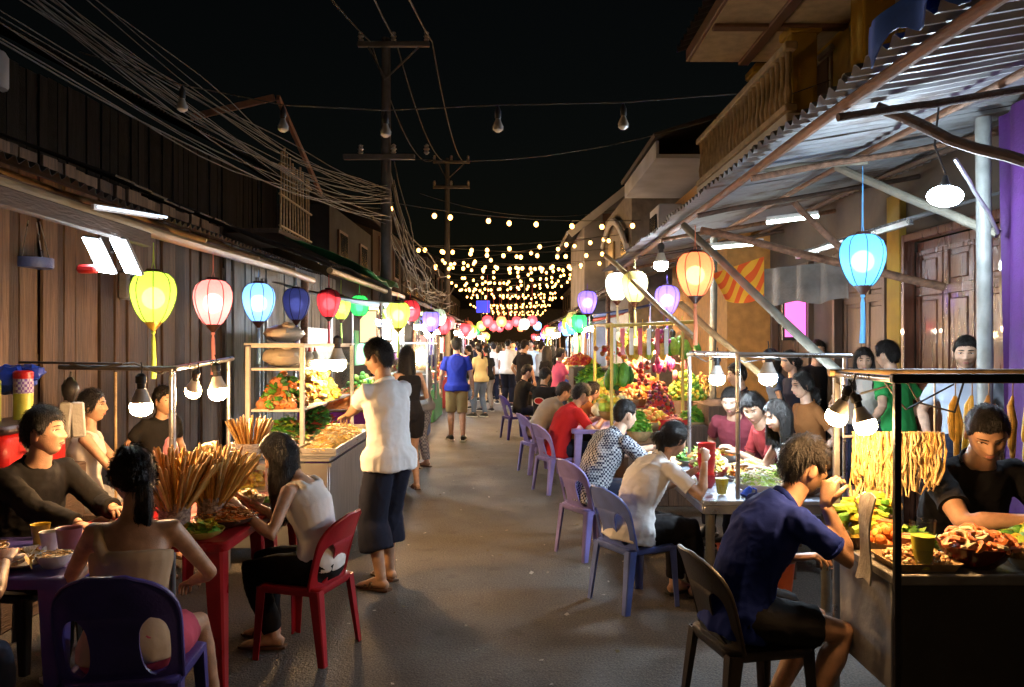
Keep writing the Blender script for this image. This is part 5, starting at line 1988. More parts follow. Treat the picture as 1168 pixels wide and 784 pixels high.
person('woman seen from behind in a beige one-shoulder top and pink shorts, dark hair tied back', (-1.44, 3.02), 14, 1.58, fem=True, sk=0, seat=.42, lean=10, curl=10, head=(30, 14, 0), hair='pony',
       top=('tube', beige_c), bottom=('shorts', rose_c, .62), shoe=('slipper', lea), rh=(.17, .30, .62), lh=(-.18, .36, .74), rp=(.8, -.5, -.3), rf=(.26, .32, .075), lf=(-.05, .30, .075), hi=True)
person('man in a black open-collar jacket leaning on the purple table', (-2.46, 4.04), -112, 1.70, sk=0, seat=.44, lean=12, curl=14, head=(24, -4, 0), hair='short', fat=1.1,
       top=('long', charcoal_c), bottom=('pants', black_c), shoe=('shoe', blk_sh), rh=('w', -2.02, 3.72, .775), lh=('w', -1.98, 3.96, .80), rp=(.6, -.4, -.6), lp=(-.6, -.3, -.6), hi=True, seed=4)
person('woman with long dark hair in a white sleeveless top eating at the red table', (-1.06, 4.20), 78, 1.56, fem=True, sk=2, seat=.395, lean=12, curl=22, head=(6, 30, 0), hair='long',
       top=('tank', white_c), bottom=('pants', black_c), shoe=('slipper', lea), lh=('w', -1.36, 3.98, .80), rh=('w', -1.38, 4.16, .80), rp=(.4, -.5, -.8), lp=(-.4, -.6, -.8), rf=(.10, .28, .075), lf=(-.02, .20, .075), hi=True, hcurl=(.7, .7))
person('person cut by the left picture edge with bare arm and blue jeans', (-2.06, 2.62), -4, 1.64, fem=True, sk=0, seat=.42, lean=14, curl=12, hair='bob',
       top=('tank', pink_c), bottom=('pants', denim_c), shoe=('slipper', lea), rh=(.10, .42, .79), lh=(-.14, .42, .79), hi=True)
person('woman in a white lace top seated by the plank wall, looking aside', (-2.86, 5.45), -70, 1.56, fem=True, sk=0, seat=.50, lean=2, curl=4, head=(-14, 0, 0), hair='bun',
       top=('tank', cream_c), bottom=('skirt', grey_c), shoe=('slipper', lea), hi=True, rh=(.15, .3, .66), lh=(-.1, .3, .66))
person('child sitting in the shade behind the warm bulb', (-2.62, 5.95), -120, 1.30, sk=0, seat=.62, lean=8, curl=8, hair='short', top=('tshirt', charcoal_c), bottom=('shorts', navy_c), shoe=('slipper', lea))
for x, y, lab in ((-2.86, 5.45, 'low wooden stool under the woman in white lace'), (-2.62, 5.95, 'wooden crate stool under the child')):
    o = thing('stool', lab, 'stool', (x, y, 0))
    hh = .50 if y < 5.6 else .62
    b = MB(); b.box((0, -.04, hh - .03), (.34, .32, .05), .01); put('seat', b, DWOOD, o)
    for sx in (-1, 1):
        for sy in (-1, 1):
            b = MB(); b.tube((sx * .13, -.04 + sy * .12, hh - .055), (sx * .15, -.04 + sy * .14, 0), .018); put('leg', b, DWOOD, o)

T_PUR = mat('table_purple', (.070, .055, .26), .35, var=.2, bump=.05, bscale=150)
T_RED = mat('table_red', (.33, .012, .018), .30, var=.25, bump=.05, bscale=150)
make_table('purple plastic table with cups and bowls in front of the man in black', T_PUR, (-2.22, 3.38), 0, .50, .33, .72)
make_table('red plastic table carrying the skewer pots', T_RED, (-1.72, 4.06), 0, .43, .46, .72)
make_table('second red plastic table behind the skewer pots', T_RED, (-1.80, 4.94), 0, .40, .40, .74)
PLASTW = mat('white_plastic', (.68, .66, .62), .35)
CHINA = mat('white_china', (.70, .68, .64), .22, var=.1, bump=0)
CLEAR = glass('clear_cup', (.93, .95, .93), .10)


def cup(label, loc, r, h, m, liquid=None, lh=.8, name='cup'):
    o = thing(name, label, 'cup', loc)
    b = MB(); b.lathe([(r * .75, 0), (r * .80, h * .3), (r, h), (r * 1.04, h + .003), (r * .95, h), (r * .74, h * .3), (r * .65, .006)], seg=18); put('cup_shell', b, m, o)
    if liquid:
        b = MB(); b.lathe([(r * .62, .008), (r * .72, h * .3), (r * .90, h * lh), (r * .01, h * lh + .001)], seg=18); put('drink', b, liquid, o)
    return o


cup('purple-brown plastic cup on the purple table', (-1.88, 3.38, .721), .052, .115, mat('mauve_plastic', (.22, .09, .12), .4), foodmats('dark')[0], .85)
cup('small white cup beside the purple-brown cup', (-2.02, 3.48, .721), .042, .075, PLASTW)
bowl('white bowl of leftovers at the left edge of the purple table', (-2.18, 3.28, .721), .095, .06, CHINA, 'noodle', foodmats('tan', 'cream'), 40, .035, .03)
bowl('plate with crumpled clear wrapper on the purple table', (-1.98, 3.22, .721), .10, .022, CHINA, 'leaf', foodmats('white', 'gold'), 40, .06, .03, name='plate', cat='plate')
bowl('small plate of sauce at the front edge of the purple table', (-2.06, 3.12, .721), .07, .02, CHINA, 'chunk', foodmats('brown'), 20, .02, .012, name='plate', cat='plate')
o = thing('chopsticks', 'pair of chopsticks across the white bowl on the purple table', 'chopsticks', (-2.18, 3.28, .79))
for s in (0, .012):
    b = MB(); b.tube((-.10, .06 + s, .0), (.11, -.03 + s * 2, .02), .0035, .0025); put('stick', b, BAMBOO, o)

# skewers: each stick is a thing of its own, sharing one mesh per kind
SAUS = [mat('skewer_golden', (.74, .42, .10), .40, var=.35, scale=30, bump=.3), mat('skewer_brown', (.52, .24, .05), .40, var=.35, scale=30, bump=.3), mat('skewer_pale', (.80, .56, .24), .45, var=.3, scale=30, bump=.3)]
SKM = []
for k in range(3):
    b = MB(); b.tube((0, 0, 0), (0, 0, .13), .0035)
    b.loft([(0, 0, .11), (.001, 0, .13), (.002, 0, .20), (-.001, .001, .28), (0, 0, .345), (0, 0, .36)], [.003, .0075, .0085, .009, .008, .003], 8)
    SKM.append(b.mesh('skewer', SAUS[k]))


def skewers(cx, cy, z, n, spread, grp, lab, sc=1.0):
    for i in range(n):
        a = rnd.uniform(0, 2 * PI)
        q = math.sqrt(rnd.random())
        o = bpy.data.objects.new('skewer', rnd.choice(SKM))
        o.location = (cx + math.cos(a) * q * .016 * sc, cy + math.sin(a) * q * .016 * sc, z + rnd.uniform(0, .03))
        o.rotation_euler = V((math.cos(a) * q * spread, math.sin(a) * q * spread, 1)).to_track_quat('Z', 'Y').to_euler()
        o.scale = (sc, sc, sc)
        COL.objects.link(o)
        tag(o, lab, 'skewer', grp)


def pot(label, loc, r, h, m):
    o = thing('skewer_pot', label, 'pot', loc)
    b = MB(); b.lathe([(r * .86, 0), (r * .95, .01), (r, h * .5), (r * .97, h), (r * .90, h), (r * .9, h * .5), (r * .8, .02)], seg=22); put('pot_wall', b, m, o)
    b = MB()
    for z in (.25, .5, .75):
        b.loft([(math.cos(t * PI / 10) * r * 1.01, math.sin(t * PI / 10) * r * 1.01, h * z) for t in range(21)], .004, 5, caps=False)
    put('bands', b, m, o)
    return o


CER = mat('speckled_ceramic', (.40, .30, .24), .45, var=.5, scale=70, bump=.3, col2=(.16, .10, .08), contrast=(.42, .55))
CER2 = mat('pale_ceramic', (.52, .44, .38), .45, var=.4, scale=70, bump=.3)
pot('speckled brown pot full of skewers at the front of the red table', (-1.61, 3.80, .721), .072, .145, CER)
skewers(-1.61, 3.80, .75, 95, .80, 'sausage skewers in the front speckled pot', 'golden sausage skewer fanning out of the front speckled pot')
pot('second speckled pot of skewers pressed against the front one', (-1.485, 3.93, .721), .066, .145, CER)
skewers(-1.485, 3.93, .75, 70, .80, 'sausage skewers in the second speckled pot', 'golden sausage skewer fanning out of the second speckled pot')
o = thing('food_case', 'low glass box of yellow cakes carrying a pot of stick snacks', 'food case', (-1.70, 4.92, .741))
b = MB()
for sx in (-1, 1):
    for sy in (-1, 1):
        b.box((sx * .24, sy * .19, .08), (.012, .012, .16))
b.box((0, 0, .163), (.50, .40, .008)); b.box((0, 0, .004), (.50, .40, .008))
put('case_frame', b, STEEL, o)
b = MB(); mound(b, (0, 0, .01), .21, .16, .11); pile(b, (0, 0, .01), .22, .17, .12, 90, 'chunk', .05, 2); put('cakes', b, foodmats('yellow', 'gold'), o)
b = MB(); b.box((0, -.196, .08), (.46, .003, .15)); b.box((.246, 0, .08), (.003, .37, .15)); put('glass_pane', b, glass('pane_glass'), o)
pot('pale patterned pot of stick snacks on the glass box', (-1.62, 4.92, .91), .115, .10, CER2)
skewers(-1.62, 4.92, .87, 46, .55, 'stick snacks in the pale patterned pot', 'pale golden stick snack standing in the pale patterned pot', .80)
bowl('small plate of dough knots beside the pale patterned pot', (-1.84, 4.86, .91), .07, .03, CHINA, 'curl', foodmats('cream', 'tan'), 24, .05, .05, name='plate', cat='plate')
bowl('pinkish white basin behind the noodle plate', (-1.42, 4.24, .721), .105, .085, mat('pink_white_plastic', (.66, .50, .44), .35), 'chunk', foodmats('gold', 'cream'), 40, .035, .05, name='basin', cat='basin')
bowl('wide dark plate heaped with fried noodles in front of the eating woman', (-1.42, 3.94, .721), .15, .045, mat('dark_plate', (.06, .05, .045), .3), 'noodle', foodmats('orange', 'brown', 'tan'), 190, .034, .055, name='plate', cat='plate')
bowl('clear-wrapped plate of green pickles at the front edge of the red table', (-1.44, 3.69, .721), .105, .04, mat('yellow_green_plate', (.42, .40, .10), .3), 'leaf', foodmats('lime', 'yellow', 'green'), 60, .05, .03, name='plate', cat='plate')
bowl('small white dish of red sauce at the left front of the red table', (-1.98, 3.70, .721), .05, .03, CHINA, 'chunk', foodmats('red', 'dark'), 16, .02, .012, name='dish', cat='dish')
bowl('small cream dish of peanuts behind the white dish of red sauce', (-1.86, 3.98, .721), .055, .03, mat('cream_china', (.60, .50, .32), .3), 'chunk', foodmats('tan', 'gold'), 30, .018, .02, name='dish', cat='dish')
bowl('small bowl of chopped herbs near the hands of the eating woman', (-1.34, 4.34, .721), .06, .04, CHINA, 'leaf', foodmats('green', 'lime'), 40, .03, .03)
bowl('blue-white soup bowl at the front right of the purple table', (-1.84, 3.20, .721), .07, .055, mat('pale_blue_china', (.42, .50, .60), .25), 'noodle', foodmats('cream', 'tan'), 30, .025, .015)
cup('yellow plastic cup behind the white cup on the purple table', (-2.12, 3.58, .721), .04, .085, mat('yellow_plastic', (.60, .42, .04), .4))
for k, (x, y) in enumerate(((-1.86, 4.34), (-1.98, 4.26))):
    o = thing('sauce_jar', ('square glass sauce jar with steel lid behind the skewers', 'second square sauce jar nearer the pole')[k], 'jar', (x, y, .721))
    b = MB(); b.box((0, 0, .11), (.115, .115, .22), .015); put('jar_glass', b, mat('jar_smoked', (.09, .10, .09), .12, bump=0, coat=.5), o)
    b = MB(); b.box((0, 0, .232), (.125, .125, .024), .006); put('lid', b, STEEL, o)
    b = MB()
    for sx in (-1, 1):
        for sy in (-1, 1):
            b.box((sx * .062, sy * .062, .115), (.006, .006, .23))
    put('wire_holder', b, STEEL, o)
o = thing('red_box', 'upright red snack box behind the hands of the man in black', 'box', (-2.06, 4.42, .721))
b = MB(); b.box((0, 0, .10), (.15, .06, .20), .004); put('carton', b, mat('red_card', (.50, .02, .02), .5), o)
b = MB()
for q in range(7):
    b.box((-.05 + q * .017, -.031, .13 + .01 * (q % 2)), (.006, .003, .06))
put('print', b, foodmats('gold')[0], o)
o = thing('plastic_bag', 'pink plastic bag standing behind the red snack box', 'bag', (-2.0, 4.6, .745))
b = MB(); b.ball((0, 0, .10), (.07, .06, .12), 14, 10, jit=.10); b.ball((.03, 0, .24), (.045, .04, .10), 12, 8, jit=.10); put('bag_film', b, mat('pink_film', (.75, .30, .33), .35, bump=.3, trans=.15), o)
bowl('basket of dried strips beside the pink bag', (-2.12, 4.72, .741), .09, .05, BAMBOO, 'stick', foodmats('tan', 'gold', 'brown'), 50, .06, .08, name='basket', cat='basket')

o = thing('pipe_frame', 'steel pipe frame holding the warm bulbs over the red tables', 'frame', (-1.95, 4.6, 0))
top = 1.475
b = MB(); b.tube((-1.945, 4.56, 0), (-1.945, 4.56, top), .019, seg=12); put('post', b, STEEL, o, True)
b = MB(); b.tube((-2.27, 4.56, 0), (-2.27, 4.56, top - .02), .007); put('post', b, BAMBOO, o, True)
b = MB(); b.tube((-2.03, 5.7, 0), (-2.03, 5.7, top + .03), .014); put('post', b, STEEL, o, True)
b = MB(); b.tube((-1.945, 4.56, top), (-2.03, 5.78, top + .035), .016, seg=10); put('rail', b, STEEL, o, True)
b = MB(); b.tube((-1.92, 4.56, top), (-2.56, 4.50, top + .012), .015, seg=10); b.tube((-2.2, 4.5, top + .03), (-2.75, 4.44, top + .04), .007); put('rail', b, BLACKM, o, True)
b = MB(); b.loft([(-2.5, 4.5, top + .03), (-2.35, 4.48, top + .005), (-2.15, 4.52, top + .035), (-2.0, 4.54, top - .03), (-1.97, 4.7, top + .02), (-2.0, 5.0, top - .01), (-2.02, 5.6, top + .03)], .006, 6); put('flex', b, CABLE, o, True)
o = thing('hanging_bags', 'bundle of white paper bags hung by a black knot on the dark pipe', 'bags', at(80, 440, 4.5))
b = MB(); b.ball((0, 0, -.02), (.045, .04, .07), 12, 8, jit=.15); b.loft([(0, 0, .04), (.005, 0, .085)], .006, 6); put('knot', b, BLACKM, o)
for k, (dx, t) in enumerate(((-.03, .10), (.035, -.06), (.0, .02))):
    b = MB(); b.box((dx, .02 * k, -.19), (.07, .025, .20), .008, Euler((0, t, .3 * k)).to_matrix().to_4x4()); put('paper_bag', b, mat('paper_white', (.62, .60, .55), .8, bump=.4, bscale=20), o)

o = thing('cabinet', 'dark wooden cabinet against the plank wall under the red cooler', 'cabinet', (-3.08, 4.85, 0))
b = MB(); b.box((0, 0, .42), (.5, .9, .84), .01); put('carcass', b, DWOOD, o)
b = MB(); b.box((.256, 0, .42), (.015, .40, .7), .005); put('door', b, WOOD[1], o)
o = thing('cooler_box', 'red cooler box with dark lid at the left edge', 'cooler', (-3.02, 4.78, .842))
b = MB(); b.box((0, 0, .13), (.36, .62, .26), .03); put('tub', b, mat('cooler_red', (.45, .012, .012), .35), o)
b = MB(); b.box((0, 0, .285), (.38, .64, .05), .018); put('lid', b, mat('cooler_lid', (.05, .03, .035), .4), o)
b = MB(); b.loft([(.195, -.18, .20), (.225, -.18, .16), (.225, .18, .16), (.195, .18, .20)], .010, 6); put('handle', b, CHINA, o)
o = thing('tall_can', 'tall purple and yellow snack can on the red cooler', 'can', (-3.02, 4.92, 1.153))
b = MB(); b.lathe([(.055, 0), (.055, .16)], seg=20); put('can_body', b, mat('can_yellow', (.52, .50, .08), .35), o)
b = MB(); b.lathe([(.0555, .161), (.0555, .25)], seg=20); put('can_band', b, checkmat('can_purple', (.18, .08, .30), (.45, .40, .50), 60), o)
b = MB(); b.lathe([(.057, .251), (.057, .29), (.045, .30)], seg=20); put('lid', b, mat('cooler_red', ()), o)
o = thing('tall_can', 'olive green can beside the purple and yellow one', 'can', (-3.10, 4.74, 1.153))
b = MB(); b.lathe([(.05, 0), (.05, .24), (.04, .255)], seg=18); put('can_body', b, mat('olive_can', (.22, .28, .03), .35), o)
b = MB(); b.lathe([(.041, .256), (.041, .275), (.03, .28)], seg=18); put('lid', b, CHINA, o)
t = MB(); t.ball(at(14, 432, 5.0), (.13, .12, .09), 16, 10, jit=.16); t.ball(at(36, 424, 5.0), (.08, .04, .05), 10, 6, jit=.3)
put('plastic_bag', t, mat('blue_film', (.02, .06, .45), .35, bump=.4, bscale=20), label='crumpled blue plastic bag on top of the cans', cat='bag')
o = thing('hanging_rack', 'small blue-rimmed rack hung by wires on the plank wall', 'rack', at(37, 305, 5.6))
b = MB(); b.lathe([(.13, 0), (.135, .01), (.135, .07), (.125, .07), (.12, .015)], seg=16); put('tray_rim', b, mat('rack_blue', (.04, .07, .25), .4), o)
b = MB()
for a in range(4):
    b.tube((.12 * math.cos(a * PI / 2), .12 * math.sin(a * PI / 2), .06), (.05 * math.cos(a * PI / 2), .05 * math.sin(a * PI / 2), .33), .004)
put('wires', b, STEEL, o)

# ------------------------------------------------------------------ left: glass food cart
o = thing('food_cart', 'steel food cart with glass case, shelves and side counter', 'food cart', (-1.75, 6.9, 0))
ALU = mat('brushed_steel', (.42, .41, .39), .38, .8, var=.3, scale=4, stretch=(1, 8, 1), bump=.1)
b = MB(); b.box((-1.73, 6.95, .775), (.82, 2.36, .03), .006); put('counter', b, ALU, o, True)
b = MB()
b.box((-1.335, 6.95, .44), (.012, 2.30, .62), .003); b.box((-1.73, 5.795, .44), (.78, .012, .62), .003); b.box((-2.125, 6.95, .44), (.012, 2.30, .62), .003); b.box((-1.325, 6.95, .735), (.02, 2.32, .03)); b.box((-1.325, 6.95, .14), (.02, 2.32, .03))
put('side_panel', b, ALU, o, True)
for x in (-2.1, -1.37):
    for y in (5.85, 8.05):
        b = MB(); b.box((x, y, .0715), (.04, .04, .115)); b.lathe([(.02, 0), (.03, .005), (.03, .015), (.02, .02)], (x, y, 0), 10); put('leg', b, STEEL, o, True)
WHP = mat('white_painted_frame', (.55, .50, .44), .5, var=.25)
for x, y in ((-1.62, 6.15), (-2.04, 6.15), (-1.62, 8.05), (-2.04, 8.05)):
    b = MB(); b.box((x, y, 1.195), (.035, .035, .805), .005); put('case_post', b, WHP, o, True)
b = MB()
for z, nm in ((1.10, 0), (1.42, 0), (1.598, 1)):
    b.box((-1.83, 7.1, z), (.384, 1.865, .022), .003)
put('shelf', b, WHP, o, True)
b = MB(); b.box((-1.62, 7.1, 1.615), (.045, 1.98, .012)); b.box((-1.83, 6.15, 1.615), (.47, .045, .0125)); put('top_rail', b, WHP, o, True)
b = MB(); b.box((-1.603, 7.1, 1.35), (.003, 1.85, .42)); put('glass_pane', b, glass('pane_glass'), o, True)
b = MB(); b.box((-1.44, 6.72, .80), (.30, 1.75, .02), .004)
for s in (-1, 1):
    b.box((-1.44 + s * .145, 6.72, .83), (.012, 1.75, .04), .003); b.box((-1.44, 6.72 + s * .87, .83), (.278, .012, .04), .003)
put('counter_tray', b, ALU, o, True)
rr = random.Random(3)


def heap(name, label, c, rx, ry, h, n, kind, size, fm, cat='food', group=None):
    o = MB()
    c = V(c)
    mound(o, c, rx, ry, h * .95)
    pile(o, c, rx, ry, h, n, kind, size, len(fm))
    return put(name, o, fm, label=label, cat=cat, group=group)


heap('fried_snack_heap', 'heap of orange-brown fried snacks and herbs on the upper shelf end of the cart', (-1.84, 6.42, 1.112), .17, .28, .26, 170, 'chunk', .06, foodmats('brown', 'orange', 'green', 'dgreen', 'salmon'))
heap('pastry_row', 'row of pale round pastries along the front of the upper cart shelf', (-1.84, 6.22, 1.112), .18, .05, .06, 24, 'ball', .065, foodmats('tan', 'salmon'))
heap('shrimp_cake_heap', 'tall heap of golden pink shrimp cakes inside the glass of the cart', (-1.80, 7.25, 1.112), .19, .52, .30, 260, 'chunk', .065, foodmats('gold', 'orange', 'salmon', 'yellow', 'cream'))
heap('herb_heap', 'heap of green herbs on the lower level of the cart', (-1.84, 6.45, .795), .17, .40, .22, 260, 'leaf', .075, foodmats('green', 'dgreen', 'lime', 'brown'))
heap('herb_heap', 'second darker heap of herbs deeper inside the cart', (-1.82, 7.4, .795), .17, .45, .24, 220, 'leaf', .08, foodmats('dgreen', 'green', 'red'))
heap('fried_noodle_heap', 'heap of golden fried noodles on the street-side cart tray', (-1.44, 6.55, .815), .125, .72, .13, 420, 'noodle', .045, foodmats('gold', 'tan', 'cream'))
for k, (x, y, z, sx, sy, sz) in enumerate(((-1.84, 6.40, 1.432, .16, .22, .085), (-1.86, 6.5, 1.63, .15, .24, .07))):
    t = MB(); t.ball((x, y, z + sz), (sx, sy, sz), 18, 10, jit=.07); t.ball((x + .06, y - .1, z + sz * 1.9), (.05, .06, .03), 10, 6, jit=.2)
    put('food_bag', t, mat('cream_film', (.56, .46, .34), .3, bump=.5, bscale=14, trans=.1), label=('bulging cream plastic bag inside the top shelf of the cart', 'knotted cream plastic bag lying on the cart roof')[k], cat='bag')
for k, y in enumerate((6.30, 6.48)):
    o = thing('sauce_bottle', ('white squeeze bottle nearest the cart post', 'second white squeeze bottle on the cart shelf')[k], 'bottle', (-1.68, y + .3, 1.432))
    b = MB(); b.lathe([(.03, 0), (.035, .01), (.035, .09), (.015, .12)], seg=12); put('bottle_body', b, PLASTW, o)
    b = MB(); b.lathe([(.014, .121), (.005, .155)], seg=10); put('nozzle', b, mat('red_plastic', ()), o)
t = MB(); t.ball(at(408, 585, 7.9) + V((0, 0, -.02)), (.17, .16, .15), 16, 10, jit=.13); t.ball(at(406, 568, 7.9), (.05, .05, .06), 8, 6, jit=.2)
put('rubbish_bag', t, mat('black_film', (.012, .012, .013), .28, bump=.6, bscale=14), label='black rubbish bag on the ground by the steel cart', cat='bag')

person('man in a white t-shirt and long dark shorts standing at the steel food cart', (-.82, 5.32), 52, 1.66, sk=0, head=(18, 10, 0), hair='short', top=('tshirt', white_c, -.11), bottom=('capri', navy_c, 1.52), shoe=('sandal', lea),
       lh=('w', -1.26, 5.86, 1.02), rh=('w', -1.10, 6.02, 1.02), lp=(-.5, -.8, -.6), rp=(.6, -.5, -.6), lf=(-.10, -.03, .075), rf=(.10, .10, .075), curl=10, lean=2, hi=True, hcurl=(.5, .5), seed=11)

# ------------------------------------------------------------------ right: noodle cart, vendor, young man
X0, X1, Y0, Y1, ZC, ZT = 1.385, 3.3, 2.90, 3.40, .777, 1.475
o = thing('food_cart', 'dark noodle cart with pipe frame in the right foreground', 'food cart', ((X0 + X1) / 2, 3.15, 0))
b = MB(); b.box(((X0 + X1) / 2, (Y0 + Y1) / 2, ZC - .02), (X1 - X0, Y1 - Y0, .04), .006); put('counter', b, mat('worn_steel', (.34, .32, .29), .4, .5, var=.35), o, True)
b = MB(); b.box(((X0 + X1) / 2, Y0 + .03, .40), (X1 - X0 - .06, .015, .70), .003); put('front_panel', b, mat('sooty_panel', (.050, .040, .034), .6, var=.5, scale=3, bump=.35, bscale=12, col2=(.018, .015, .014)), o, True)
b = MB(); b.box((X0 + .012, (Y0 + Y1) / 2, .54), (.012, Y1 - Y0 - .04, .40), .003); put('side_panel', b, mat('grey_sheet', (.40, .40, .42), .6, var=.3, scale=4, bump=.15), o, True)
b = MB(); b.box(((X0 + X1) / 2, (Y0 + Y1) / 2 + .02, .16), (X1 - X0 - .1, Y1 - Y0 - .1, .02)); put('lower_shelf', b, DWOOD, o, True)
for x, y, m in ((X0 + .012, Y0 - .012, BLACKM), (X0 + .012, Y1 + .03, STEEL), (X1, Y0 - .012, BLACKM), (X1, Y1 + .03, STEEL)):
    b = MB(); b.box((x, y, ZT / 2), (.025, .022, ZT), .003); put('post', b, m, o, True)
b = MB(); b.box(((X0 + X1) / 2 + .02, Y0 - .012, ZT + .018), (X1 - X0 + .06, .026, .034), .003); put('top_rail', b, BLACKM, o, True)
b = MB(); b.tube((X0 - .02, Y1 + .03, ZT + .02), (X1, Y1 + .03, ZT + .02), .016, seg=10); put('top_rail', b, BAMBOO, o, True)
b = MB(); b.tube((X0 + .012, Y0, ZT + .014), (X0 + .012, Y1 + .06, ZT + .014), .013, seg=10); put('top_rail', b, STEEL, o, True)
b = MB(); b.loft([(X0, Y1, ZT - .02), (X0 + .1, Y1, ZT - .07), (X0 + .25, Y1 - .1, ZT - .01), (X0 + .3, Y1 - .1, ZT - .10), (X0 + .45, Y1 - .1, ZT - .14), (X0 + .55, Y1, ZT)], .0045, 6)
b.loft([(X0 + .02, Y0 + .1, ZT), (X0 + .12, Y0 + .2, ZT - .08), (X0 + .2, Y0 + .3, ZT - .12), (X0 + .5, Y1, ZT - .03)], .004, 6)
put('flex', b, CABLE, o, True)
b = MB(); b.tube((X0 + .02, 3.375, 1.225), (X0 + .41, 3.38, 1.235), .006); b.tube((X0 + .02, 3.375, 1.22), (X0 + .012, 3.38, ZT), .004); b.tube((X0 + .41, 3.38, 1.235), (X0 + .42, 3.40, ZT), .004); put('hanging_rail', b, STEEL, o, True)
t = MB()
t.sheet(lambda u, v: V((X0 - .028 - .02 * v - .012 * math.sin(v * 5 + u) - .02 * (1 - u), 2.93 + .15 * u + .03 * v, 1.05 - .33 * v + .012 * math.sin(u * 5))), 6, 14, .006)
put('cardboard_flap', t, mat('worn_card', (.74, .71, .64), .8, var=.4, scale=5, bump=.3, col2=(.22, .18, .14)), label='worn grey cardboard flap tied to the black post of the noodle cart', cat='cardboard')
NOOD = mat('dried_strip', (.74, .44, .13), .5, var=.35, scale=30, bump=.4, sss=.0)
NOOD2 = mat('dried_strip_pale', (.80, .56, .26), .5, var=.3, scale=30, bump=.4)
t = MB()
for i in range(150):
    x = X0 + .06 + .35 * rr.random()
    y = 3.375 + rr.uniform(-.025, .025)
    ln = rr.uniform(.10, .34) * (1.0 if x < X0 + .22 else .8)
    r = rr.uniform(.0020, .0042)
    w_ = rr.uniform(.012, .04) if i % 2 else 0
    pts = [V((x, y, 1.245))]
    for k in range(1, 6):
        pts.append(V((x + rr.uniform(-.009, .009) + (rr.random() - .5) * .03 * k / 5, y + rr.uniform(-.012, .012), 1.245 - ln * k / 5)))
    if w_:                                                   # half of them are loops that come back up
        e = pts[-1]
        pts.append(e + V((w_ * .5, 0, -w_ * .4)))
        for k in range(4, -1, -1):
            pts.append(V((x + w_ + rr.uniform(-.008, .008), y + rr.uniform(-.012, .012), 1.245 - ln * k / 5)))
    t.loft(pts, [r * rr.uniform(.7, 1.5) for _ in pts], 5, mi=rr.randrange(2))
for i in range(10):
    x = X0 + .05 + .09 * (i % 3) + rr.uniform(-.02, .02)
    t.loft([V((x, 3.375, 1.0)), V((x + .01, 3.365, .93)), V((x - .005, 3.375, .85 + .02 * (i % 4)))], [.004, .009, .004], 6, mi=1)
put('hanging_strips', t, [NOOD, NOOD2], label='curtain of golden dried strips hanging from the cart rail', cat='dried strips')
bowl('wide tray of shelled nuts at the front left of the noodle cart', (X0 + .15, 3.03, ZC + .001), .13, .03, BAMBOO, 'chunk', foodmats('tan', 'brown', 'cream'), 240, .022, .05, name='tray', cat='tray', ry=.11, square=True)
bowl('tray of corn cobs and green bananas at the back left of the noodle cart', (X0 + .10, 3.33, ZC + .001), .11, .05, WOOD[1], 'stick', foodmats('yellow', 'lime', 'green', 'brown'), 46, .14, .13, name='tray', cat='tray', ry=.09, square=True, fname='cobs')
DRED = mat('dark_red_bowl', (.10, .008, .008), .25, bump=0)
bowl('dark red bowl piled with pink-orange shrimp', (1.755, 3.02, ZC + .001), .130, .085, DRED, 'curl', foodmats('salmon', 'salmon', 'orange', 'cream'), 54, .055, .045)
cup('tall glass of yellow-green juice on the noodle cart', (1.525, 2.955, ZC + .001), .046, .185, CLEAR, mat('lime_juice', (.88, .74, .06), .25, bump=0), .70, 'juice_glass')
bowl('cream bowl with one brown bun on the noodle cart', (1.93, 2.975, ZC + .001), .075, .045, mat('cream_china', (.60, .50, .32), .3), None)
t = MB(); t.ball((1.93, 2.975, ZC + .062), (.050, .050, .038), 16, 10); put('bun', t, foodmats('tan')[0], label='round brown bun sitting in the cream bowl', cat='bun')
bowl('glass dish of teal and lime guavas at the right edge of the noodle cart', (2.06, 3.12, ZC + .001), .15, .05, mat('green_dish', (.10, .16, .10), .2), 'egg', foodmats('teal', 'lime', 'green', 'yellow'), 34, .08, .05)
bowl('low dish of lettuce leaves under the hanging strips', (1.62, 3.22, ZC + .001), .12, .035, mat('green_dish', ()), 'leaf', foodmats('lime', 'green'), 90, .06, .05)
cup('pink tub of sauce behind the juice glass', (1.555, 3.12, ZC + .001), .05, .085, mat('pink_tub', (.62, .25, .20), .4), foodmats('tan')[0], .95, 'sauce_tub')
bowl('basket of orange dough balls behind the shrimp bowl', (1.50, 3.20, ZC + .001), .07, .05, BAMBOO, 'ball', foodmats('orange', 'gold'), 30, .04, .06, name='basket', cat='basket')
for k in range(7):
    a = 2.20 + k * .095
    o = thing('hanging_sausage', 'dried golden sausage bunch hanging behind the vendor', 'sausage', (a, 3.95 + .02 * (k % 3), 1.36), rnd.uniform(0, 3), 'dried bunches hanging behind the vendor')
    b = MB()
    for q in range(4):
        dx = rr.uniform(-.02, .02)
        b.loft([(dx * .3, 0, 0), (dx * 1.5, .01, -.05), (dx * 2.6, 0, -.13), (dx * 2.2 + .012, .01, -.20 - .05 * (q % 3)), (dx * 1.6 + .02, .01, -.23 - .05 * (q % 3))], [.005, .013, .016, .013, .004], 8, mi=0)
    put('links', b, [foodmats('gold')[0], foodmats('yellow')[0], foodmats('tan')[0]][k % 3], o)
    b = MB(); b.tube((0, 0, 0), (0, 0, .08), .003); put('string', b, BAMBOO, o)
o = thing('hanging_rod', 'wooden rod carrying the dried bunches behind the vendor', 'rod', (2.3, 3.96, 1.44))
b = MB(); b.tube((1.9, 3.96, 1.44), (3.0, 3.98, 1.45), .014); put('rod_pole', b, BAMBOO, o, True)
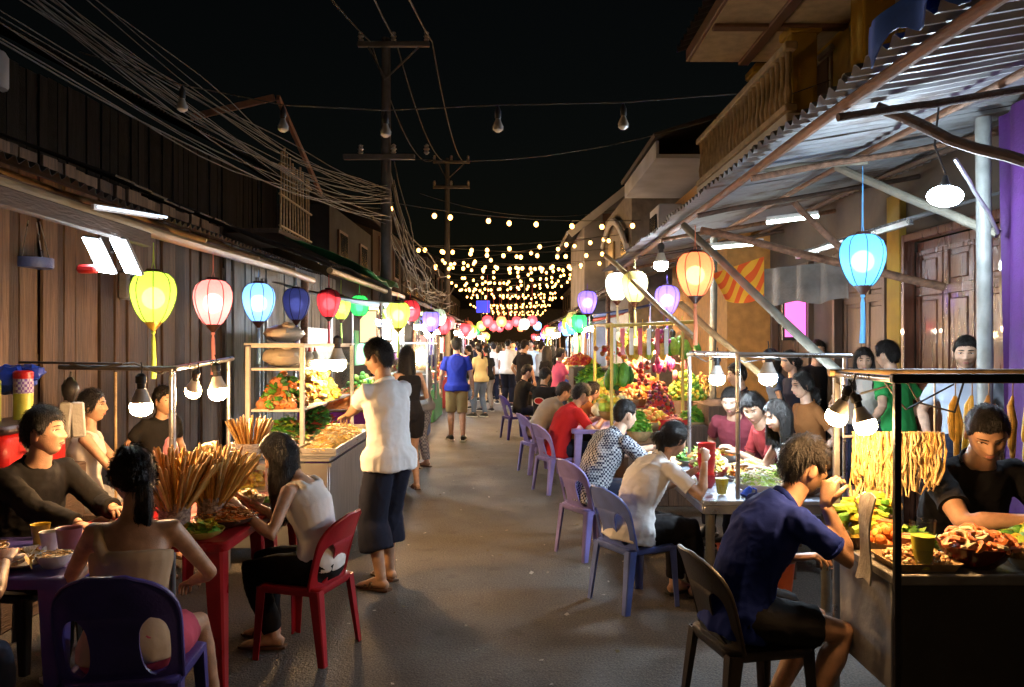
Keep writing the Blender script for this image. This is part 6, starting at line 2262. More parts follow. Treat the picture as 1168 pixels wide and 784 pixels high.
for x in (1.92, 2.98):
    b = MB(); b.tube((x, 3.98, 0), (x, 3.98, 1.44), .016); put('upright', b, DWOOD, o, True)

person('vendor in a black t-shirt bending over the noodle cart, looking down', (2.07, 3.66), 184, 1.80, sk=1, seat=.50, lean=16, curl=16, head=(-22, 34, 4), hair='crew', fat=1.12, top=('tshirt', black_c), bottom=('pants', navy_c), shoe=('slipper', lea),
       rh=('w', 2.11, 3.20, .905), lh=('w', 2.31, 3.24, .90), rp=('w', 1.71, 3.2, .70), lp=('w', 2.55, 3.5, .7), hi=True, hcurl=(.45, .45), seed=21)
o = thing('stool', 'high stool hidden under the vendor', 'stool', (2.07, 3.74, 0))
b = MB(); b.box((0, 0, .47), (.36, .34, .05), .01); put('seat', b, DWOOD, o)
for sx in (-1, 1):
    for sy in (-1, 1):
        b = MB(); b.tube((sx * .14, sy * .13, .444), (sx * .16, sy * .15, 0), .018); put('leg', b, DWOOD, o)
person('young man in a deep blue t-shirt on the brown chair, hand against his ear', (1.00, 3.34), -80, 1.68, sk=1, seat=.43, lean=24, curl=20, head=(0, 8, 4), hair='short', top=('tshirt', dblue_c, -.12), bottom=('shorts', black_c, .72), shoe=('slipper', blk_sh),
       rh=('w', 1.275, 3.235, .965), rp=('w', 1.22, 3.10, .30), lh=('w', 1.22, 3.42, .70), rf=(.12, .18, .075), lf=(-.10, .16, .075), hi=True, hcurl=(.8, .5), seed=31, pal=((.3, -1, .2, -.12, .22, 1), None))

# ------------------------------------------------------------------ right: salad table and diners
o = thing('market_table', 'steel-topped salad table with pipe frame between the right diners', 'table', (1.55, 5.9, 0))
b = MB(); b.box((1.55, 5.85, .665), (.82, 2.2, .03), .006); put('tabletop', b, mat('blue_steel', (.48, .52, .60), .30, .55, var=.2), o, True)
b = MB(); b.box((1.148, 5.85, .625), (.016, 2.16, .05), .003); b.box((1.55, 4.762, .625), (.80, .016, .05), .003); put('apron', b, STEEL, o, True)
for x in (1.2, 1.9):
    for y in (4.82, 6.88):
        b = MB(); b.tube((x, y, 0), (x, y, .648), .028, seg=10); put('leg', b, PALE, o, True)
for x, y in ((1.37, 4.83), (1.37, 6.15), (2.02, 4.83)):
    b = MB(); b.tube((x, y, .681), (x, y, 1.55), .014, seg=10); put('frame_post', b, STEEL, o, True)
for a, c in (((1.37, 4.83, 1.55), (1.37, 6.2, 1.535)), ((1.37, 4.83, 1.552), (2.06, 4.83, 1.545)), ((1.37, 6.15, 1.55), (2.1, 6.0, 1.53))):
    b = MB(); b.tube(a, c, .015, seg=10); put('frame_rail', b, STEEL, o, True)
b = MB(); b.loft([(1.37, 5.0, 1.55), (1.5, 5.15, 1.50), (1.72, 5.3, 1.52), (1.9, 5.5, 1.5)], .004, 5); b.loft([(1.37, 6.1, 1.54), (1.5, 6.15, 1.48), (1.62, 6.2, 1.53)], .004, 5); put('flex', b, CABLE, o, True)
ZS = .681
cup('glass of pale green juice on the corner of the salad table', (1.30, 4.93, ZS), .045, .14, CLEAR, mat('lime_juice', ()), .75, 'juice_glass')
for k in range(4):
    cup('red plastic cup in the stack on the salad table', (1.27, 5.20, ZS + .09 + .032 * k), .060, .10, mat('cup_red', (.60, .03, .03), .35), None, name='red_cup')['group'] = 'red cups stacked on the salad table'
bowl('small red tub under the stack of red cups', (1.27, 5.20, ZS), .07, .088, mat('cup_red', ()), None, name='tub', cat='tub')
bowl('wide bowl of shredded pale cabbage at the front of the salad table', (1.56, 5.05, ZS), .15, .06, CHINA, 'noodle', foodmats('lime', 'cream', 'white'), 170, .035, .09)
bowl('dark wicker basket of dry noodles at the front right of the salad table', (1.82, 4.98, ZS), .14, .06, mat('dark_wicker', (.14, .07, .03), .6, stretch=(1, 1, 20), bump=.6), 'noodle', foodmats('tan', 'brown', 'cream'), 120, .04, .06, name='basket', cat='basket')
bowl('bowl of yellow cabbage heaped behind the red cups', (1.36, 5.5, ZS), .14, .10, mat('cup_red', ()), 'chunk', foodmats('yellow', 'lime', 'cream'), 80, .05, .13)
bowl('platter of golden fried cakes in the middle of the salad table', (1.62, 5.5, ZS), .17, .04, CHINA, 'chunk', foodmats('gold', 'orange', 'tan'), 90, .06, .07, name='plate', cat='plate')
bowl('bowl of green leaves near the woman with glasses', (1.78, 5.32, ZS), .12, .05, CHINA, 'leaf', foodmats('lime', 'green', 'cream'), 90, .06, .07)
bowl('platter of mixed greens at the back of the salad table', (1.45, 6.2, ZS), .18, .04, CHINA, 'leaf', foodmats('green', 'lime', 'orange'), 90, .07, .08, name='plate', cat='plate')
bowl('bowl of orange relish at the back of the salad table', (1.72, 6.35, ZS), .12, .06, CHINA, 'chunk', foodmats('orange', 'red', 'gold'), 60, .04, .06)
t = MB(); t.loft([(1.42, 4.86, ZS + .004), (1.44, 4.87, ZS + .03), (1.46, 4.865, ZS + .06)], [.03, .026, .014], 10); t.loft([(1.47, 4.87, ZS + .055), (1.495, 4.87, ZS + .045), (1.49, 4.87, ZS + .015), (1.46, 4.87, ZS + .012)], .006, 6)
put('sauce_jug', t, mat('blue_plastic', (.02, .07, .45), .35), label='tiny blue jug on the front corner of the salad table', cat='jug')
for x, y, z, lab in ((1.62, 4.4 + .9, .0, 'orange plastic crate under the salad table'),):
    o = thing('crate', lab, 'crate', (x, y, 0))
    b = MB(); ringloft(b, [[V((a, c, zz)) for a, c in rrect(.22 * q, .17 * q, .03)] for q, zz in ((.9, 0), (1, .24), (1.04, .25), (.96, .25), (.88, .02))]); put('crate_shell', b, mat('crate_orange', (.60, .13, .04), .4), o)
    b = MB()
    for s in (-1, 1):
        b.box((0, s * .178, .19), (.10, .012, .03), .005)
    put('handles', b, mat('crate_orange', ()), o)

person('woman in a white t-shirt and black trousers eating, hair in a low bun', (.79, 5.0), -64, 1.60, fem=True, sk=2, seat=.395, lean=27, curl=22, head=(-4, 22, 0), hair='bun', fat=1.12, top=('tshirt', white_c, -.10), bottom=('pants', black_c), shoe=('slipper', blk_sh),
       rh=('w', 1.19, 4.92, .89), rp=('w', 1.15, 4.75, .55), lh=('w', 1.22, 5.22, .80), rf=(.10, .38, .075), lf=(-.02, .30, .075), hi=True, hcurl=(.9, .6), seed=41)
person('man in a navy and white checked shirt bending to his food', (.66, 6.14), -62, 1.68, sk=2, seat=.395, lean=27, curl=18, head=(-4, 8, 0), hair='crew', top=('tshirt', check_c, -.12), bottom=('pants', navy_c), shoe=('shoe', blk_sh),
       rh=('w', 1.20, 6.2, .80), lh=('w', 1.15, 6.45, .78), rp=(.5, -.5, -.8), lp=(-.5, -.4, -.8), hi=True, seed=51)
person('man in a red t-shirt eating on the pale lilac chair', (.54, 8.74), -66, 1.66, sk=0, seat=.395, lean=24, curl=20, head=(0, 18, 0), hair='short', top=('tshirt', red_c, -.10), bottom=('pants', navy_c), shoe=('sandal', tan_sh),
       rh=('w', 1.0, 8.7, .80), lh=('w', 1.0, 8.95, .80), rp=(.5, -.5, -.8), rf=(.10, .36, .075), hi=True, seed=61)
person('woman with glasses and shoulder-length black hair in a white top at the salad table', (2.02, 5.62), 100, 1.58, fem=True, sk=2, seat=.45, lean=16, curl=14, head=(6, 18, 0), hair='bob', top=('tank', white_c), bottom=('pants', navy_c), shoe=('slipper', blk_sh),
       lh=('w', 1.66, 5.40, .78), rh=('w', 1.70, 5.62, .78), lp=(-.5, -.3, -.7), rp=(.6, -.3, -.6), hi=True, seed=71)
person('man in a dark red shirt leaning over the back of the salad table', (2.10, 6.22), 96, 1.66, sk=0, seat=.45, lean=24, curl=16, head=(48, 22, 6), hair='short', top=('tshirt', cloth('brick_cotton', (.24, .03, .03))), bottom=('pants', navy_c), shoe=('shoe', blk_sh), rh=('w', 1.75, 6.3, .78), lh=('w', 1.74, 6.1, .78), hi=True, seed=81)
person('man facing the street, head bowed, behind the cool bulbs', (1.98, 6.9), 140, 1.66, sk=2, seat=.45, lean=20, curl=14, head=(10, 20, 0), hair='crew', top=('tshirt', cloth('maroon_cotton', (.16, .03, .04))), bottom=('pants', navy_c), shoe=('shoe', blk_sh), hi=True, seed=91)
for x, y, lab in ((2.02, 5.62, 'wooden bench seat under the woman with glasses'), (2.10, 6.22, 'wooden bench seat under the man in dark red'), (1.98, 6.9, 'wooden bench seat under the man with bowed head')):
    o = thing('stool', lab, 'stool', (x + .06, y, 0))
    b = MB(); b.box((0, 0, .425), (.32, .32, .045), .01); put('seat', b, DWOOD, o)
    for sx in (-1, 1):
        for sy in (-1, 1):
            b = MB(); b.tube((sx * .13, sy * .13, .402), (sx * .14, sy * .14, 0), .018); put('leg', b, DWOOD, o)
o = thing('eyeglasses', 'thin spectacles on the woman in the white top at the salad table', 'glasses', (0, 0, 0))
bpy.data.objects.remove(o)
# ------------------------------------------------------------------ fruit stall
o = thing('fruit_stall', 'fruit stall with yellow bamboo rail and stepped boxes behind the checked-shirt man', 'stall', (1.55, 8.9, 0))
for k, (x0, x1, z) in enumerate(((1.15, 1.55, .62), (1.552, 1.95, .80), (1.952, 2.35, 1.0))):
    b = MB(); b.box(((x0 + x1) / 2, 9.05, z / 2), (x1 - x0, 2.3, z), .006); put('step_box', b, [DWOOD, WOOD[1], WOOD[0]][k], o, True)
YB = mat('yellow_bamboo', (.60, .42, .08), .45, var=.25, stretch=(3, 3, .6), bump=.2)
for x, y, z in ((1.02, 8.15, 1.80), (1.80, 8.4, 1.84), (1.05, 10.1, 1.84), (1.85, 10.1, 1.84)):
    b = MB(); b.tube((x, y, 0), (x, y, z), .018, seg=10); put('post', b, YB, o, True)
for a, c in (((.95, 8.15, 1.80), (1.95, 8.42, 1.85)), ((1.02, 8.1, 1.81), (1.05, 10.15, 1.85)), ((1.80, 8.4, 1.85), (1.85, 10.15, 1.85))):
    b = MB(); b.tube(a, c, .018, seg=10); put('rail', b, YB, o, True)
for q in range(7):
    y = 8.3 + q * .02
    x = 1.06 + q * .095
    b = MB(); b.box((x, y, 1.64), (.045, .02, .28), .004); put('banner_strip', b, (PLASTW, mat('cup_red', ()))[q % 2], o, True)


def cluster(label, name, px, py, Y, n, kind, size, keys, spread, grp=None, cat='fruit'):
    p = at(px, py, Y)
    t = MB()
    for i in range(n):
        q = p + V((rr.gauss(0, spread[0]), rr.gauss(0, spread[1]), rr.gauss(0, spread[2])))
        s = size * rr.uniform(.8, 1.2)
        rot = Euler((rr.uniform(-.3, .3), rr.uniform(-.3, .3), rr.uniform(0, 6))).to_matrix().to_4x4()
        mi = rr.randrange(len(keys))
        t.loft([p + V((0, 0, spread[2])), p.lerp(q, .5) + V((0, 0, spread[2] * .5)), q], .003, 4, mi=mi)
        if kind == 'long':
            t.ball(q, (s * .32, s * .32, s * .62), 8, 6, mi, rot, .04)
        else:
            t.ball(q, s * .5, 8, 6, mi, rot, .05)
    t.loft([p, p + V((0, 0, spread[2] + size + .18))], .004, 5)
    return put(name, t, foodmats(*keys), label=label, cat=cat, group=grp)


cluster('bunch of orange-red fruit hanging at the left of the bamboo rail', 'hanging_fruit', 697, 398, 8.4, 26, 'ball', .06, ('orange', 'red', 'brown', 'gold'), (.06, .05, .05))
cluster('yellow papayas hanging in a row under the bamboo rail', 'hanging_fruit', 733, 400, 8.5, 9, 'long', .15, ('yellow', 'gold', 'lime'), (.09, .03, .015))
cluster('green mangoes hanging in a cluster at the left post', 'hanging_fruit', 703, 429, 8.3, 9, 'long', .19, ('green', 'dgreen', 'lime'), (.07, .05, .02))
cluster('bunch of magenta dragon fruit hanging under the right bulb', 'hanging_fruit', 757, 415, 8.8, 26, 'long', .10, ('magenta', 'pink', 'purple'), (.11, .05, .05))
cluster('pink dried fruit bunch hanging behind the green mangoes', 'hanging_fruit', 722, 418, 9.2, 18, 'ball', .07, ('pink', 'salmon', 'orange'), (.08, .05, .05))
cluster('green banana hand hanging high at the right end of the bamboo rail', 'hanging_fruit', 778, 398, 8.5, 9, 'long', .15, ('lime', 'green'), (.06, .04, .03))
cluster('red rambutan bunch hanging high beside the right bulb', 'hanging_fruit', 757, 388, 8.5, 20, 'ball', .05, ('red', 'magenta'), (.05, .05, .05))
cluster('lime-yellow fruit bunch hanging behind the papayas', 'hanging_fruit', 718, 386, 9.4, 18, 'ball', .07, ('lime', 'yellow'), (.06, .05, .05))
cluster('orange fruit bunch hanging deep in the fruit stall', 'hanging_fruit', 740, 388, 9.8, 20, 'ball', .07, ('orange', 'gold'), (.06, .05, .05))
cluster('dark red fruit bunch hanging low right of the green mangoes', 'hanging_fruit', 733, 432, 8.5, 24, 'ball', .05, ('red', 'dark'), (.05, .05, .07))
heap('berry_cone', 'tall dark red cone of berries on the fruit stall', at(752, 482, 8.6), .19, .19, .48, 420, 'ball', .038, foodmats('red', 'dark', 'brown', 'purple'), 'fruit')
heap('grape_pile', 'bright green heap of grapes right of the dark red berry cone', at(782, 455, 8.8), .22, .18, .32, 240, 'ball', .05, foodmats('lime', 'green', 'lime', 'yellow'), 'fruit')
heap('nut_pile', 'heap of golden nuts at the right end of the fruit stall', at(800, 450, 9.2), .16, .16, .26, 200, 'ball', .03, foodmats('gold', 'brown', 'tan'), 'fruit')
bowl('red basket of chillies in front of the berry cone', at(766, 498, 8.1), .17, .19, mat('cup_red', ()), 'stick', foodmats('red', 'pink'), 80, .05, .07, name='basket', cat='basket')
bowl('basket of orange persimmons on the lowest step of the fruit stall', at(744, 488, 8.2), .20, .08, BAMBOO, 'ball', foodmats('orange', 'gold', 'yellow'), 70, .055, .14, name='basket', cat='basket')
bowl('basket of green herbs beside the chilli basket', at(791, 488, 8.2), .17, .08, BAMBOO, 'leaf', foodmats('green', 'lime'), 140, .08, .14, name='basket', cat='basket')
bowl('basket of bright lettuce low behind the checked shirt', at(729, 502, 7.7), .13, .10, BAMBOO, 'leaf', foodmats('green', 'lime', 'green'), 140, .08, .22, name='basket', cat='basket')
bowl('basket of yellow-green pomelos at the left end of the fruit stall', at(700, 478, 8.4), .20, .10, BAMBOO, 'ball', foodmats('lime', 'yellow', 'cream'), 22, .12, .14, name='basket', cat='basket')
bowl('basket of brown longans in the middle of the fruit stall', at(722, 462, 9.2), .22, .09, BAMBOO, 'ball', foodmats('brown', 'tan', 'orange'), 110, .045, .12, name='basket', cat='basket')
heap('flower_heap', 'mixed orange and pink heap at the back of the fruit stall', at(730, 444, 9.9), .3, .22, .2, 160, 'ball', .06, foodmats('orange', 'pink', 'gold', 'red'), 'fruit')
# leafy stand beyond it
for k, (px, py, Y, r, hh, fm, lab) in enumerate(((672, 452, 11.0, .26, .30, ('dgreen', 'green'), 'dark green leafy heap on the vegetable stand'), (676, 428, 11.6, .25, .28, ('green', 'dgreen', 'lime'), 'upper green heap on the vegetable stand'),
                                                (688, 446, 10.8, .16, .30, ('yellow', 'gold', 'lime'), 'yellow flowers heaped at the front of the vegetable stand'), (662, 408, 12.6, .25, .16, ('red', 'orange'), 'red and orange peppers at the back of the vegetable stand'))):
    heap('vegetable_heap', lab, at(px, py, Y) - V((0, 0, .1)), r, r, hh, 190, 'leaf' if k < 2 else 'ball', .10 if k < 2 else .055, foodmats(*fm), 'vegetables')
o = thing('vegetable_stand', 'plain plank stand under the leafy heaps', 'stand', (1.2, 11.4, 0))
for k, (y0, y1, z) in enumerate(((10.5, 11.25, .74), (11.252, 12.0, 1.0), (12.002, 13.0, 1.25))):
    b = MB(); b.box((1.3, (y0 + y1) / 2, z / 2), (.75, y1 - y0, z), .006); put('step_box', b, [DWOOD, WOOD[1], WOOD[0]][k], o, True)
o = thing('diner_table', 'low table in front of the man in the red t-shirt', 'table', (1.0, 8.0, 0))

# ------------------------------------------------------------------ stalls farther down the street
bpy.data.objects.remove(o)
make_table('lilac plastic table of the red-shirted diner', CH_LILAC, (1.02, 9.3), 0, .38, .8, .70)
TARP = [mat('tarp_grey', (.20, .22, .23), .6, bump=.3, bscale=8), mat('green_tarp', ()), mat('blue_tarp', ()), mat('tarp_red', (.35, .04, .03), .6, bump=.3, bscale=8), mat('tarp_cream', (.45, .40, .30), .6, bump=.3, bscale=8)]
CLOTHM = [mat('stall_cloth_%d' % i, c, .8, bump=.2) for i, c in enumerate([(.22, .03, .40), (.45, .05, .05), (.05, .12, .40), (.50, .45, .38), (.06, .25, .12)])]
KEYS = [('orange', 'gold', 'red'), ('green', 'lime', 'dgreen'), ('salmon', 'pink', 'red'), ('yellow', 'gold', 'cream'), ('brown', 'tan', 'gold'), ('magenta', 'purple', 'pink'), ('cream', 'white', 'tan')]
KW = ['orange', 'green', 'salmon', 'yellow', 'brown', 'magenta', 'cream']
LN = list(LANTERN_COL)
ords = ['first', 'second', 'third', 'fourth', 'fifth', 'sixth', 'seventh', 'eighth']
for sd, spots in ((-1, (10.6, 13.4, 17.2, 20.8, 25, 30, 36, 43)), (1, (14.6, 17.8, 21.4, 25.6, 30.6, 37, 44))):
    for j, Y in enumerate(spots):
        side = 'left' if sd < 0 else 'right'
        xi = 1.30 + (.12 * (j % 3)) if Y > 12 else 1.55
        L_ = 2.0 if Y < 24 else 3.2
        x = sd * (xi + .55)
        cl = CLOTHM[(j * 2 + (sd > 0)) % 5] if not (sd < 0 and j == 0) else CLOTHM[0]
        o = thing('market_stall', '%s market stall on the %s beyond the %s' % (ords[j], side, 'steel food cart' if sd < 0 else 'vegetable stand'), 'stall', (x, Y, 0), 0)
        b = MB(); b.box((x, Y, .40), (1.0, L_ - .05, .78), .01); put('counter', b, cl, o, True)
        b = MB(); b.box((x, Y, .805), (1.1, L_, .025), .004); put('tabletop', b, STEEL if j % 2 else WOOD[2], o, True)
        for a in (-1, 1):
            for c in (-1, 1):
                b = MB(); b.tube((x + a * .52, Y + c * (L_ / 2 - .03), .82), (x + a * .52, Y + c * (L_ / 2 - .03), 2.12 + (.2 if a * sd > 0 else 0)), .016, seg=6); put('post', b, STEEL, o, True)
        b = MB(); xa, xb = x - sd * .75, x + sd * .8
        b.sheet(lambda u, v: V((xa + (xb - xa) * u, Y - L_ / 2 + L_ * v, 2.10 + .26 * u - .05 * math.sin(u * PI) + .02 * math.sin(v * 13))), 8, 12, .005)
        put('canopy', b, TARP[(j + (sd > 0) * 2) % 5], o, True)
        if Y < 32:
            b = MB()
            b.box((x + sd * .50, Y, 1.55), (.02, L_ * .9, .55)); put('back_board', b, CLOTHM[(j + 3) % 5], o, True)
        n = 3 if Y < 24 else 2
        for q in range(n):
            ki = (j * 3 + q + (sd > 0)) % 7
            heap('goods_heap', '%s heap, %s from the near end, on the %s market stall at the %s' % (KW[ki], ords[q], ords[j], side), (x - sd * .12, Y - L_ / 2 + L_ * (q + .5) / n, .82), .38, L_ / n * .42, rr.uniform(.22, .42), 120 if Y < 24 else 50, rr.choice(('ball', 'chunk', 'leaf')), .08 if Y < 24 else .12, foodmats(*KEYS[ki]), 'goods')
        kind = ('cool', 'warm', 'neutral')[(j + (sd > 0)) % 3]
        for q in range(2 if Y < 32 else 1):
            bulb('%s %s bulb hanging over the %s market stall at the %s' % (('near', 'far')[q], {'cool': 'cool white', 'warm': 'warm', 'neutral': 'soft white'}[kind], ords[j], side),
                 (x - sd * .45, Y + (q - .5) * L_ * .55, 1.88), kind, 420 if Y < 24 else 600, 1.3 if Y < 24 else 2.0, .12, (0, 0), None)
        nl = 2 if Y < 32 else 1
        for q in range(nl):
            cc = LN[(j * 5 + q * 3 + (sd > 0) * 4) % len(LN)]
            if cc == 'dusk': cc = 'red'
            lantern('%s silk lantern, number %s on the eave of the %s market stall at the %s' % (cc, ('one', 'two')[q], ords[j], side), (sd * (xi - .12), Y + (q - .5) * L_ * .6, 1.98 + .1 * q), cc, 2.2 if Y < 26 else 3.5, .95, .08, None, round_=q == 1, tassel=q == 0, simple=Y > 20)
# glass case on the stall beside the standing couple
o = thing('display_case', 'white-framed glass display case with sliced fruit beside the long-haired woman', 'display case', at(476, 440, 11.2))
c = V((-1.36, 10.9, .82))
b = MB()
for sx in (-1, 1):
    for sy in (-1, 1):
        b.box(c + V((sx * .26, sy * .6, .40)), (.025, .025, .8))
b.box(c + V((0, 0, .805)), (.56, 1.24, .02)); b.box(c + V((0, 0, .40)), (.54, 1.22, .015))
put('case_frame', b, PLASTW, o, True)
b = MB(); mound(b, c + V((0, 0, .41)), .22, .5, .2); pile(b, c + V((0, 0, .41)), .22, .5, .22, 110, 'chunk', .09, 3); put('sliced_fruit', b, foodmats('red', 'yellow', 'green'), o, True)
b = MB(); b.box(c + V((.27, 0, .40)), (.003, 1.16, .76)); b.box(c + V((0, -.61, .40)), (.5, .003, .76)); put('glass_pane', b, glass('pane_glass'), o, True)
# glowing panels of the lantern shop on the left, lit sign boxes farther on
for k, (px, py, Y, wd, hh, col, st, lab) in enumerate(((432, 366, 13.6, .42, .62, (1, .80, .32), 2.2, 'tall glowing yellow panel on the left beyond the emerald lantern'), (446, 388, 14.6, .36, .40, (.85, .95, 1), 2.4, 'glowing white panel beside the yellow one on the left'),
                                                      (420, 372, 12.8, .26, .5, (1, .68, .36), .7, 'dim amber panel nearest the emerald lantern'), (551, 349, 30, .5, .45, (.02, .05, 1), .9, 'small blue lit sign box under the left end of the bulb strings'))):
    p = at(px, py, Y)
    o = thing('lit_sign', lab, 'lit panel', p)
    b = MB(); b.box((0, .03, 0), (wd + .04, .05, hh + .04), .006); put('sign_frame', b, BLACKM, o)
    b = MB(); b.box((0, -.002, 0), (wd, .012, hh)); put('sign_face', b, emat('sign_%d' % k, col, st), o)
    b = MB(); b.tube((0, .03, hh / 2 + .02), (0, .03, hh / 2 + .30), .008); put('hanger', b, BLACKM, o)

# ------------------------------------------------------------------ people down the street


def walker(label, px, Y, H, h, **k):
    return person(label, (gx(px, Y), Y), h, H, **k)


walker('woman with very long dark hair in a short black dress beside the standing man', 466, 8.8, 1.60, 30, fem=True, hair='longback', top=('dress', black_c), bottom=('skirt', black_c, .62), shoe=('sandal', lea), sk=0, hi=True, lh=(-.2, .22, 1.0), rh=(.16, .25, .98), seed=5)
walker('woman in patterned grey trousers at the glass display case', 482, 10.4, 1.56, 60, fem=True, hair='longback', top=('tshirt', grey_c), bottom=('pants', print_c), shoe=('slipper', lea), lh=(-.15, .3, .95), rh=(.15, .3, .95))
walker('man in a royal blue t-shirt and khaki shorts walking away down the street', 521, 13.3, 1.72, 8, hair='short', top=('tshirt', blue_c), bottom=('shorts', khaki_c, 1.02), shoe=('shoe', blk_sh), sk=0, hi=True, lh=(-.27, .10, .86), rh=(.27, .02, .84), lf=(-.09, .07, .075), rf=(.10, -.06, .075), seed=9)
walker('man in a white t-shirt with shaved head standing in the crowd', 579, 20.5, 1.74, -20, hair='crew', top=('tshirt', white_c), bottom=('pants', navy_c), shoe=('shoe', blk_sh), fat=1.15)
walker('man in a black t-shirt with cropped hair facing right in the street', 597, 16.8, 1.70, -50, hair='short', top=('tshirt', black_c), bottom=('pants', black_c), shoe=('shoe', blk_sh), lh=(-.24, .05, .9))
walker('woman in a pink top standing at the right stalls', 637, 14.0, 1.56, -70, fem=True, hair='pony', top=('tshirt', pink_c), bottom=('pants', denim_c), shoe=('slipper', lea), rh=(.12, .3, 1.0), lh=(-.12, .3, 1.0))
walker('long-haired woman in dark clothes behind the woman in pink', 622, 15.4, 1.58, -60, fem=True, hair='longback', top=('tshirt', charcoal_c), bottom=('pants', navy_c), shoe=('slipper', lea))
walker('man in a dark cap-like haircut and blue shirt deep in the crowd', 606, 22.5, 1.72, 170, hair='short', top=('tshirt', lblue_c), bottom=('pants', navy_c), shoe=('shoe', blk_sh))
crowd = [(536, 19.6, 1.6, 70, 1, 'charcoal top at the left stalls', charcoal_c, denim_c), (545, 25.5, 1.66, 30, 0, 'black shirt and khaki trousers', black_c, khaki_c), (560, 23.0, 1.6, -10, 1, 'navy blouse among the dark group', navy_c, black_c), (574, 28.5, 1.64, 15, 0, 'rust shirt behind the shaved man', brown_c, navy_c), (592, 23.5, 1.62, -30, 1, 'charcoal blouse right of the shaved man', charcoal_c, grey_c), (617, 20.0, 1.66, -60, 0, 'pale blue shirt by the right stalls', lblue_c, navy_c), (628, 18.5, 1.58, -70, 1, 'black blouse by the lit white box', black_c, rose_c), (553, 33, 1.66, 10, 0, 'navy shirt by the far left stalls', navy_c, black_c), (600, 41, 1.64, 0, 1, 'white blouse at the far end', white_c, navy_c), (563, 39, 1.66, 190, 0, 'red shirt at the far end', red_c, navy_c), (548, 17.5, 1.62, 40, 1, 'yellowish blouse and jeans', cloth('straw_cotton', (.55, .45, .22)), denim_c), (556, 19.0, 1.58, 30, 1, 'black top and grey skirt', black_c, grey_c), (563, 21.5, 1.66, 20, 0, 'white shirt and dark trousers', white_c, navy_c), (540, 22.5, 1.70, 60, 0, 'navy shirt in front of the left stalls', navy_c, khaki_c),
         (570, 24.5, 1.64, 10, 1, 'rust top and black trousers', brown_c, black_c), (585, 26.5, 1.70, 190, 0, 'grey t-shirt walking this way', grey_c, navy_c), (552, 27.5, 1.62, 150, 1, 'red blouse walking this way', red_c, denim_c), (598, 29, 1.68, 5, 0, 'beige shirt far off', beige_c, navy_c),
         (612, 27, 1.6, -40, 1, 'white blouse by the right stalls', cream_c, black_c), (566, 31, 1.68, 0, 0, 'dark t-shirt in the far middle', charcoal_c, navy_c), (578, 34, 1.62, 180, 1, 'pink dress far off', pink_c, black_c), (590, 37, 1.7, 0, 0, 'blue shirt far off', blue_c, navy_c), (558, 36, 1.66, 20, 0, 'pale shirt far left', white_c, khaki_c),
         (606, 35, 1.62, 200, 1, 'green top far right', green_c, navy_c), (571, 42, 1.68, 0, 0, 'black shirt at the far end', black_c, black_c), (584, 45, 1.64, 180, 1, 'cream top at the far end', cream_c, denim_c)]
for px, Y, H, h, fm, d, tm, bm in crowd:
    walker('%s in the crowd wearing %s' % ('woman' if fm else 'man', d), px, Y, H, h, fem=bool(fm), hair='longback' if fm and Y % 2 < 1 else ('pony' if fm else 'short'), top=('tshirt', tm), bottom=('pants', bm), shoe=('shoe', blk_sh), sk=int(Y) % 3,
           lf=(-.09, .12 * (int(Y) % 2), .075), rf=(.09, -.06, .075))
# seated ones on the right, farther down
sitters = [(622, 11.9, -30, 'person in a black t-shirt with a round red badge on the back, leaning', 0, black_c, denim_c, 'short', dict(lean=-4, curl=10, extra='logo')),
           (.36, 10.06, -68, 'bent diner in a grey shirt and brown trousers', 0, cloth('ash_cotton', (.42, .36, .30)), brown_c, 'short', dict(lean=38, curl=20)),
           (.74, 9.55, -66, 'woman in a rust-brown top beside the red-shirted man', 1, brown_c, navy_c, 'bun', dict(lean=28, curl=20)),
           (.20, 13.62, -70, 'man in dark clothes on the purple chair farther down', 0, charcoal_c, navy_c, 'short', dict(lean=6, curl=8))]
for a, Y, h, lab, fm, tm, bm, hr, kw in sitters:
    x = gx(a, Y) if a > 20 else a
    person(lab, (x, Y), h, 1.62, fem=bool(fm), seat=.42, top=('tshirt', tm), bottom=('pants', bm), hair=hr, shoe=('slipper', lea), sk=0, rh=(.15, .42, .78), lh=(-.15, .42, .78), head=(0, 14, 0), **kw)
for x, y, lab in ((gx(622, 11.9), 11.9, 'low stool under the person with the red badge'), (.74, 9.55, 'low stool under the woman in rust brown')):
    o = thing('stool', lab, 'stool', (x, y, 0))
    b = MB(); b.box((0, -.04, .395), (.30, .30, .045), .01); put('seat', b, CH_LILAC, o)
    for sx in (-1, 1):
        for sy in (-1, 1):
            b = MB(); b.tube((sx * .12, -.04 + sy * .12, .372), (sx * .14, -.04 + sy * .14, 0), .018); put('leg', b, CH_LILAC, o)
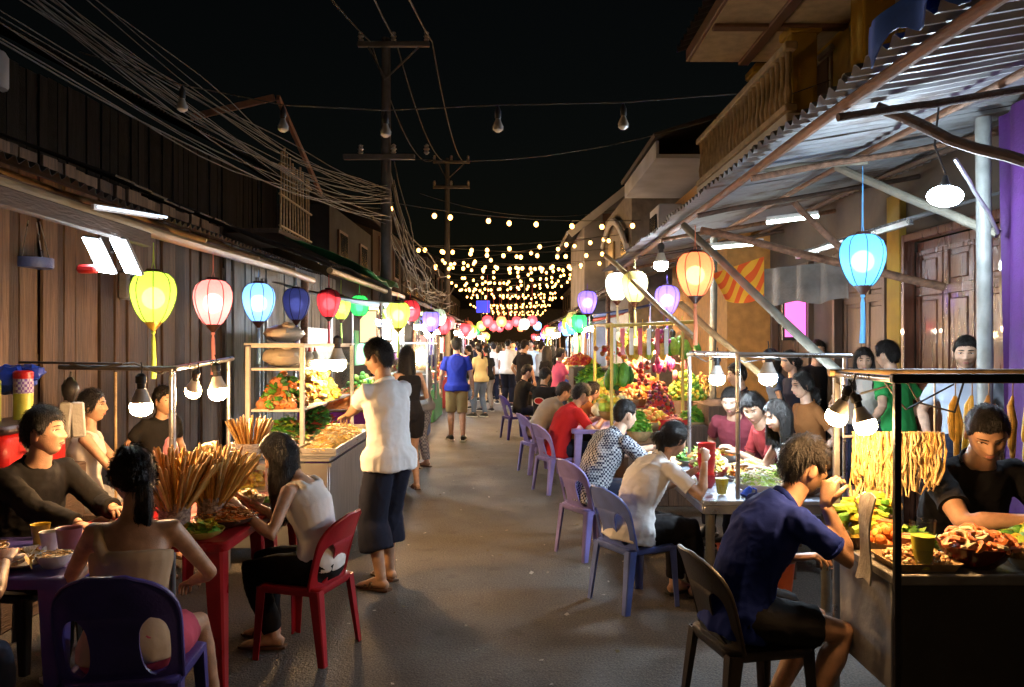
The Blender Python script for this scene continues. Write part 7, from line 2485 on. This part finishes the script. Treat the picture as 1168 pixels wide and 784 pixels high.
# people by the doors on the right
bg_ = [(905, 404, 8.2, 100, 'woman in dark clothes with tied hair in profile behind the pipe rail', 1, navy_c, 'bun', 1.26), (884, 402, 8.8, 60, 'person in a slate hooded top turning away behind the pipe rail', 1, denim_c, 'bob', 1.30), (1017, 396, 6.9, 30, 'person in a bright green shirt seen from behind near the doors', 0, green_c, 'short', 1.34),
       (1102, 391, 5.6, 150, 'boy with cropped hair in a pale blue shirt beside the grey post', 0, lblue_c, 'crew', 1.40), (930, 380, 9.2, 190, 'man in black standing in the old doorway', 0, black_c, 'short', 1.66), (985, 402, 7.2, 160, 'woman in a cream blouse near the old doors', 1, cream_c, 'long', 1.32),
       (845, 420, 8.2, 90, 'man in a dark shirt beyond the cool bulbs', 0, navy_c, 'short', 1.40), (920, 430, 6.9, 100, 'diner in a rust-brown top behind the woman with glasses', 1, brown_c, 'pony', 1.2)]
for px, py, Y, h, lab, fm, tm, hr, H in bg_:
    x = gx(px, Y)
    zt = CH - (py - 391) / 908 * Y + .06
    if H > 1.45:
        person(lab, (x, Y), h, H, fem=bool(fm), top=('tshirt', tm), bottom=('pants', navy_c), hair=hr, shoe=('slipper', lea), sk=2)
    else:
        person(lab, (x, Y), h, 1.62, fem=bool(fm), seat=max(.40, zt - .84), top=('tshirt', tm), bottom=('pants', navy_c), hair=hr, shoe=('slipper', lea), sk=2, head=(0, 8, 0), hi=Y < 7.3, lean=6,
               lf=(-.12, .34, max(.075, zt - .84 - .38)), rf=(.12, .34, max(.075, zt - .84 - .38)))
        o = thing('stool', 'stool under the %s' % lab.split(' in ')[0] + ' near ' + ('the doors' if Y < 7.5 else 'the pipe rail') + ', %s top' % ('green' if tm is green_c else tm.name.split('_')[0]), 'stool', (x, Y, 0), R(h))
        hh = max(.40, zt - .84) - .005
        b = MB(); b.box((0, -.05, hh - .025), (.30, .30, .045), .01); put('seat', b, DWOOD, o)
        for sx in (-1, 1):
            for sy in (-1, 1):
                b = MB(); b.tube((sx * .12, -.05 + sy * .12, hh - .048), (sx * .14, -.05 + sy * .14, 0), .018); put('leg', b, DWOOD, o)

# lanterns hung low over the middle of the far street
for j, (px, py, Y, cc) in enumerate(((556, 366, 27, 'red'), (563, 371, 31, 'red'), (572, 366, 29.5, 'orange'), (580, 370, 34, 'red'), (589, 366, 32, 'red'), (598, 369, 28.5, 'white'), (607, 365, 30.5, 'red'), (549, 371, 33, 'yellow'), (570, 373, 38, 'red'), (594, 373, 40, 'orange'), (613, 371, 36, 'blue'))):
    lantern('one of the small lanterns hung low over the far middle of the street', at(px, py, Y), cc, 5.0, 1.25, 1.35, 'lanterns hung over the far street', round_=True, tassel=False, simple=True)
# finish: nothing left over
SC.view_settings.exposure = 0.22
